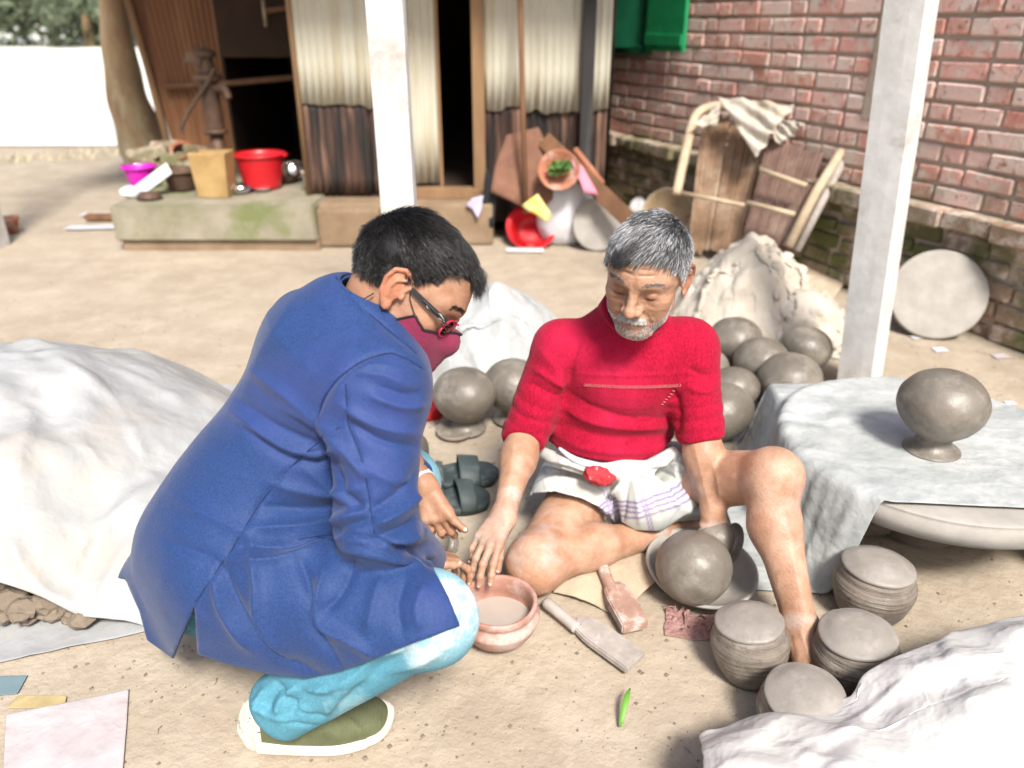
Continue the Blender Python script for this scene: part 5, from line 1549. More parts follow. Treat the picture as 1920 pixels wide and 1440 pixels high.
m_framewhite = M('white_frame_scratch', (.75, .72, .72), None, rough=.4)
m_sole = M('cream_shoe_sole', (.72, .68, .60), (.64, .58, .47), 18, .6, .3, 60)
m_shoe = M('olive_mesh_shoe', (.115, .125, .062), (.085, .095, .045), 40, .8, 1.0, 420, bdist=.0016)
m_shoelace = M('olive_laces', (.17, .18, .11), None, rough=.85)
m_heelpatch = M('pale_heel_patch', (.52, .55, .44), None, rough=.7)
def hair_mat(name, a, b, rough=.35):
    m = bpy.data.materials.new(name); m.use_nodes = True; nt = m.node_tree
    bs = nt.nodes['Principled BSDF']; at = nt.nodes.new('ShaderNodeAttribute'); at.attribute_name = 'hairtone'
    r = nt.nodes.new('ShaderNodeValToRGB'); nt.links.new(at.outputs['Fac'], r.inputs[0]); nt.links.new(r.outputs[0], bs.inputs['Base Color'])
    r.color_ramp.elements[0].color = (*a, 1); r.color_ramp.elements[1].color = (*b, 1)
    bs.inputs['Roughness'].default_value = rough; bs.inputs['Specular IOR Level'].default_value = .5
    return m
m_hairblack = hair_mat('black_hair', (.005, .005, .0055), (.030, .026, .022), .38)
m_hairgrey = hair_mat('grey_hair', (.016, .016, .017), (.62, .63, .65), .45)
m_hairgrey.name = 'greying_hair'
m_beard = hair_mat('grey_stubble', (.05, .04, .035), (.72, .70, .68), .5)

def lungi_mat():
    m = bpy.data.materials.new('checked_lungi_cloth'); m.use_nodes = True; nt = m.node_tree; N = nt.nodes; L = nt.links
    b = N['Principled BSDF']
    at = N.new('ShaderNodeAttribute'); at.attribute_name = 'stripe'
    sx = N.new('ShaderNodeSeparateXYZ'); L.new(at.outputs['Vector'], sx.inputs[0])
    def mix(f, a, c):
        x = N.new('ShaderNodeMix'); x.data_type = 'RGBA'; L.new(f, x.inputs[0])
        for s, v in ((x.inputs[6], a), (x.inputs[7], c)):
            if hasattr(v, 'node'): L.new(v, s)
            else: s.default_value = (*v, 1)
        return x.outputs[2]
    c = mix(sx.outputs[0], (.50, .52, .49), (.17, .11, .27))
    c = mix(sx.outputs[1], c, (.26, .20, .33))
    n = N.new('ShaderNodeTexNoise'); n.inputs['Scale'].default_value = 9
    geo = N.new('ShaderNodeNewGeometry'); L.new(geo.outputs['Position'], n.inputs['Vector'])
    mr = N.new('ShaderNodeMapRange'); mr.inputs['From Min'].default_value = .55; mr.inputs['From Max'].default_value = .75; mr.inputs['To Max'].default_value = .5; L.new(n.outputs['Fac'], mr.inputs['Value'])
    c = mix(mr.outputs[0], c, (.38, .35, .28))
    L.new(c, b.inputs['Base Color']); b.inputs['Roughness'].default_value = .85
    bp = N.new('ShaderNodeBump'); bp.inputs['Strength'].default_value = .5; bp.inputs['Distance'].default_value = .0008
    n2 = N.new('ShaderNodeTexNoise'); n2.inputs['Scale'].default_value = 600; L.new(geo.outputs['Position'], n2.inputs['Vector']); L.new(n2.outputs['Fac'], bp.inputs['Height']); L.new(bp.outputs[0], b.inputs['Normal'])
    return m
m_lungi = lungi_mat()

class Head:
    def __init__(s, c, f, u, sc, old=False):
        s.c = A(c); x, y, z = ortho(f, u); s.R = np.stack([x, y, z], 1); s.sc = sc; s.old = old
    def w(s, p): return s.c + (np.asarray(p, float) * s.sc) @ s.R.T
    def l(s, P): return ((P - s.c) @ s.R) / s.sc
    def skull(s, P, big=0.0):
        p = s.l(P)
        d = s_ell(p, (0, -.012, .036), (.079, .098, .090))
        d = smin(d, s_ell(p, (0, .030, .030), (.070, .070, .072)), .03)
        return d * s.sc - big
    def sdf(s, P):
        p = s.l(P); q = p.copy(); q[:, 0] = np.abs(q[:, 0])
        d = s_ell(p, (0, -.012, .036), (.079, .098, .090))
        d = smin(d, s_ell(p, (0, .030, .030), (.069, .069, .068)), .03)
        d = smin(d, s_ell(p, (0, .034, -.030), (.060, .056, .072)), .03)                     # mid face
        d = smin(d, s_cap(q, (.048, .008, -.058), (.022, .068, -.094), .017, .017), .03)      # jaw line
        d = smin(d, s_ell(p, (0, .076, -.094), (.024, .020, .020)), .022)                     # chin
        d = smin(d, s_ell(q, (.043, .058, -.018), (.026, .024, .022)), .022)                  # cheekbone
        d = smin(d, s_ell(q, (.038, .055, -.050), (.024, .026, .030)), .02)
        d = smin(d, s_cap(q, (.050, .070, .030), (.014, .091, .027), .010, .0105), .016)      # brow
        # sockets
        d = smax(d, -s_ell(q, (.031, .104, .004), (.020, .020, .0135)), .016)
        d = smin(d, s_ell(q, (.0315, .0775, .003), (.0150, .0140, .0135)), .005)               # closed lid over the eye
        d = smax(d, -s_cap(q, (.020, .0925, -.0035), (.043, .0860, -.0035), .0012, .0010), .0025)    # lash line
        d = smax(d, -s_cap(q, (.021, .0935, .0105), (.043, .0860, .0115), .0014, .0010), .004)       # lid fold
        if s.old:
            d = smax(d, -s_cap(q, (.018, .0950, -.013), (.042, .0890, -.019), .0016, .0012), .006)   # eye bag
            d = smax(d, -s_cap(q, (.021, .100, -.036), (.036, .084, -.062), .0022, .0018), .010)     # nasolabial
            for zz, a in ((.052, .0012), (.064, .0012), (.075, .001)):
                d = smax(d, -s_cap(q, (.0, .1005 - (zz - .05) * .25, zz), (.040, .0865 - (zz - .05) * .25, zz + .002), a, .0006), .005)
        # nose
        nz = s_cap(p, (0, .093, .018), (0, .112, -.018), .0080, .0105)
        nz = smin(nz, s_ell(p, (0, .1160, -.0275), (.0128, .0125, .0115)), .008)
        nz = smin(nz, s_ell(q, (.0140, .104, -.031), (.0092, .0110, .0088)), .006)
        if not s.old: nz = nz + .004
        nz = smax(nz, -s_ell(q, (.0070, .109, -.0405), (.0036, .0055, .0045)), .003)
        d = smin(d, nz, .012)
        # lips
        d = smin(d, s_ell(p, (0, .0865, -.062), (.026, .014, .018)), .014)
        d = smin(d, s_cap(q, (.0, .0985, -.0575), (.021, .0905, -.0600), .0048, .0026), .006)
        d = smin(d, s_cap(q, (.0, .0965, -.0680), (.019, .0895, -.0660), .0056, .0030), .006)
        d = smax(d, -s_cap(q, (.0, .1035, -.0628), (.025, .0925, -.0628), .0014, .0012), .003)
        # ears
        e = s_ell(q, (.0835, -.009, .003), (.0036, .0185, .0300), Euler((-.05, .0, .36)).to_matrix())
        hx = [(.0800, .006, .001), (.0815, .012, .016), (.0830, .007, .030), (.0870, -.009, .0360), (.0920, -.024, .0270), (.0930, -.028, .0080), (.0895, -.022, -.0130), (.0850, -.011, -.0260)]
        e = smin(e, s_chain(q, [A(v_) for v_ in hx], [.0022, .0030, .0036, .0040, .0038, .0034, .0034, .0042]), .003)
        e = smin(e, s_ell(q, (.0820, -.003, -.0285), (.0050, .0085, .0095)), .006)
        e = smin(e, s_chain(q, [A(v_) for v_ in ((.0865, .000, .022), (.0895, -.012, .014), (.0895, -.015, -.002), (.0870, -.008, -.016))], [.0026, .0032, .0032, .0026]), .003)
        e = smin(e, s_ell(q, (.0800, .0105, -.004), (.0036, .0036, .0062)), .004)
        d = smin(d, e, .006)
        return d * s.sc
def hand_caps(Wp, u, n, thumb, curls, spread=(.10, .03, -.04, -.12), L=1.0, thumb_tip=None, tcurl=.3):
    """capsules of one hand: palm, four jointed fingers of unequal length, thumb from the side of the palm"""
    u = Vector(u).normalized(); n = Vector(n); n = (n - u * n.dot(u)).normalized(); s = Vector(thumb); s = (s - u * s.dot(u) - n * s.dot(n)).normalized()
    Wp = Vector(Wp); caps = []; palm = []
    kn = [(.090, .029), (.094, .009), (.089, -.011), (.080, -.029)]
    wr = [.013, .005, -.004, -.013]
    seglen = [(.043, .025, .021), (.047, .029, .022), (.043, .027, .021), (.034, .020, .018)]
    rad = [.0092, .0094, .0088, .0078]
    for i in range(4):
        k = Wp + u * kn[i][0] * L + s * kn[i][1] * L
        palm.append((Wp + s * wr[i] * L + u * .004, k, .0165 * L, .0118 * L))
        d = (u + s * spread[i]).normalized(); p = k
        for j in range(3):
            c = curls[i] * (.8, 1.1, .8)[j]
            ax = d.cross(n).normalized()
            # bend towards the palm (-n)
            d = (Matrix.Rotation(-c, 3, ax) @ d).normalized() if True else d
            q = p + d * seglen[i][j] * L
            r0 = rad[i] * (1, .94, .86)[j] * L; r1 = rad[i] * (.94, .86, .74)[j] * L
            caps.append((i, p, q, r0, r1)); p = q
            n_ = n
    tb = Wp + u * .018 * L + s * .020 * L
    tip = Vector(thumb_tip) if thumb_tip is not None else tb + (u * .55 + s * .8 - n * .1) * .09 * L
    dd = (tip - tb); ln = dd.length; dd.normalize()
    bend = (s - dd * s.dot(dd)).normalized()
    m1 = tb + dd * ln * .42 + bend * tcurl * .016; m2 = tb + dd * ln * .74 + bend * tcurl * .012
    th = [(9, tb, m1, .0150 * L, .0108 * L), (9, m1, m2, .0105 * L, .0098 * L), (9, m2, tip, .0098 * L, .0078 * L)]
    return palm, caps, th
def s_hand(P, H):
    palm, caps, th = H
    d = None
    for a, b, r0, r1 in palm:
        e = s_cap(P, a, b, r0, r1); d = e if d is None else smin(d, e, .012)
    fg = {}
    for i, a, b, r0, r1 in caps + th:
        e = s_cap(P, a, b, r0, r1)
        # slightly swollen knuckles
        fg[i] = e if i not in fg else smin(fg[i], e, .004)
        kn = np.linalg.norm(P - A(a), axis=1) - r0 * 1.05
        fg[i] = smin(fg[i], kn, .004)
    for i, e in fg.items(): d = smin(d, e, .007 if i != 9 else .014)
    return d
def nails(H, mat, parent, nn):
    palm, caps, th = H
    fin = {}
    for i, a, b, r0, r1 in caps + th: fin[i] = (a, b, r1)
    for i, (a, b, r) in fin.items():
        u = (b - a).normalized(); n = Vector(nn); n = (n - u * n.dot(u))
        if n.length < .2: continue
        n.normalize(); s = u.cross(n)
        c = b - u * r * .15 + n * r * .62
        bm = bmesh.new(); bmesh.ops.create_uvsphere(bm, u_segments=12, v_segments=8, radius=1)
        R = Matrix((s, u, n)).transposed()
        for v in bm.verts: v.co = R @ Vector((v.co.x * r * .68, v.co.y * r * .85, v.co.z * r * .42)) + c
        from_bm('nail', bm, mat, parent, True)
m_nail = M('fingernail', (.62, .45, .36), None, rough=.35)

def sd_body(f, boxes):
    """extract several islands of the same body and join them"""
    VV, FF, NN = [], [], []; b = 0
    for fn, lo, hi, st in boxes:
        V, F, N = surfnet(fn, lo, hi, st)
        VV.append(V); FF.append(F + b); NN.append(N); b += len(V)
    return np.concatenate(VV), np.concatenate(FF), np.concatenate(NN)
def bounds(pts, m):
    q = np.array([A(p) for p in pts]); return q.min(0) - m, q.max(0) + m

# =============================================================== THE CROUCHING MAN IN BLUE
HB = Head(D(762, 541, 1.352), c2w(.755, -.625, .09), c2w(.62, .76, -.16), 1.06)
shR, shL = D(704, 732, 1.20), D(580, 622, 1.49)
elR, wrR = D(706, 985, 1.10), D(795, 1050, 1.27)
elL, wrL = Vector((-.37, 1.56, .47)), D(790, 908, 1.38)
hipB = D(425, 1030, 1.24)
hR, hL = hipB + Vector((.05, -.075, .0)), hipB + Vector((-.05, .075, .0))
knR, anR = D(796, 1158, 1.045), G(520, 1335, .125)
knL, anL = Vector((-.24, 1.45, .38)), Vector((-.36, 1.47, .09))
c7 = D(652, 572, 1.345)
chest = (shR + shL) / 2 + Vector((.03, .02, -.03))
facB = A(Vector((.81, .57, .05)).normalized())
hdB = Head.sdf
neckB = lambda P: s_cap(P, HB.w((0, -.028, -.045)), c7 + Vector((.045, .03, -.05)), .060 * 1.0, .068)
# left hand (reaching) and right hand
KL = D(820, 968, 1.34)
HL_ = hand_caps(wrL, KL - wrL, c2w(-.25, .55, -.75), c2w(.9, .35, .0), (.62, .66, .70, .7), L=.86, thumb_tip=D(872, 994, 1.31), tcurl=-.5)
HR_ = hand_caps(wrR, D(862, 1046, 1.33) - wrR, c2w(-.1, .9, -.4), c2w(.1, .5, -.7), (.5, .6, .7, .7), L=.80, thumb_tip=D(862, 1058, 1.262))
def bodyB_head(P): return smin(HB.sdf(P), neckB(P), .03)
def bodyB_handL(P): return smin(s_cap(P, wrL - (KL - wrL) * 1.2, wrL, .030, .0255), s_hand(P, HL_), .02)
def bodyB_handR(P): return smin(s_cap(P, elR.lerp(wrR, .5), wrR, .034, .026), s_hand(P, HR_), .02)
personB = thing('person', 'crouching man in a navy blue jacket, glasses and burgundy face mask', 'person', (-.35, 1.2, 0))
fB_head = near_only(HB.sdf, HB.w((0, 0, 0)), .16); fB_hl = near_only(bodyB_handL, KL, .15); fB_hr = near_only(bodyB_handR, D(835, 1060, 1.28), .17)
midB = (shL + shR) / 2
def bodyB(P):
    d = s_capf(P, hipB, midB + Vector((.02, .0, -.08)), .115, .110, facB, .8)
    d = smin(d, s_cap(P, shL, shR, .050, .050), .06)
    d = smin(d, s_cap(P, midB, c7 + Vector((.045, .03, -.05)), .07, .068), .03)
    d = smin(d, neckB(P), .02)
    for a_, b_, ra_, rb__ in ((shR, elR, .046, .038), (elR, wrR, .038, .028), (shL, elL, .046, .038), (elL, wrL, .036, .026), (hR, knR, .075, .052), (hL, knL, .075, .052)):
        d = smin(d, s_cap(P, a_, b_, ra_, rb__), .02)
    for a_, b_ in ((knR, anR), (knL, anL)):
        d = smin(d, s_cap(P, a_, b_, .050, .034), .02)
    for a_, b_ in ((anR, G(690, 1362, .035)), (anL, Vector((-.21, 1.54, .03)))):
        d = smin(d, s_cap(P, a_ + Vector((.02, .035, -.08)), b_, .012, .009), .012)
    d = smin(d, fB_head(P), .028); d = smin(d, fB_hl(P), .012); d = smin(d, fB_hr(P), .012)
    return d
V, F, N = surfnet(bodyB, (-.74, .98, -.005), (.04, 1.66, 1.06), .0030, 4, 1)
p = HB.l(V)
tint = np.ones((len(V), 3))
dsk = np.abs(HB.skull(V))
inhead = np.linalg.norm(p, axis=1) < .17
hairline = (p[:, 2] > .055 - .9 * np.clip(p[:, 1] - .02, -1, .02)) 
scalp = inhead & ((p[:, 2] + .35 * 0) > (np.where(p[:, 1] > .045, .080, np.where(p[:, 1] > .012, .045, np.where(p[:, 1] > -.03, .024, -.02)))))
scalp &= np.abs(p[:, 0]) < .0785
tint[scalp] = (.10, .10, .12)
beardm = inhead & (p[:, 2] < -.02) & (p[:, 1] > .0)
tint[beardm] *= (.90, .86, .86)
earm = inhead & (np.abs(p[:, 0]) > .078)
tint[earm] *= (1.12, .86, .80)
tint *= (1 + .06 * noise3(V, 3, 30))[:, None]
make_mesh('body', V, F, m_skinB, personB, True, {'tint': tint})
nails(HL_, m_nail, personB, c2w(.1, .5, -.8)); nails(HR_, m_nail, personB, c2w(-.1, .8, -.5))

# jacket
def seg_y(px, pts):
    xs = [q[0] for q in pts]; ys = [q[1] for q in pts]
    return np.interp(px, xs, ys)
hemB = [(180, 1075), (236, 1086), (262, 1145), (276, 1200), (325, 1234), (332, 1215), (366, 1134), (368, 1180), (372, 1226), (430, 1246), (500, 1264), (570, 1272), (640, 1258), (720, 1228), (790, 1200), (862, 1174), (870, 1174), (1000, 1174)]
def cutB(P):
    px, py = proj(P)
    d1 = (py - seg_y(px, hemB)) / 1000.0 * .75
    # front edge from the cuff to the corner
    fx = np.interp(py, [1040, 1070, 1120, 1176], [806, 815, 842, 864])
    d2 = np.where(py > 1040, (px - fx) / 1050.0, -1.0)
    return np.maximum(d1, d2)
jac_pts = dict(waist=D(475, 955, 1.27))
def jacket_core(P):
    w = jac_pts['waist']
    d = s_capf(P, hipB + Vector((-.01, -.0, .01)), w, .165, .162, facB, .86)
    d = smin(d, s_capf(P, w, chest + Vector((-.015, -.02, -.0)), .165, .170, facB, .86), .05)
    d = smin(d, s_cap(P, shL, shR, .078, .086), .10)
    d = smin(d, s_capf(P, chest + Vector((-.03, -.03, .04)), c7 + Vector((.01, .0, -.035)), .12, .068, facB, .9), .08)
    # skirt over the buttocks and the near thigh
    d = smin(d, s_cap(P, hipB + Vector((-.045, .02, -.06)), hipB + Vector((-.085, .03, -.13)), .135, .158), .08)
    th = s_cap(P, hR + Vector((0, -.01, .01)), hR.lerp(knR, 1.02) + Vector((0, 0, .002)), .128, .093)
    th = smin(th, s_cap(P, hR + Vector((-.02, -.02, -.10)), hR.lerp(knR, .95) + Vector((0, -.008, -.045)), .105, .082), .06)
    d = smin(d, th, .06)
    return d
def sleeveR(P):
    d = s_cap(P, shR, elR, .086, .066)
    f2 = s_cap(P, elR, wrR, .064, .047)
    return smin(d, f2, .04)
def sleeveL(P):
    d = s_cap(P, shL, elL, .082, .062)
    d = smin(d, s_cap(P, elL, wrL + (elL - wrL) * .10, .060, .044), .04)
    d = smax(d, s_cap(P, wrL, wrL + (elL - wrL) * .16, .0, .0) * -1 + .0, .0) if False else d
    return d
nk_a, nk_b = A(c7 + Vector((.02, .012, -.03))), A(HB.w((0, -.035, -.05)))
nk_u = (nk_b - nk_a) / np.linalg.norm(nk_b - nk_a)
def collar(P):
    t = (P - nk_a) @ nk_u
    r = np.linalg.norm((P - nk_a) - np.outer(t, nk_u), axis=1)
    sh = np.abs(r - (.079 - .13 * t)) - .0065
    return np.maximum(sh, np.abs(t - .004) - .030)
def jacketB(P):
    d = jacket_core(P)
    d = smin(d, sleeveL(P), .025)
    d = smin(d, collar(P), .012)
    d = smin(d, sleeveR(P), .022)
    # sleeve ends
    cu = (A(wrR) - A(elR)); cu /= np.linalg.norm(cu)
    ce = ((P - A(wrR)) @ cu) - .002
    near = np.linalg.norm(P - A(wrR), axis=1) < .085
    d = np.where(near & (ce > 0), np.maximum(d, ce), d)
    cu2 = (A(wrL) - A(elL)); cu2 /= np.linalg.norm(cu2)
    ce2 = ((P - A(wrL)) @ cu2) + .012
    near2 = np.linalg.norm(P - A(wrL), axis=1) < .08
    d = np.where(near2 & (ce2 > 0), np.maximum(d, ce2), d)
    # neck hole
    nh = s_cap(P, nk_a + nk_u * .0, nk_b + nk_u * .05, .071, .064)
    d = smax(d, -nh, .006)
    sl = np.maximum(sleeveR(P), -1)
    body = np.maximum(d, cutB(P))
    slv = sleeveR(P)
    slv = np.where(near & (ce > 0), np.maximum(slv, ce), slv)
    return np.minimum(body, slv)
V, F, N = surfnet(jacketB, *bounds([shR, shL, elR, wrR, wrL, hipB + Vector((-.13, 0, -.12)), knR, c7], .16), .0042, 4, 1)
foldsB = fold_lines([
    # back: pulls running to the armpit
    ([(470, 690), (560, 760), (640, 815)], 14, .006), ([(440, 745), (520, 800), (610, 840)], 10, -.005),
    ([(430, 770), (530, 835), (600, 850), (640, 842)], 11, .008), ([(455, 800), (540, 858), (630, 868)], 10, -.006),
    ([(520, 760), (600, 800), (650, 870)], 9, .004),
    ([(560, 870), (630, 925), (660, 960)], 12, .004),
    ([(500, 905), (600, 925), (680, 915)], 14, .006), ([(490, 950), (590, 955), (690, 945)], 13, -.006),
    ([(470, 990), (590, 985), (690, 955)], 15, .008), ([(440, 1025), (560, 1020), (650, 985), (700, 975)], 12, -.007),
    ([(410, 1050), (520, 1048), (610, 1010)], 13, .007),
    ([(330, 940), (420, 980), (480, 1010)], 16, .004), ([(300, 1010), (380, 1040), (420, 1060)], 16, -.004),
    ([(555, 560), (500, 650), (440, 740)], 26, .004),
    # waist seam and pocket
    ([(560, 1010), (620, 1000), (685, 1008)], 4, -.0035), ([(566, 1022), (620, 1010), (690, 1020)], 3, .003),
    # side seam down to the vent
    ([(640, 800), (560, 860), (490, 940), (440, 1020), (400, 1080), (366, 1136)], 3.2, -.0035),
    # skirt folds
    ([(470, 1000), (480, 1100), (490, 1180), (560, 1265)], 15, .008), ([(420, 1060), (450, 1150), (520, 1230), (600, 1268)], 14, -.009),
    ([(400, 1080), (420, 1150), (470, 1220)], 12, .007),
    ([(560, 1040), (585, 1120), (590, 1180), (640, 1250)], 13, -.008), ([(610, 1060), (592, 1130), (600, 1170), (660, 1200), (700, 1230)], 12, .010),
    ([(665, 1050), (640, 1110), (605, 1150)], 13, -.006), ([(720, 1070), (700, 1130), (690, 1190)], 16, .005),
    ([(760, 1080), (745, 1140), (755, 1190)], 13, -.005), ([(800, 1090), (780, 1140), (790, 1180)], 13, .004),
    ([(640, 1030), (720, 1045), (800, 1060)], 9, .005), ([(690, 1010), (760, 1030), (815, 1062)], 8, -.008),
    # armhole seam
    ([(792, 690), (740, 664), (690, 672), (640, 705), (606, 750), (598, 800), (612, 860)], 3.5, -.0050),
    ([(770, 700), (700, 686), (650, 715), (622, 765)], 12, .0040),
    # sleeve seam and wrinkles
    ([(648, 720), (655, 800), (680, 870), (695, 950), (700, 1000)], 3, -.0030),
    ([(700, 720), (760, 740), (795, 735)], 10, -.005), ([(690, 740), (750, 762), (798, 760)], 9, .006), ([(670, 700), (720, 705), (770, 725)], 10, .004),
    ([(640, 760), (710, 800), (790, 815)], 11, .006), ([(650, 790), (720, 828), (795, 838)], 9, -.006),
    ([(612, 800), (660, 860), (690, 900)], 12, .007), ([(606, 840), (640, 910), (680, 960)], 11, -.007), ([(660, 860), (730, 900), (790, 900)], 12, .004),
    ([(690, 960), (740, 930), (792, 880)], 11, -.006), ([(700, 985), (750, 960), (800, 915)], 11, .008), ([(705, 1005), (760, 990), (808, 955)], 10, -.008),
    ([(715, 1020), (765, 1012), (812, 985)], 10, .008), ([(730, 1035), (775, 1032), (815, 1015)], 8, -.006), ([(745, 1046), (790, 1046), (818, 1038)], 8, .005),
    # collar line
    ([(628, 518), (665, 560), (720, 610), (780, 660)], 4, -.004),
])
V, dz = creases(V, N, [(p_, w_ * (.82 if w_ > 5 else 1), a_ * (1.75 if w_ > 5 else 1.4)) for p_, w_, a_ in foldsB])
V = V + N * (.0022 * noise3(V, 5, 14) + .0012 * noise3(V, 9, 34))[:, None]
make_mesh('jacket', V, F, m_jacket, personB)
# seams sewn along the jacket
def pick(V, Nn, px, py):
    qx, qy = proj(V); d = np.hypot(qx - px, qy - py); m = d < 7
    if not m.any(): return None
    idx_ = np.nonzero(m)[0]; yy_ = V[idx_, 1]; front_ = idx_[yy_ < yy_.min() + .03]
    k_ = front_[np.argmin(d[front_])]
    return Vector(V[k_] + Nn[k_] * .0006)
m_seam = M('jacket_seam_thread', (.006, .016, .07), None, rough=.8)
JV, JN = V, N
jk = COL.objects['jacket']; jk.matrix_parent_inverse = Matrix.Translation(personB.location).inverted()
for ln_ in ([(792, 690), (740, 664), (690, 672), (640, 705), (606, 750), (598, 800), (612, 860)], [(640, 800), (560, 860), (490, 940), (440, 1020), (400, 1080), (368, 1130)],
            [(648, 720), (655, 800), (680, 870), (695, 950), (702, 1000)], [(560, 1014), (620, 1002), (688, 1010)], [(628, 520), (665, 562), (720, 612), (780, 662)]):
    sp_ = smooth_path([(x, y, 0) for x, y in ln_], 6)
    pp_ = [pick(JV, JN, q.x, q.y) for q in sp_]; pp_ = [q for q in pp_ if q is not None]
    if len(pp_) > 3:
        for _ in range(2): pp_ = [pp_[0]] + [(pp_[i - 1] + pp_[i] * 2 + pp_[i + 1]) / 4 for i in range(1, len(pp_) - 1)] + [pp_[-1]]
        s__ = tube('seam', pp_, .0009, m_seam, jk, 6); s__.matrix_parent_inverse = Matrix.Identity(4)
# second collar layer and label
V, F, N = surfnet(lambda P: np.maximum(np.abs(np.linalg.norm((P - nk_a) - np.outer((P - nk_a) @ nk_u, nk_u), axis=1) - (.072 - .13 * ((P - nk_a) @ nk_u))) - .004, np.abs((P - nk_a) @ nk_u - .028) - .020), nk_a - .13, nk_a + .13, .0035)
make_mesh('shirt_collar', V, F, m_jacket, personB)
# jacket buttons on the cuff
# shirt cuff on the far hand
cu2 = (wrL - elL).normalized()
tube('shirt_cuff', [wrL - cu2 * .035, wrL - cu2 * .012, wrL + cu2 * .004], [.036, .035, .034], m_shirt, personB, 20)

# jeans
def jeansB(P):
    d = s_cap(P, hR, knR, .080, .062)
    sh = s_cap(P, knR, anR + Vector((.02, 0, 0)), .076, .050)
    d = smin(d, sh, .035)
    d = smin(d, s_ell(P, knR + Vector((.016, -.004, .0)), (.078, .076, .082)), .03)
    d = smin(d, s_capf(P, knR.lerp(anR, .35) + Vector((-.02, .01, -.0)), anR + Vector((-.004, .015, .02)), .066, .048, (0, 1, 0), .95), .03)
    l = s_cap(P, hL, knL, .10, .078); l = smin(l, s_cap(P, knL, anL, .075, .055), .03)
    d = smin(d, smin(l, s_ell(P, hipB + Vector((-.02, .0, -.05)), (.125, .14, .12)), .04), .03)
    ax = A(anR) - A(knR); ax /= np.linalg.norm(ax)
    cut = (P - A(anR)) @ A(Vector((ax[0], ax[1], ax[2] - .7)).normalized()) - .016
    return np.where(P[:, 1] < 1.3, smax(d, cut, .006), smax(d, .05 - P[:, 2], .006))
V, F, N = surfnet(jeansB, *bounds([hR, hL, knR, anR, knL, anL], .12), .0050)
V, dz = creases(V, N, (lambda L_: [(a1_, w1_ * .8, h1_ * 1.7) for a1_, w1_, h1_ in fold_lines(L_)])([
    ([(860, 1190), (800, 1235), (720, 1262)], 10, .005), ([(780, 1215), (720, 1250), (650, 1300)], 12, -.005), ([(700, 1262), (640, 1300), (610, 1340)], 12, .006),
    ([(600, 1290), (560, 1310), (545, 1345)], 9, -.007), ([(640, 1275), (590, 1292), (560, 1320), (600, 1350)], 9, .007), ([(560, 1285), (530, 1310), (520, 1340)], 8, .007), ([(525, 1285), (505, 1315), (505, 1335)], 8, -.006),
    ([(690, 1280), (640, 1320), (620, 1350)], 9, -.005), ([(500, 1290), (485, 1315), (490, 1335)], 7, .005), ([(840, 1200), (850, 1180), (880, 1160)], 8, .004), ([(880, 1130), (850, 1190), (800, 1225)], 9, -.005), ([(760, 1215), (700, 1235), (640, 1290)], 9, .006), ([(480, 1310), (500, 1340), (545, 1352)], 6, .006), ([(515, 1275), (560, 1330), (620, 1350)], 7, -.007), ([(660, 1262), (620, 1290), (570, 1290)], 8, .006), ([(478, 1330), (530, 1352), (600, 1362), (640, 1345)], 3, -.004)])) if True else (V, None)
V = V + N * (.002 * noise3(V, 15, 20))[:, None]
px, py = proj(V)
knee_glare = np.clip((V[:, 0] + .22) / .12, 0, 1) * np.clip((V[:, 2] - .30) / .10, 0, 1)      # bright light on the knee painted in as pale colour
tint = 1 + knee_glare[:, None] * A((3.0, 1.1, .75))
make_mesh('jeans', V, F, m_jeans, personB, True, {'tint': tint})

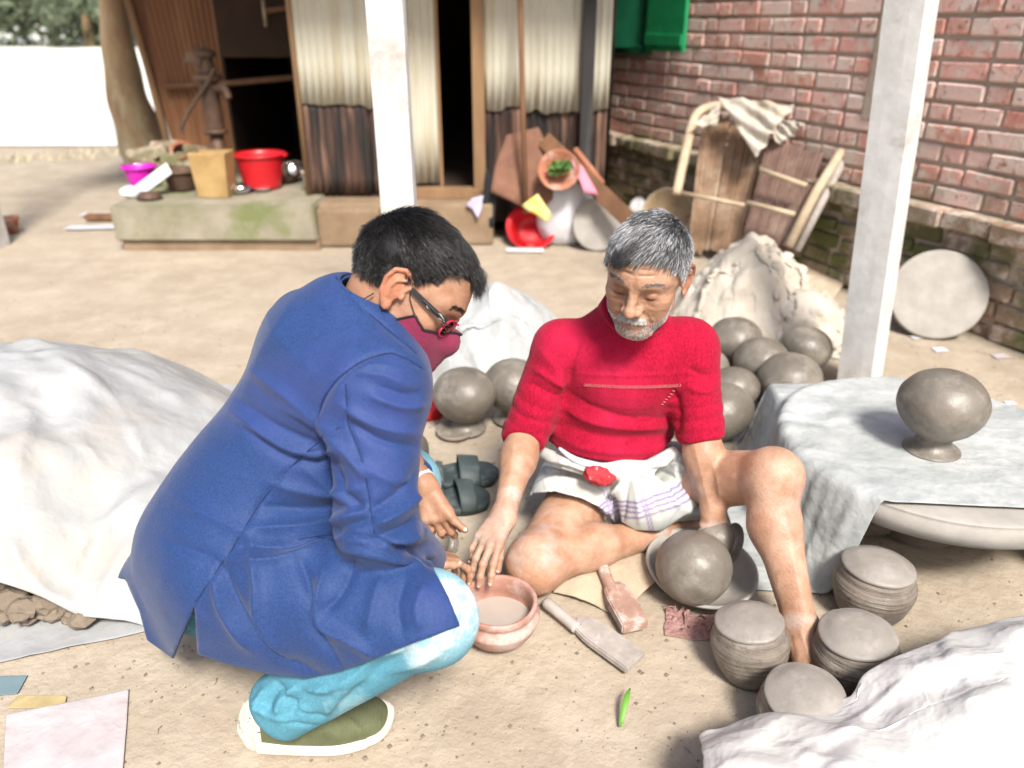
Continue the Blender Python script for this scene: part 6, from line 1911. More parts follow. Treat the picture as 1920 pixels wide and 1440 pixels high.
# shoe
def shoe(heel, toe, parent, lift=0.0):
    heel = Vector(heel); toe = Vector(toe); u = toe - heel; u.z = 0; L = u.length; u.normalize(); n = Vector((-u.y, u.x, 0)); R = np.stack([A(u), A(n), A((0, 0, 1))], 1)
    o = A(heel)
    loc = lambda P: (P - o) @ R
    def hw(s): return .036 + .012 * np.sin(np.clip(s, 0, 1) * np.pi * 1.0 + .2) + .012 * np.exp(-((s - .70) / .22) ** 2)
    def plan(q, g=0.0):
        s = q[:, 0] / L
        w = hw(s) + g
        body = np.abs(q[:, 1] + .008 * np.sin(s * 3.14)) - w
        e1 = np.hypot(q[:, 0] - .042, q[:, 1]) - (.040 + g); e2 = np.hypot((q[:, 0] - (L - .052)) * .95, q[:, 1] + .0) - (.050 + g)
        mid = np.maximum(body, np.maximum(.042 - q[:, 0], q[:, 0] - (L - .052)))
        return smin(smin(mid, e1, .012), e2, .012)
    def sole(P):
        q = loc(P); s = q[:, 0] / L
        top = .030 + .012 * np.clip((.35 - s) / .35, 0, 1) + .010 * np.clip((s - .85) / .15, 0, 1) ** 2 
        bot = .002 + .014 * np.clip((s - .75) / .25, 0, 1) ** 2 + .008 * np.clip((.1 - s) / .1, 0, 1)
        z = q[:, 2] 
        return smax(smax(plan(q, .004 - .010 * np.clip((top - z) / .03, 0, 1) * .4), z - top, .006), bot - z, .006)
    def upper(P):
        q = loc(P); s = np.clip(q[:, 0] / L, 0, 1)
        topz = np.interp(s, [0, .05, .2, .38, .55, .75, .92, 1], [.085, .100, .098, .105, .092, .066, .052, .040])
        d = plan(q, -.002)
        z = q[:, 2]
        rr_ = .030
        dome = smax(d + np.clip((z - .03) / .07, 0, 1) ** 2 * .016, z - topz, .030)
        return smax(dome, .018 - z, .004)
    lo = A(heel) - .13; hi = A(heel) + .13; lo, hi = bounds([heel, toe], .08); lo[2] = -.01; hi[2] = .14
    V, F, N = surfnet(sole, lo, hi, .003)
    so = make_mesh('sole', V, F, m_sole, parent)
    V, F, N = surfnet(upper, lo, hi, .003)
    q = (V - o) @ R
    V = V + N * (.0008 * np.sin(q[:, 0] * 900) * (q[:, 0] > .12) * (q[:, 2] > .04))[:, None]
    up = make_mesh('shoe', V, F, m_shoe, parent); so.parent = up; so.matrix_parent_inverse = Matrix.Translation(-Vector((0, 0, 0)))
    so.matrix_parent_inverse = Matrix.Identity(4)
    up.matrix_parent_inverse = Matrix.Translation(parent.location).inverted()
    # laces and heel patch
    for k in range(6):
        s = .44 + k * .055
        z = np.interp(s, [0, .05, .2, .38, .55, .75, .92, 1], [.085, .100, .098, .105, .092, .066, .052, .040]) + .001
        c = heel + u * L * s + Vector((0, 0, float(z)))
        la = tube('lace', [c + n * .026 - Vector((0, 0, .010)), c + n * .010 + Vector((0, 0, .002)), c - n * .010 + Vector((0, 0, .002)), c - n * .028 - Vector((0, 0, .012))], .0026, m_shoelace, None, 8)
        la.parent = up; la.matrix_parent_inverse = Matrix.Identity(4)
    hp = surfnet(lambda P: np.maximum(np.abs(upper(P) - .001) - .0016, np.maximum(loc(P)[:, 0] - .055, .035 - loc(P)[:, 2])), lo, hi, .003)
    h_ = make_mesh('heel_patch', hp[0], hp[1], m_heelpatch, None); h_.parent = up; h_.matrix_parent_inverse = Matrix.Identity(4)
    return up
shoe(G(452, 1383), G(738, 1362), personB)
shoe(Vector((-.43, 1.45, 0)), Vector((-.17, 1.56, 0)), personB)

# face mask: a shell over nose, mouth and chin
MY, MZ = [-.01, .02, .045, .070, .095, .115, .14], [-.055, -.044, -.012, -.022, -.012, .000, .002]
def maskB(P):
    p = HB.l(P); q = p.copy(); q[:, 0] = np.abs(q[:, 0])
    d = HB.sdf(P) / HB.sc - .0032
    d = smin(d, s_cap(p, (0, .108, -.028), (0, .102, -.080), .0140, .021), .036)
    d = smin(d, s_cap(q, (.030, .080, -.045), (.022, .082, -.090), .020, .018), .03)
    # upper edge falls from the nose bridge to below the ear; rear edge below the lobe
    zt = np.interp(p[:, 1], MY, MZ)
    d = smax(d, p[:, 2] - zt, .003)
    d = smax(d, .018 - p[:, 1] - .25 * (p[:, 2] + .06), .003)
    d = smax(d, -.118 - p[:, 2], .006)
    return d * HB.sc
lo, hi = bounds([HB.w((0, .06, -.06))], .12)
V, F, N = surfnet(maskB, lo, hi, .003)
p = HB.l(V)
V = V + N * (.0020 * np.exp(-(p[:, 0] / .0018) ** 2) * (p[:, 1] > .05) - .0015 * np.exp(-((np.abs(p[:, 0]) - .03) / .004) ** 2) * 0)[:, None]
mk_ = make_mesh('face_mask', V, F, m_maskc, personB)
def edge_curve(pts): return [Vector(HB.w(q)) for q in pts]
def on_mask(y, z, side):
    """x of the mask surface at this local y, z"""
    xs = np.linspace(0, .09, 120); P = HB.w(np.stack([xs * side, xs * 0 + y, xs * 0 + z], 1)); d = maskB(P); dh = HB.sdf(P)
    ins = xs[(d < .0005) | (dh < 0)]
    return side * (ins.max() if len(ins) else 0)
for side in (1, -1):
    ed = []
    for y in np.linspace(.022, .112, 16):
        z = float(np.interp(y, MY, MZ)) - .0015
        ed.append((on_mask(y, z - .001, side) + side * .0008, y, z))
    ed.append((0, .1235, -.0010))
    t_ = tube('binding', smooth_path(edge_curve(ed), 3), .0021, m_maskedge, mk_, 8)
    t_.matrix_parent_inverse = Matrix.Identity(4)
    # ear loops
    a = (ed[0][0], .022, -.040); b = (side * .070, .016, -.066)
    for e0, e1, mid in (((ed[4][0], ed[4][1], ed[4][2]), (side * .082, .010, .020), (side * .076, .022, .002)), (b, (side * .083, -.010, -.026), (side * .078, .0, -.045))):
        l_ = tube('ear_loop', smooth_path(edge_curve([e0, mid, e1, (side * .088, -.012, .012 if e1[2] > 0 else -.028)]), 5), .0011, m_maskedge, mk_, 6)
        l_.matrix_parent_inverse = Matrix.Identity(4)
mk_.matrix_parent_inverse = Matrix.Translation(personB.location).inverted()
# mask cord hanging behind the neck
tube('neck_cord', [Vector(q) for q in (HB.w((.070, -.030, -.030)), HB.w((.072, -.045, -.070)), HB.w((.072, -.03, -.105)))], .0013, m_maskedge, personB, 6)

# spectacles
LENS = []
spc = tube('spectacles', smooth_path(edge_curve([(.0800, .040, .0150), (.0793, .055, .0138), (.0780, .07, .0125), (.0745, .088, .010)]), 6), .0034, m_frame, personB, 10)
for v in spc.data.vertices: pass
arm2 = tube('temple', smooth_path(edge_curve([(-.082, -.004, .020), (-.0785, .05, .016), (-.0735, .088, .013)]), 6), .0030, m_frame, spc, 10); arm2.matrix_parent_inverse = Matrix.Identity(4)
def flatbar(pts, w, t, mat, name, parent):
    """temple arm: flat strip taller than thick"""
    V = []; F = []
    for i, q in enumerate(pts):
        q = A(q)
        for a, b in ((t, w), (t, -w), (-t, -w), (-t, w)): V.append(HB.w((q[0] + a, q[1], q[2] + b)))
    n = len(pts)
    for i in range(n - 1):
        for k in range(4): F.append((i * 4 + k, i * 4 + (k + 1) % 4, (i + 1) * 4 + (k + 1) % 4, (i + 1) * 4 + k))
    F += [(0, 1, 2, 3), ((n - 1) * 4 + 3, (n - 1) * 4 + 2, (n - 1) * 4 + 1, (n - 1) * 4)]
    o = make_mesh(name, V, F, mat, parent, False); o.matrix_parent_inverse = Matrix.Identity(4); return o
flatbar([(.0815, .012, .0165), (.0805, .04, .0145), (.0795, .062, .0130), (.0765, .084, .0115), (.073, .092, .0105)], .0048, .0013, m_frame, 'temple', spc)
rsc = random.Random(3)
for k in range(16):
    y0 = .038 + .045 * rsc.random(); x0 = .0822 - (y0 - .04) * .10
    z0 = .0140 - (y0 - .04) * .07
    l_ = tube('scratch', [Vector(HB.w((x0, y0, z0 + rsc.uniform(-.004, .004)))), Vector(HB.w((x0 - .0006, y0 + rsc.uniform(.004, .009), z0 + rsc.uniform(-.004, .004))))], .00045, m_framewhite, spc, 5); l_.matrix_parent_inverse = Matrix.Identity(4)
for side in (1, -1):
    c = (side * .0345, .104, -.002)
    loop = []
    for a in np.linspace(0, 2 * math.pi, 29):
        ca, sa = math.cos(a), math.sin(a)
        x = .0265 * math.copysign(abs(ca) ** .6, ca); z = .0165 * math.copysign(abs(sa) ** .6, sa)
        loop.append((c[0] + x, c[1] - .012 * abs((c[0] + x) / .06) ** 2 * 1.0 - .10 * 0, c[2] + z))
    r_ = tube('rim', edge_curve(loop), .0019, m_framered, spc, 8); r_.matrix_parent_inverse = Matrix.Identity(4)
    hn = tube('hinge', edge_curve([(side * .060, .094, .010), (side * .074, .091, .0115)]), .0032, m_framered, spc, 8); hn.matrix_parent_inverse = Matrix.Identity(4)
for side in (1, -1):
    LV = [HB.w((side * .0345, .1035, -.002))]
    for a in np.linspace(0, 2 * math.pi, 29)[:-1]:
        ca, sa = math.cos(a), math.sin(a)
        x = side * .0345 + .0255 * math.copysign(abs(ca) ** .6, ca); LV.append(HB.w((x, .104 - .012 * abs(x / .06) ** 2, -.002 + .0155 * math.copysign(abs(sa) ** .6, sa))))
    ln_ = make_mesh('lens', LV, [(0, i, i % 28 + 1) for i in range(1, 29)], None, spc); solidify(ln_, .0008); ln_.matrix_parent_inverse = Matrix.Identity(4); LENS.append(ln_)
br = tube('bridge', edge_curve([(-.009, .105, .006), (0, .1085, .009), (.009, .105, .006)]), .0018, m_framered, spc, 8); br.matrix_parent_inverse = Matrix.Identity(4)
m_glass = bpy.data.materials.new('lens'); m_glass.use_nodes = True
b_ = m_glass.node_tree.nodes['Principled BSDF']; b_.inputs['Transmission Weight'].default_value = 1; b_.inputs['Roughness'].default_value = .02; b_.inputs['IOR'].default_value = 1.1
for ln_ in LENS: ln_.data.materials.append(m_glass)
spc.matrix_parent_inverse = Matrix.Translation(personB.location).inverted()

# hair of the man in blue
def scalp_points(Hd, n, pred, seed):
    r = np.random.default_rng(seed)
    d = r.normal(size=(n * 3, 3)); d /= np.linalg.norm(d, axis=1, keepdims=True)
    P = Hd.w(d * .11 + A((0, -.004, .034)))
    for _ in range(6):
        e = .002; f0 = Hd.skull(P)
        g = np.stack([Hd.skull(P + A(k) * e) - Hd.skull(P - A(k) * e) for k in np.eye(3)], 1) / (2 * e)
        P = P - f0[:, None] * g / ((g * g).sum(1, keepdims=True) + 1e-9)
    p = Hd.l(P); k = pred(p, r.random(len(p)))
    return P[k][:n], p[k][:n]
def predB(p, rnd):
    low = np.interp(p[:, 1], [-.12, -.07, -.03, .0, .018, .035, .060, .085, .11], [-.030, -.027, -.002, .026, .032, .072, .099, .104, .105])
    return (p[:, 2] > low + .006 * (rnd - .5))
S, ps = scalp_points(HB, 24000, predB, 3)
# growth: from the crown forward over the top, down the sides, with a sweep
crown = A((-.01, -.085, .095))
v = ps - crown
dirl = v * A((1.0, 1.0, .6)); kk = np.clip((ps[:, 2] - .03) / .08, 0, 1); dirl[:, 1] += .05 + .06 * kk; dirl[:, 2] -= .035 * (1 - kk)
dirl += .02 * np.stack([noise3(ps, 1, 60), noise3(ps, 2, 60), noise3(ps, 3, 60)], 1)
Dw = dirl @ HB.R.T
topf = np.clip((ps[:, 2] - .035) / .05, 0, 1)
ln = (.011 + .023 * topf) * np.where((ps[:, 1] > .015) & (np.abs(ps[:, 0]) > .03), .6, 1)
r_ = np.random.default_rng(5)
cm = surfnet(lambda P: np.maximum(HB.skull(P) - .0045, -(HB.l(P)[:, 2] - .006 - np.interp(HB.l(P)[:, 1], [-.12, -.07, -.03, .0, .018, .035, .060, .085, .11], [-.034, -.029, -.002, .028, .026, .052, .082, .088, .096])) ), *bounds([HB.w((0, 0, .03))], .14), .0035)
hb = strands('hair', S, Dw, lambda P: HB.skull(P), m_hairblack, personB, 5, ln * (0.7 + .6 * r_.random(len(S))), .00050, .0085, seed=1, attr=(r_.random(len(S)) ** 2), curl=.0025)
cap_ = make_mesh('hair_base', cm[0], cm[1], m_hairblack, hb, True, {'hairtone': np.zeros(len(cm[0]))}); cap_.matrix_parent_inverse = Matrix.Identity(4)
# longer forelock that curls over the forehead
S2 = HB.w(np.stack([r_.uniform(-.030, .03, 1500), r_.uniform(.055, .082, 1500), r_.uniform(.092, .106, 1500)], 1))
for _ in range(5):
    g = np.stack([HB.skull(S2 + A(k) * .002) - HB.skull(S2 - A(k) * .002) for k in np.eye(3)], 1) / .004
    S2 = S2 - HB.skull(S2)[:, None] * g / ((g * g).sum(1, keepdims=True) + 1e-9)
l2 = HB.l(S2)
d2 = np.stack([(l2[:, 0]) * 4.0 + .1 + 0 * l2[:, 0], .9 + 0 * l2[:, 0], -.45 + 0 * l2[:, 0]], 1) + .35 * np.stack([noise3(S2, 21, 70), noise3(S2, 22, 70), noise3(S2, 23, 70)], 1)
fl = strands('forelock', S2, d2 @ HB.R.T, lambda P: HB.skull(P), m_hairblack, hb, 6, .042 * (.6 + .6 * r_.random(1500)), .0005, .019, seed=2, attr=r_.random(1500) ** 1.5, curl=.006)
fl.matrix_parent_inverse = Matrix.Identity(4); hb.matrix_parent_inverse = Matrix.Translation(personB.location).inverted()
# eyebrow
def brow_strands(Hd, mat, parent, n, seed, tone):
    r = np.random.default_rng(seed); s = r.uniform(0, 1, n); sd_ = np.where(r.random(n) < .5, -1, 1)
    lp = np.stack([sd_ * (.014 + .036 * s), .098 - .020 * s ** 1.4, .031 + .004 * np.sin(s * 3) + r.normal(0, .0016, n)], 1)
    P = Hd.w(lp)
    for _ in range(5):
        f0 = Hd.sdf(P); g = np.stack([Hd.sdf(P + A(k) * .001) - Hd.sdf(P - A(k) * .001) for k in np.eye(3)], 1) / .002
        P = P - f0[:, None] * g / ((g * g).sum(1, keepdims=True) + 1e-9)
    d = np.stack([sd_ * 1.0, -.4 + 0 * s, .25 - .3 * s], 1) @ Hd.R.T
    o = strands('eyebrow', P, d, Hd.sdf, mat, parent, 3, .006, .00030, .0013, seed=seed, attr=tone * r.random(n))
    return o
brow_strands(HB, m_hairblack, personB, 420, 3, .6)
# =============================================================== THE SEATED MAN IN THE RED JUMPER
HR = Head(D(1213, 514, 1.685), c2w(-.41, -.59, -.70), c2w(.0, .80, -.60), 1.06, True)
hipR_ = D(1165, 905, 1.90)
s1, s2 = D(1052, 655, 1.84), D(1292, 652, 1.80)            # image left / image right shoulder
e1, e2 = D(985, 812, 1.78), D(1312, 808, 1.72)
w1, w2 = D(946, 962, 1.56), D(1337, 952, 1.625)
h1, h2 = D(1100, 925, 1.86), D(1235, 905, 1.88)
k1, a1 = G(1008, 1052, .095), G(1235, 1000, .055)
k2, a2 = D(1447, 892, 1.555), G(1500, 1172, .075)
f1 = G(1302, 985, .05)
f2 = G(1520, 1248, .02)
backR = A((0, 1, .10))
personR = thing('person', 'seated grey-haired man in a crimson jumper and checked lungi, beating pots', 'person', (.3, 1.85, 0))
neckR = lambda P: s_cap(P, HR.w((0, -.028, -.050)), (s1 + s2) / 2 + Vector((0, .03, .03)), .058, .070)
H1 = hand_caps(w1, D(908, 1030, 1.47) - w1, c2w(-.25, .55, -.80), c2w(.95, .25, -.1), (.30, .34, .40, .5), (.12, .02, -.10, -.24), L=1.0, thumb_tip=D(934, 1070, 1.50), tcurl=-.4)
H2 = hand_caps(w2, D(1350, 1010, 1.59) - w2, c2w(.1, .6, -.8), c2w(-.9, .2, -.2), (.55, .6, .6, .6), L=.95, thumb_tip=D(1318, 1005, 1.60), tcurl=.4)
def rf_head(P): return smin(HR.sdf(P), neckR(P), .03)
def rf_arm1(P):
    d = smin(s_cap(P, e1, e1.lerp(w1, .35), .044, .042), s_cap(P, e1.lerp(w1, .3), w1, .043, .0265), .03)
    return smin(d, s_hand(P, H1), .02)
def rf_arm2(P):
    d = smin(s_cap(P, e2, e2.lerp(w2, .35), .046, .044), s_cap(P, e2.lerp(w2, .3), w2, .045, .029), .03)
    return smin(d, s_hand(P, H2), .02)
def rf_leg1(P):
    d = s_cap(P, h1, k1, .098, .066)
    d = smin(d, s_ell(P, k1 + Vector((-.008, -.012, .0)), (.068, .066, .072)), .04)
    sh = s_cap(P, k1.lerp(a1, .06), k1.lerp(a1, .45) + Vector((0, .0, .008)), .062, .055)
    sh = smin(sh, s_cap(P, k1.lerp(a1, .4) + Vector((0, 0, .006)), a1, .053, .034), .03)
    d = smin(d, sh, .022)
    ft = smin(s_cap(P, a1, f1, .034, .024), s_cap(P, a1, a1 + Vector((.02, .05, -.01)), .034, .028), .02)
    return smin(d, ft, .02)
def rf_leg2(P):
    d = s_cap(P, h2, k2, .094, .060)
    d = smin(d, s_ell(P, k2 + Vector((.006, -.012, .004)), (.060, .056, .062)), .035)
    calf = s_cap(P, k2, k2.lerp(a2, .38) + Vector((-.014, .018, 0)), .056, .054)
    calf = smin(calf, s_cap(P, k2.lerp(a2, .36) + Vector((-.010, .014, 0)), a2, .053, .0335), .04)
    calf = smin(calf, s_cap(P, k2 + Vector((.010, -.026, -.03)), a2 + Vector((.004, -.012, .02)), .026, .018), .02)
    d = smin(d, calf, .03)
    ft = s_cap(P, a2 + Vector((0, .03, -.035)), a2 + Vector((0, .03, -.03)), .032, .03)
    ft = smin(ft, s_cap(P, a2, f2, .036, .022), .03)
    ft = smin(ft, s_capf(P, a2.lerp(f2, .5), f2, .038, .034, (0, 0, 1), .6), .02)
    u = (f2 - a2); u.z = 0; u.normalize(); s = Vector((u.y, -u.x, 0))
    for i, (o, l, r) in enumerate(((-.026, .035, .0125), (-.010, .038, .0095), (.004, .034, .009), (.017, .028, .0085), (.028, .020, .008))):
        b = f2 + s * o; ft = smin(ft, s_cap(P, b, b + u * l + Vector((0, 0, -.006)), r, r * .8), .006)
    for side in (-1, 1): ft = smin(ft, s_ell(P, a2 + s * side * .030, (.014, .014, .016)), .014)
    return smin(d, ft, .02)
fR = [near_only(HR.sdf, HR.w((0, 0, 0)), .16), near_only(rf_arm1, (e1 + w1) / 2 + Vector((-.02, -.05, -.03)), .23), near_only(rf_arm2, (e2 + w2) / 2 + Vector((0, -.02, -.02)), .22),
      near_only(rf_leg1, (h1 + a1 + k1) / 3, .46), near_only(rf_leg2, (h2 + k2 + a2) / 3, .48)]
midR = (s1 + s2) / 2
def bodyR(P):
    d = s_capf(P, hipR_ + Vector((-.01, .02, 0)), midR + Vector((0, .01, -.09)), .115, .110, backR, .75)
    d = smin(d, s_cap(P, h1 + Vector((0, .03, 0)), h2 + Vector((0, .03, 0)), .085, .085), .04)
    d = smin(d, s_cap(P, s1, s2, .044, .044), .06)
    d = smin(d, s_cap(P, s1, e1, .046, .042), .02); d = smin(d, s_cap(P, s2, e2, .046, .042), .02)
    d = smin(d, neckR(P), .03)
    d = smin(d, fR[0](P), .028)
    for g in fR[1:]: d = smin(d, g(P), .015)
    return d
V, F, N = surfnet(bodyR, (-.10, 1.10, -.004), (.76, 2.10, .93), .0030, 4, 1)
V = V + N * (.0007 * noise3(V, 5, 45))[:, None]
pl_ = HR.l(V); fm_ = (np.linalg.norm(pl_, axis=1) < .15) & (pl_[:, 1] > .02)
V = V + N * (fm_ * (.0010 * noise3(V * A((1, 1, 2.0)), 81, 70) + .0005 * noise3(V, 85, 170)))[:, None]
V, _ = creases(V, N, fold_lines([([(1262, 548), (1252, 556), (1240, 560)], 2.2, -.0012), ([(1262, 560), (1250, 564), (1240, 566)], 2.2, -.001), ([(1222, 590), (1232, 604), (1230, 616)], 3, -.0016), ([(1186, 556), (1183, 548)], 2.5, -.0014), ([(1176, 556), (1175, 548)], 2.2, -.0010), ([(1150, 506), (1185, 512), (1225, 510)], 2.2, -.0010), ([(1300, 830), (1318, 900), (1330, 955)], 6, .0025), ([(1325, 840), (1345, 900), (1350, 960)], 5, .002), ([(965, 820), (955, 900), (950, 955)], 6, .002),
                                 ([(1470, 960), (1490, 1060), (1510, 1150)], 9, .003), ([(1500, 1180), (1512, 1215), (1520, 1245)], 5, .003), ([(1480, 1190), (1490, 1230)], 5, -.002)]))
p = HR.l(V); q = np.abs(p[:, 0])
tint = np.ones((len(V), 3))
inh = np.linalg.norm(p, axis=1) < .18
def soft(c, r): return np.exp(-(((p - A(c)) / A(r)) ** 2).sum(1)) * inh
def soft2(c, r):
    pp = p.copy(); pp[:, 0] = q
    return np.exp(-(((pp - A(c)) / A(r)) ** 2).sum(1)) * inh
def paint(m, col):
    global tint
    tint = tint * (1 - m[:, None]) + tint * A(col) * m[:, None]
paint(soft2((.012, .098, -.063), (.017, .02, .0055)), (.72, .48, .50))              # lips
paint(soft((0, .1, -.0628), (.022, .02, .0014)), (.35, .25, .28))                      # mouth line
paint(soft2((.032, .088, -.0038), (.0145, .02, .0028)), (.10, .08, .08))               # lashes, with the crease shade painted in
paint(soft2((.032, .09, .004), (.020, .03, .013)) * .6, (.62, .50, .46))  # shade under the brow painted into the eye sockets
paint(soft2((.032, .09, -.014), (.018, .03, .008)) * .5, (.80, .70, .68))
paint(soft((0, .117, -.028), (.016, .02, .014)) * .45, (1.12, .86, .82))
paint(soft2((.05, .05, -.02), (.022, .03, .02)) * .3, (1.1, .88, .84))
paint(soft2((.082, -.004, .0), (.02, .03, .04)) * .6, (1.15, .80, .76))
paint(soft2((.030, .07, -.085), (.045, .05, .028)) * .5, (.86, .90, .96))            # stubble shade
scalpR = inh & (p[:, 2] > np.interp(p[:, 1], [-.12, -.05, 0, .02, .045, .07, .1], [-.03, -.015, .02, .03, .074, .088, .094]))
tint[scalpR] *= A((.60, .55, .55))
knee = np.exp(-(np.linalg.norm(V - A(k1), axis=1) / .07) ** 2); tint *= 1 + knee[:, None] * A((.05, -.08, -.10))
hand1 = np.exp(-(np.linalg.norm(V - A(w1.lerp(D(905, 1030, 1.47), .6)), axis=1) / .075) ** 2)      # clay dust on the hand
tint = tint * (1 - .55 * hand1[:, None]) + A((1.05, 1.35, 1.75)) * .55 * hand1[:, None]
# dried clay on shin, foot and forearms, in broken patches
dust = np.clip(noise3(V, 23, 16) * 2.2 + noise3(V, 27, 55) * 1.2 - .15, 0, 1) * (~inh)
dust *= np.clip(1 - np.minimum(np.linalg.norm(V - A(a2), axis=1) / .34, np.minimum(np.linalg.norm(V - A(w1), axis=1) / .22, np.minimum(np.linalg.norm(V - A(w2), axis=1) / .2, np.linalg.norm(V - A(a1), axis=1) / .2))), 0, 1) * 1.5
dust = np.clip(dust, 0, .75)
tint = tint * (1 - dust[:, None]) + A((1.05, 1.5, 2.1)) * dust[:, None]
tint *= (1 + .10 * noise3(V, 3, 25) + .06 * noise3(V, 13, 90))[:, None]
make_mesh('body', V, F, m_skinR, personR, True, {'tint': tint})
nails(H1, m_nail, personR, c2w(-.2, .5, -.8))

# hair, brows, moustache, stubble
def predR(p, rnd):
    low = np.interp(p[:, 1], [-.12, -.07, -.03, .0, .018, .035, .055, .075, .095], [-.035, -.030, -.005, .024, .010, .040, .074, .086, .092])
    return (p[:, 2] > low + .010 * (rnd - .5))
S, ps = scalp_points(HR, 20000, predR, 13)
r_ = np.random.default_rng(15)
crown = A((-.02, -.055, .115))
v = ps - crown; dirl = v * A((1.1, 1.0, .6)); dirl[:, 1] += .05; dirl[:, 0] += .045 * (ps[:, 2] > .075)
dirl[:, 2] -= .04 * (ps[:, 2] < .08)
dirl += .07 * np.stack([noise3(ps, 61, 70), noise3(ps, 62, 55), noise3(ps, 63, 55)], 1)
pw = np.clip(.44 + .40 * np.clip((.09 - ps[:, 2]) / .06, -.8, .8) + .8 * noise3(ps, 70, 35), .08, .95)
tone = np.where(r_.random(len(S)) < pw, .55 + .45 * r_.random(len(S)), .25 * r_.random(len(S)))
tone *= np.where((ps[:, 1] > .05) & (ps[:, 0] > .005), .35, 1)
topf = np.clip((ps[:, 2] - .03) / .05, 0, 1)
hbR = strands('hair', S, dirl @ HR.R.T, lambda P: HR.skull(P), m_hairgrey, personR, 5, (.010 + .018 * topf) * (.6 + .7 * r_.random(len(S))), .00046, .0075, seed=11, attr=tone, curl=.003)
S2 = HR.w(np.stack([r_.normal(.030, .012, 500), r_.uniform(.062, .085, 500), r_.uniform(.085, .10, 500)], 1))
for _ in range(5):
    g = np.stack([HR.skull(S2 + A(k) * .002) - HR.skull(S2 - A(k) * .002) for k in np.eye(3)], 1) / .004
    S2 = S2 - HR.skull(S2)[:, None] * g / ((g * g).sum(1, keepdims=True) + 1e-9)
l2 = HR.l(S2); d2 = np.stack([.5 + 0 * l2[:, 0], .8 + 0 * l2[:, 0], -.9 + 0 * l2[:, 0]], 1) + .3 * np.stack([noise3(S2, 21, 70), noise3(S2, 22, 70), noise3(S2, 23, 70)], 1)
o = strands('forelock', S2, d2 @ HR.R.T, lambda P: HR.skull(P), m_hairgrey, hbR, 5, .036 * (.6 + .6 * r_.random(500)), .0007, .013, seed=12, attr=.05 * r_.random(500), curl=.003)
o.matrix_parent_inverse = Matrix.Identity(4); hbR.matrix_parent_inverse = Matrix.Translation(personR.location).inverted()
brow_strands(HR, m_hairgrey, personR, 200, 33, .30)
def face_hair(name, LP, dl, n, length, width, height, tone, seed, curl=.0012):
    P = HR.w(LP)
    for _ in range(6):
        f0 = HR.sdf(P); g = np.stack([HR.sdf(P + A(k) * .001) - HR.sdf(P - A(k) * .001) for k in np.eye(3)], 1) / .002
        P = P - f0[:, None] * g / ((g * g).sum(1, keepdims=True) + 1e-9)
    return strands(name, P, dl @ HR.R.T, HR.sdf, m_beard, personR, 3, length, width, height, seed=seed, attr=tone, curl=curl)
n = 900; x = r_.uniform(-.030, .030, n)
lp = np.stack([x, .103 - .35 * np.abs(x), -.046 - .12 * np.abs(x) - .009 * r_.random(n)], 1)
face_hair('moustache', lp, np.stack([np.sign(x) * (.4 + 14 * np.abs(x)), .2 + 0 * x, -1 + 0 * x], 1), n, .0085, .00042, .0035, .45 + .55 * r_.random(n), 51)
n = 1900
ang = r_.uniform(-1.25, 1.25, n); zz = r_.uniform(-.118, -.070, n) + .055 * np.clip((np.abs(ang) - .5), 0, 1)
lp = np.stack([np.sin(ang) * .072, .020 + np.cos(ang) * .075, zz], 1)
k = ~((np.abs(lp[:, 0]) < .022) & (lp[:, 2] > -.078)) & (lp[:, 1] > .0)
lp = lp[k]; n = len(lp)
face_hair('beard', lp, np.stack([lp[:, 0] * 4, .15 + 0 * lp[:, 0], -1 + 0 * lp[:, 0]], 1), n,   .0036, .00034, .0013, .35 + .65 * r_.random(n), 52)

# jumper
def torsoR(P):
    waist = D(1143, 815, 1.86); ch = (s1 + s2) / 2 + Vector((.0, .01, -.08))
    d = s_capf(P, D(1143, 850, 1.86), waist + Vector((0, 0, .03)), .160, .158, backR, .80)
    d = smin(d, s_capf(P, waist + Vector((0, .0, .02)), ch, .150, .150, backR, .78), .06)
    d = smin(d, s_cap(P, s1, s2, .060, .062), .10)
    d = smin(d, s_cap(P, ch, (s1 + s2) / 2 + Vector((0, .04, .045)), .115, .070), .06)
    return d
def slv1(P):
    d = s_cap(P, s1, s1.lerp(e1, .95), .070, .062)
    return d
cR1 = D(992, 797, 1.775); cR2 = D(1312, 800, 1.745)
def slv(P, s, e, w, seed, ra, rb_):
    ax = A(w) - A(e); ax /= np.linalg.norm(ax)
    d = s_cap(P, s, e, ra, rb_)
    t = ((P - A(s)) @ (A(e) - A(s))) / ((A(e) - A(s)) @ (A(e) - A(s)))
    ring = np.clip((t - .42) / .3, 0, 1)
    d = d - ring * .0036 * (np.abs(np.sin(t * 21 + 1.6 * noise3(P, seed, 12) + seed)) - .4)
    d2 = s_cap(P, e, e.lerp(w, .14), rb_ - .002, rb_ - .010)
    d = smin(d, d2, .02)
    cut = (P - A(e.lerp(w, .14))) @ ax
    return np.where(np.linalg.norm(P - A(e.lerp(w, .14)), axis=1) < .11, smax(d, cut, .005), d)
hemR = [(980, 800), (1022, 822), (1050, 842), (1100, 860), (1150, 868), (1200, 866), (1240, 846), (1268, 815), (1340, 800)]
nkR_a, nkR_b = A(((s1 + s2) / 2 + Vector((0, .03, .03))).lerp(Vector(HR.w((0, -.028, -.050))), .42)), A(HR.w((0, -.028, -.05)))
nkR_u = (nkR_b - nkR_a) / np.linalg.norm(nkR_b - nkR_a)
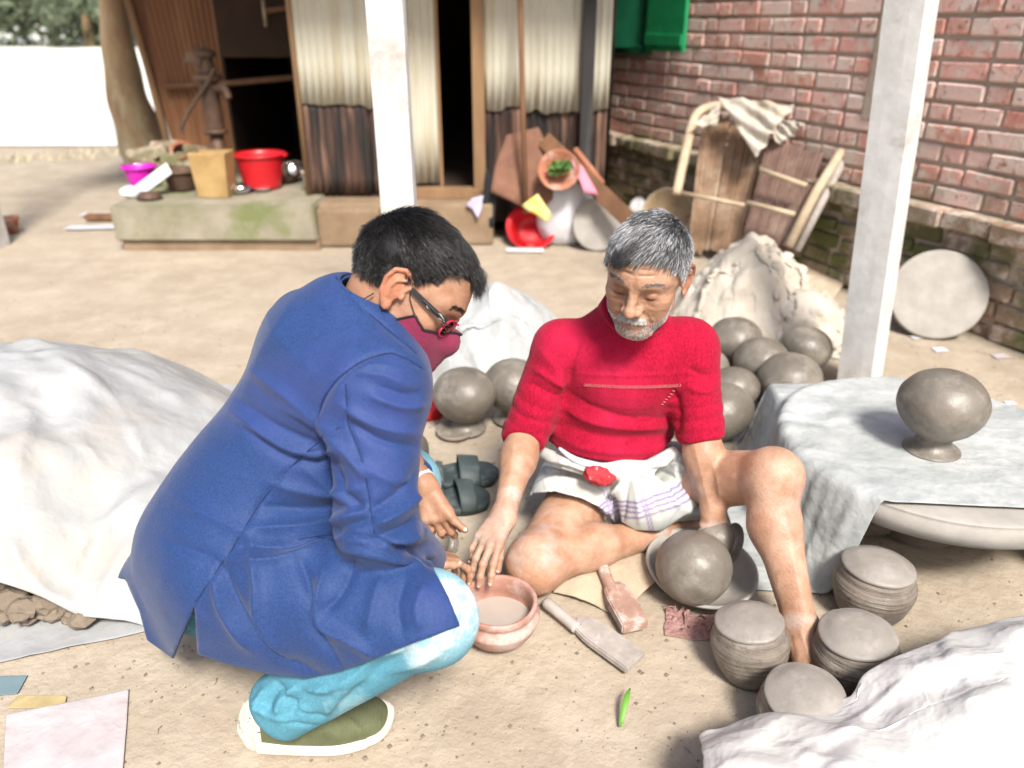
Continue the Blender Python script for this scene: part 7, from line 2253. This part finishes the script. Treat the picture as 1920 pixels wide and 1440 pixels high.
def jumper(P):
    px, py = proj(P)
    d = torsoR(P)
    # rolled neck
    tt = (P - nkR_a) @ nkR_u; rr_ = np.linalg.norm((P - nkR_a) - np.outer(tt, nkR_u), axis=1)
    band = np.maximum(np.abs(rr_ - (.079 - .10 * tt)) - .0075, np.abs(tt + .002) - .026)
    d = smin(d, band, .02)
    d = smax(d, -s_cap(P, nkR_a - nkR_u * .005, nkR_b + nkR_u * .05, .071, .066), .008)
    cut = (py - seg_y(px, hemR)) / 800.0
    d = smax(d, cut, .006)
    d = smin(d, slv(P, s1, e1, w1, 3, .074, .058), .030)
    d = smin(d, slv(P, s2, e2, w2, 8, .074, .058), .030)
    return d
V, F, N = surfnet(jumper, *bounds([s1, s2, e1, e2, D(1143, 880, 1.86), nkR_b], .17), .0045)
foldsR = fold_lines([
    ([(1062, 735), (1110, 765), (1180, 785), (1262, 782)], 11, -.005), ([(1055, 760), (1110, 790), (1190, 802), (1262, 800)], 10, .006), ([(1045, 790), (1120, 818), (1200, 822), (1264, 812)], 12, -.004),
    ([(1040, 815), (1110, 842), (1200, 846), (1250, 832)], 12, .005), ([(1070, 690), (1062, 730), (1050, 770)], 9, -.006), ([(1262, 730), (1272, 775), (1266, 820)], 8, -.006),
    ([(1080, 700), (1160, 704), (1300, 700)], 3, .002), ([(1010, 650), (1040, 690), (1060, 740)], 12, .004), ([(1085, 640), (1070, 700), (1060, 760)], 5, -.003),
    ([(1300, 600), (1302, 650), (1290, 700), (1270, 720)], 3, -.002), ([(1290, 690), (1320, 705), (1340, 700)], 7, -.004), ([(1285, 720), (1315, 735), (1342, 728)], 7, .004),
    ([(1000, 690), (1040, 715), (1062, 725)], 8, .005), ([(990, 715), (1030, 738), (1055, 745)], 7, -.004), ([(1120, 585), (1150, 625), (1200, 640), (1245, 622), (1262, 590)], 5, -.004),
    ([(1150, 640), (1160, 720)], 14, .003), ([(1230, 640), (1225, 700)], 14, .003), ([(1030, 826), (1090, 852), (1150, 860), (1210, 856), (1258, 826)], 4, .0025),
])
V, _ = creases(V, N, [(p_, w_, a_ * 2.0) for p_, w_, a_ in foldsR])
V = V + N * (.0024 * noise3(V * A((1, 1, 2.2)), 5, 16) + .0014 * noise3(V * A((1, 1, 1.8)), 9, 42))[:, None]
V = laplacian(V, F, 1, .2)
jm = make_mesh('jumper', V, F, m_jumper, personR)
jm.matrix_parent_inverse = Matrix.Translation(personR.location).inverted()
# chain stitch across the chest, lying on the knit
def on_surface(fn, px, py, y0, y1):
    ys = np.linspace(y0, y1, 90); P = np.array([A(D(px, py, y)) for y in ys]); d = fn(P)
    k = np.argmax(d < 0)
    return Vector(P[k]) if (d < 0).any() else None
segs = []
pts_ = []
for px in np.arange(1094, 1280, 5.2):
    yy = 722 + 4 * math.sin((px - 1094) / 190 * 3.1)
    q = on_surface(jumper, px, yy, 1.55, 1.95)
    if q is not None: pts_.append(q)
for i, q in enumerate(pts_[:-1]):
    nx_ = pts_[i + 1]; off = Vector((0, -.0060, .003)); w = Vector((0, -.0, .0040))
    mid = (q + nx_) / 2
    segs.append(([q + off, mid + off + w, nx_ + off], .0006)); segs.append(([q + off, mid + off - w, nx_ + off], .0006))
for (x0, y0) in ((1262, 732), (1258, 738), (1254, 743), (1249, 748), (1245, 753), (1241, 757)):
    q = on_surface(jumper, x0, y0, 1.55, 1.95)
    if q is not None: segs.append(([q + Vector((-.003, -.003, .001)), q + Vector((.004, -.003, -.001))], .0010))
st = joined_tubes('stitching', segs, m_stitch, jm, 5); st.matrix_parent_inverse = Matrix.Identity(4); st['kind'] = 'stuff'

# lungi: wrapped cloth over hips and upper thighs, knotted in front, a loose end hanging between the legs
cutL1 = [(900, 1010), (975, 938), (1000, 918), (1030, 914), (1080, 925), (1120, 943), (1150, 960), (1180, 990)]
def lungi(P):
    px, py = proj(P)
    d = s_ell(P, hipR_ + Vector((-.01, .02, .0)), (.175, .15, .12))
    d = smin(d, s_capf(P, D(1143, 852, 1.86), D(1150, 900, 1.86), .150, .17, backR, .85), .04)
    t1 = s_cap(P, h1 + Vector((-.012, 0, .008)), h1.lerp(k1, .62), .136, .108)
    c1 = (py - seg_y(px, [(900, 1015), (972, 945), (1000, 925), (1040, 921), (1090, 934), (1125, 952), (1160, 985), (1200, 1020)])) / 760.
    t1 = np.maximum(t1, np.where(px < 1190, c1, -1))
    t2 = s_cap(P, h2, h2.lerp(k2, .55), .120, .096)
    ax = A(k2) - A(h2); ax /= np.linalg.norm(ax)
    t2 = smax(t2, (P - A(h2.lerp(k2, .47))) @ ax, .006)
    d = smin(d, t1, .02); d = smin(d, t2, .03)
    # front drape
    fr = s_capf(P, D(1165, 880, 1.72), D(1215, 965, 1.67), .030, .072, (0, 1, .35), .5)
    fr = smin(fr, s_capf(P, D(1185, 890, 1.72), D(1268, 955, 1.68), .026, .045, (0, 1, .35), .5), .03)
    cc = (py - seg_y(px, [(1100, 1000), (1125, 992), (1160, 975), (1190, 994), (1240, 996), (1290, 962), (1320, 930)])) / 760.
    fr = np.maximum(fr, cc)
    d = smin(d, fr, .025)
    # twisted waist roll
    roll = s_chain(P, [D(1020, 850, 1.80), D(1060, 868, 1.73), D(1110, 880, 1.705), D(1160, 884, 1.70), D(1215, 876, 1.705), D(1262, 848, 1.74)], [.016, .018, .020, .020, .018, .016])
    d = smin(d, roll, .015)
    d = smax(d, .004 - P[:, 2], .004)
    return d
V, F, N = surfnet(lungi, *bounds([hipR_, h1.lerp(k1, .6), h2.lerp(k2, .5), D(1215, 990, 1.65)], .17), .0045)
foldsL = fold_lines([
    ([(1172, 885), (1150, 930), (1132, 985)], 5, .009), ([(1180, 888), (1172, 935), (1165, 985)], 6, -.006), ([(1186, 888), (1195, 930), (1200, 985)], 7, .007), ([(1190, 886), (1225, 925), (1240, 975)], 6, -.006), ([(1196, 884), (1245, 915), (1275, 955)], 6, .008),
    ([(1205, 880), (1255, 890), (1300, 925)], 5, -.006), ([(1215, 874), (1270, 870), (1300, 890)], 5, .006),
    ([(985, 925), (1030, 900), (1090, 905), (1140, 930)], 6, .006), ([(1000, 900), (1050, 885), (1110, 900), (1150, 912)], 5, -.006), ([(1010, 880), (1060, 885), (1120, 905)], 5, .007), ([(1040, 905), (1090, 918), (1130, 940)], 5, -.005),
    ([(1020, 862), (1070, 872), (1120, 892)], 4, .006), ([(1025, 870), (1075, 882), (1130, 902)], 3.5, -.006), ([(1120, 950), (1160, 920), (1180, 890)], 4, .006), ([(1110, 940), (1150, 912), (1176, 888)], 4, -.006), ([(1280, 840), (1290, 870), (1310, 905)], 6, .005)])
V, _ = creases(V, N, [(p_, w_, a_ * 1.35) for p_, w_, a_ in foldsL])
V = V + N * (.0018 * noise3(V, 5, 30))[:, None]
px, py = proj(V)
# woven check: bands laid out along the cloth (distance along and across the hanging end)
o0, u0 = A(D(1170, 885, 1.70)), A(D(1200, 990, 1.66)) - A(D(1170, 885, 1.70)); u0 /= np.linalg.norm(u0)
acr = np.cross(u0, A((0, -1, .2))); acr /= np.linalg.norm(acr)
al = (V - o0) @ u0; ac = (V - o0) @ acr
band = lambda t, cs, w: np.clip(sum(np.exp(-((t - c_) / w) ** 2) for c_ in cs), 0, 1)
front = ((px > 1100) & (px < 1300) & (py > 880)).astype(float)
s_a = band(al, (.072, .084, .096, .112), .0032) * front
s_b = band(ac, (-.030, -.022, .055, .063), .0024) * front * (al > .04)
side_ = (px < 1110) | (px > 1255)
tt2 = (V - A(h1)) @ (A(k1) - A(h1)) / np.linalg.norm(A(k1) - A(h1))
s_c = band(np.where(px < 1110, V[:, 0] * .8 + V[:, 2], V[:, 0] - V[:, 2] * .6), list(np.arange(-.4, .9, .055)) , .0022) * side_ * .8
s_d = band(np.where(px < 1110, V[:, 2] - V[:, 0] * .5, V[:, 2] + V[:, 0] * .3), list(np.arange(-.4, .9, .06)), .0028) * side_ * .6 * (py < 905)
st_ = np.stack([np.clip(s_a + s_d * .7, 0, 1), np.clip(s_b + s_c * .6, 0, 1), 0 * s_a], 1)
lg = make_mesh('lungi', V, F, m_lungi, personR, True, {'stripe': st_})
# red floral bundle tucked in the waist
bm = bmesh.new(); bmesh.ops.create_icosphere(bm, subdivisions=4, radius=1)
c_ = D(1124, 893, 1.675)
for v in bm.verts:
    q = v.co.copy(); k = 1 + .28 * float(noise3(np.array([q]), 7, 2.2)[0]) + .12 * abs(math.sin(q.x * 7 + q.z * 3))
    v.co = Vector((q.x * .040 * k, q.y * .020 * k, q.z * .022 * k)); v.co.rotate(Euler((0, .35, 0))); v.co += c_
m_floral = M('red_floral_cloth', (.42, .035, .045), (.34, .02, .03), 30, .85, c3=(.30, .42, .40), s3=38, t3=(.60, .64))
fb = from_bm('waist_bundle', bm, m_floral, lg, True); fb.matrix_parent_inverse = Matrix.Identity(4)
lg.matrix_parent_inverse = Matrix.Translation(personR.location).inverted()
# undershirt edge showing at the hip
V_ = smooth_path([D(1048, 840, 1.745), D(1075, 860, 1.715), D(1110, 872, 1.70), D(1160, 880, 1.70), D(1210, 872, 1.71)], 5)
tube('undershirt_edge', V_, [.004 + .007 * math.sin(i / len(V_) * 3.1) for i in range(len(V_))], m_shirt, personR, 10)
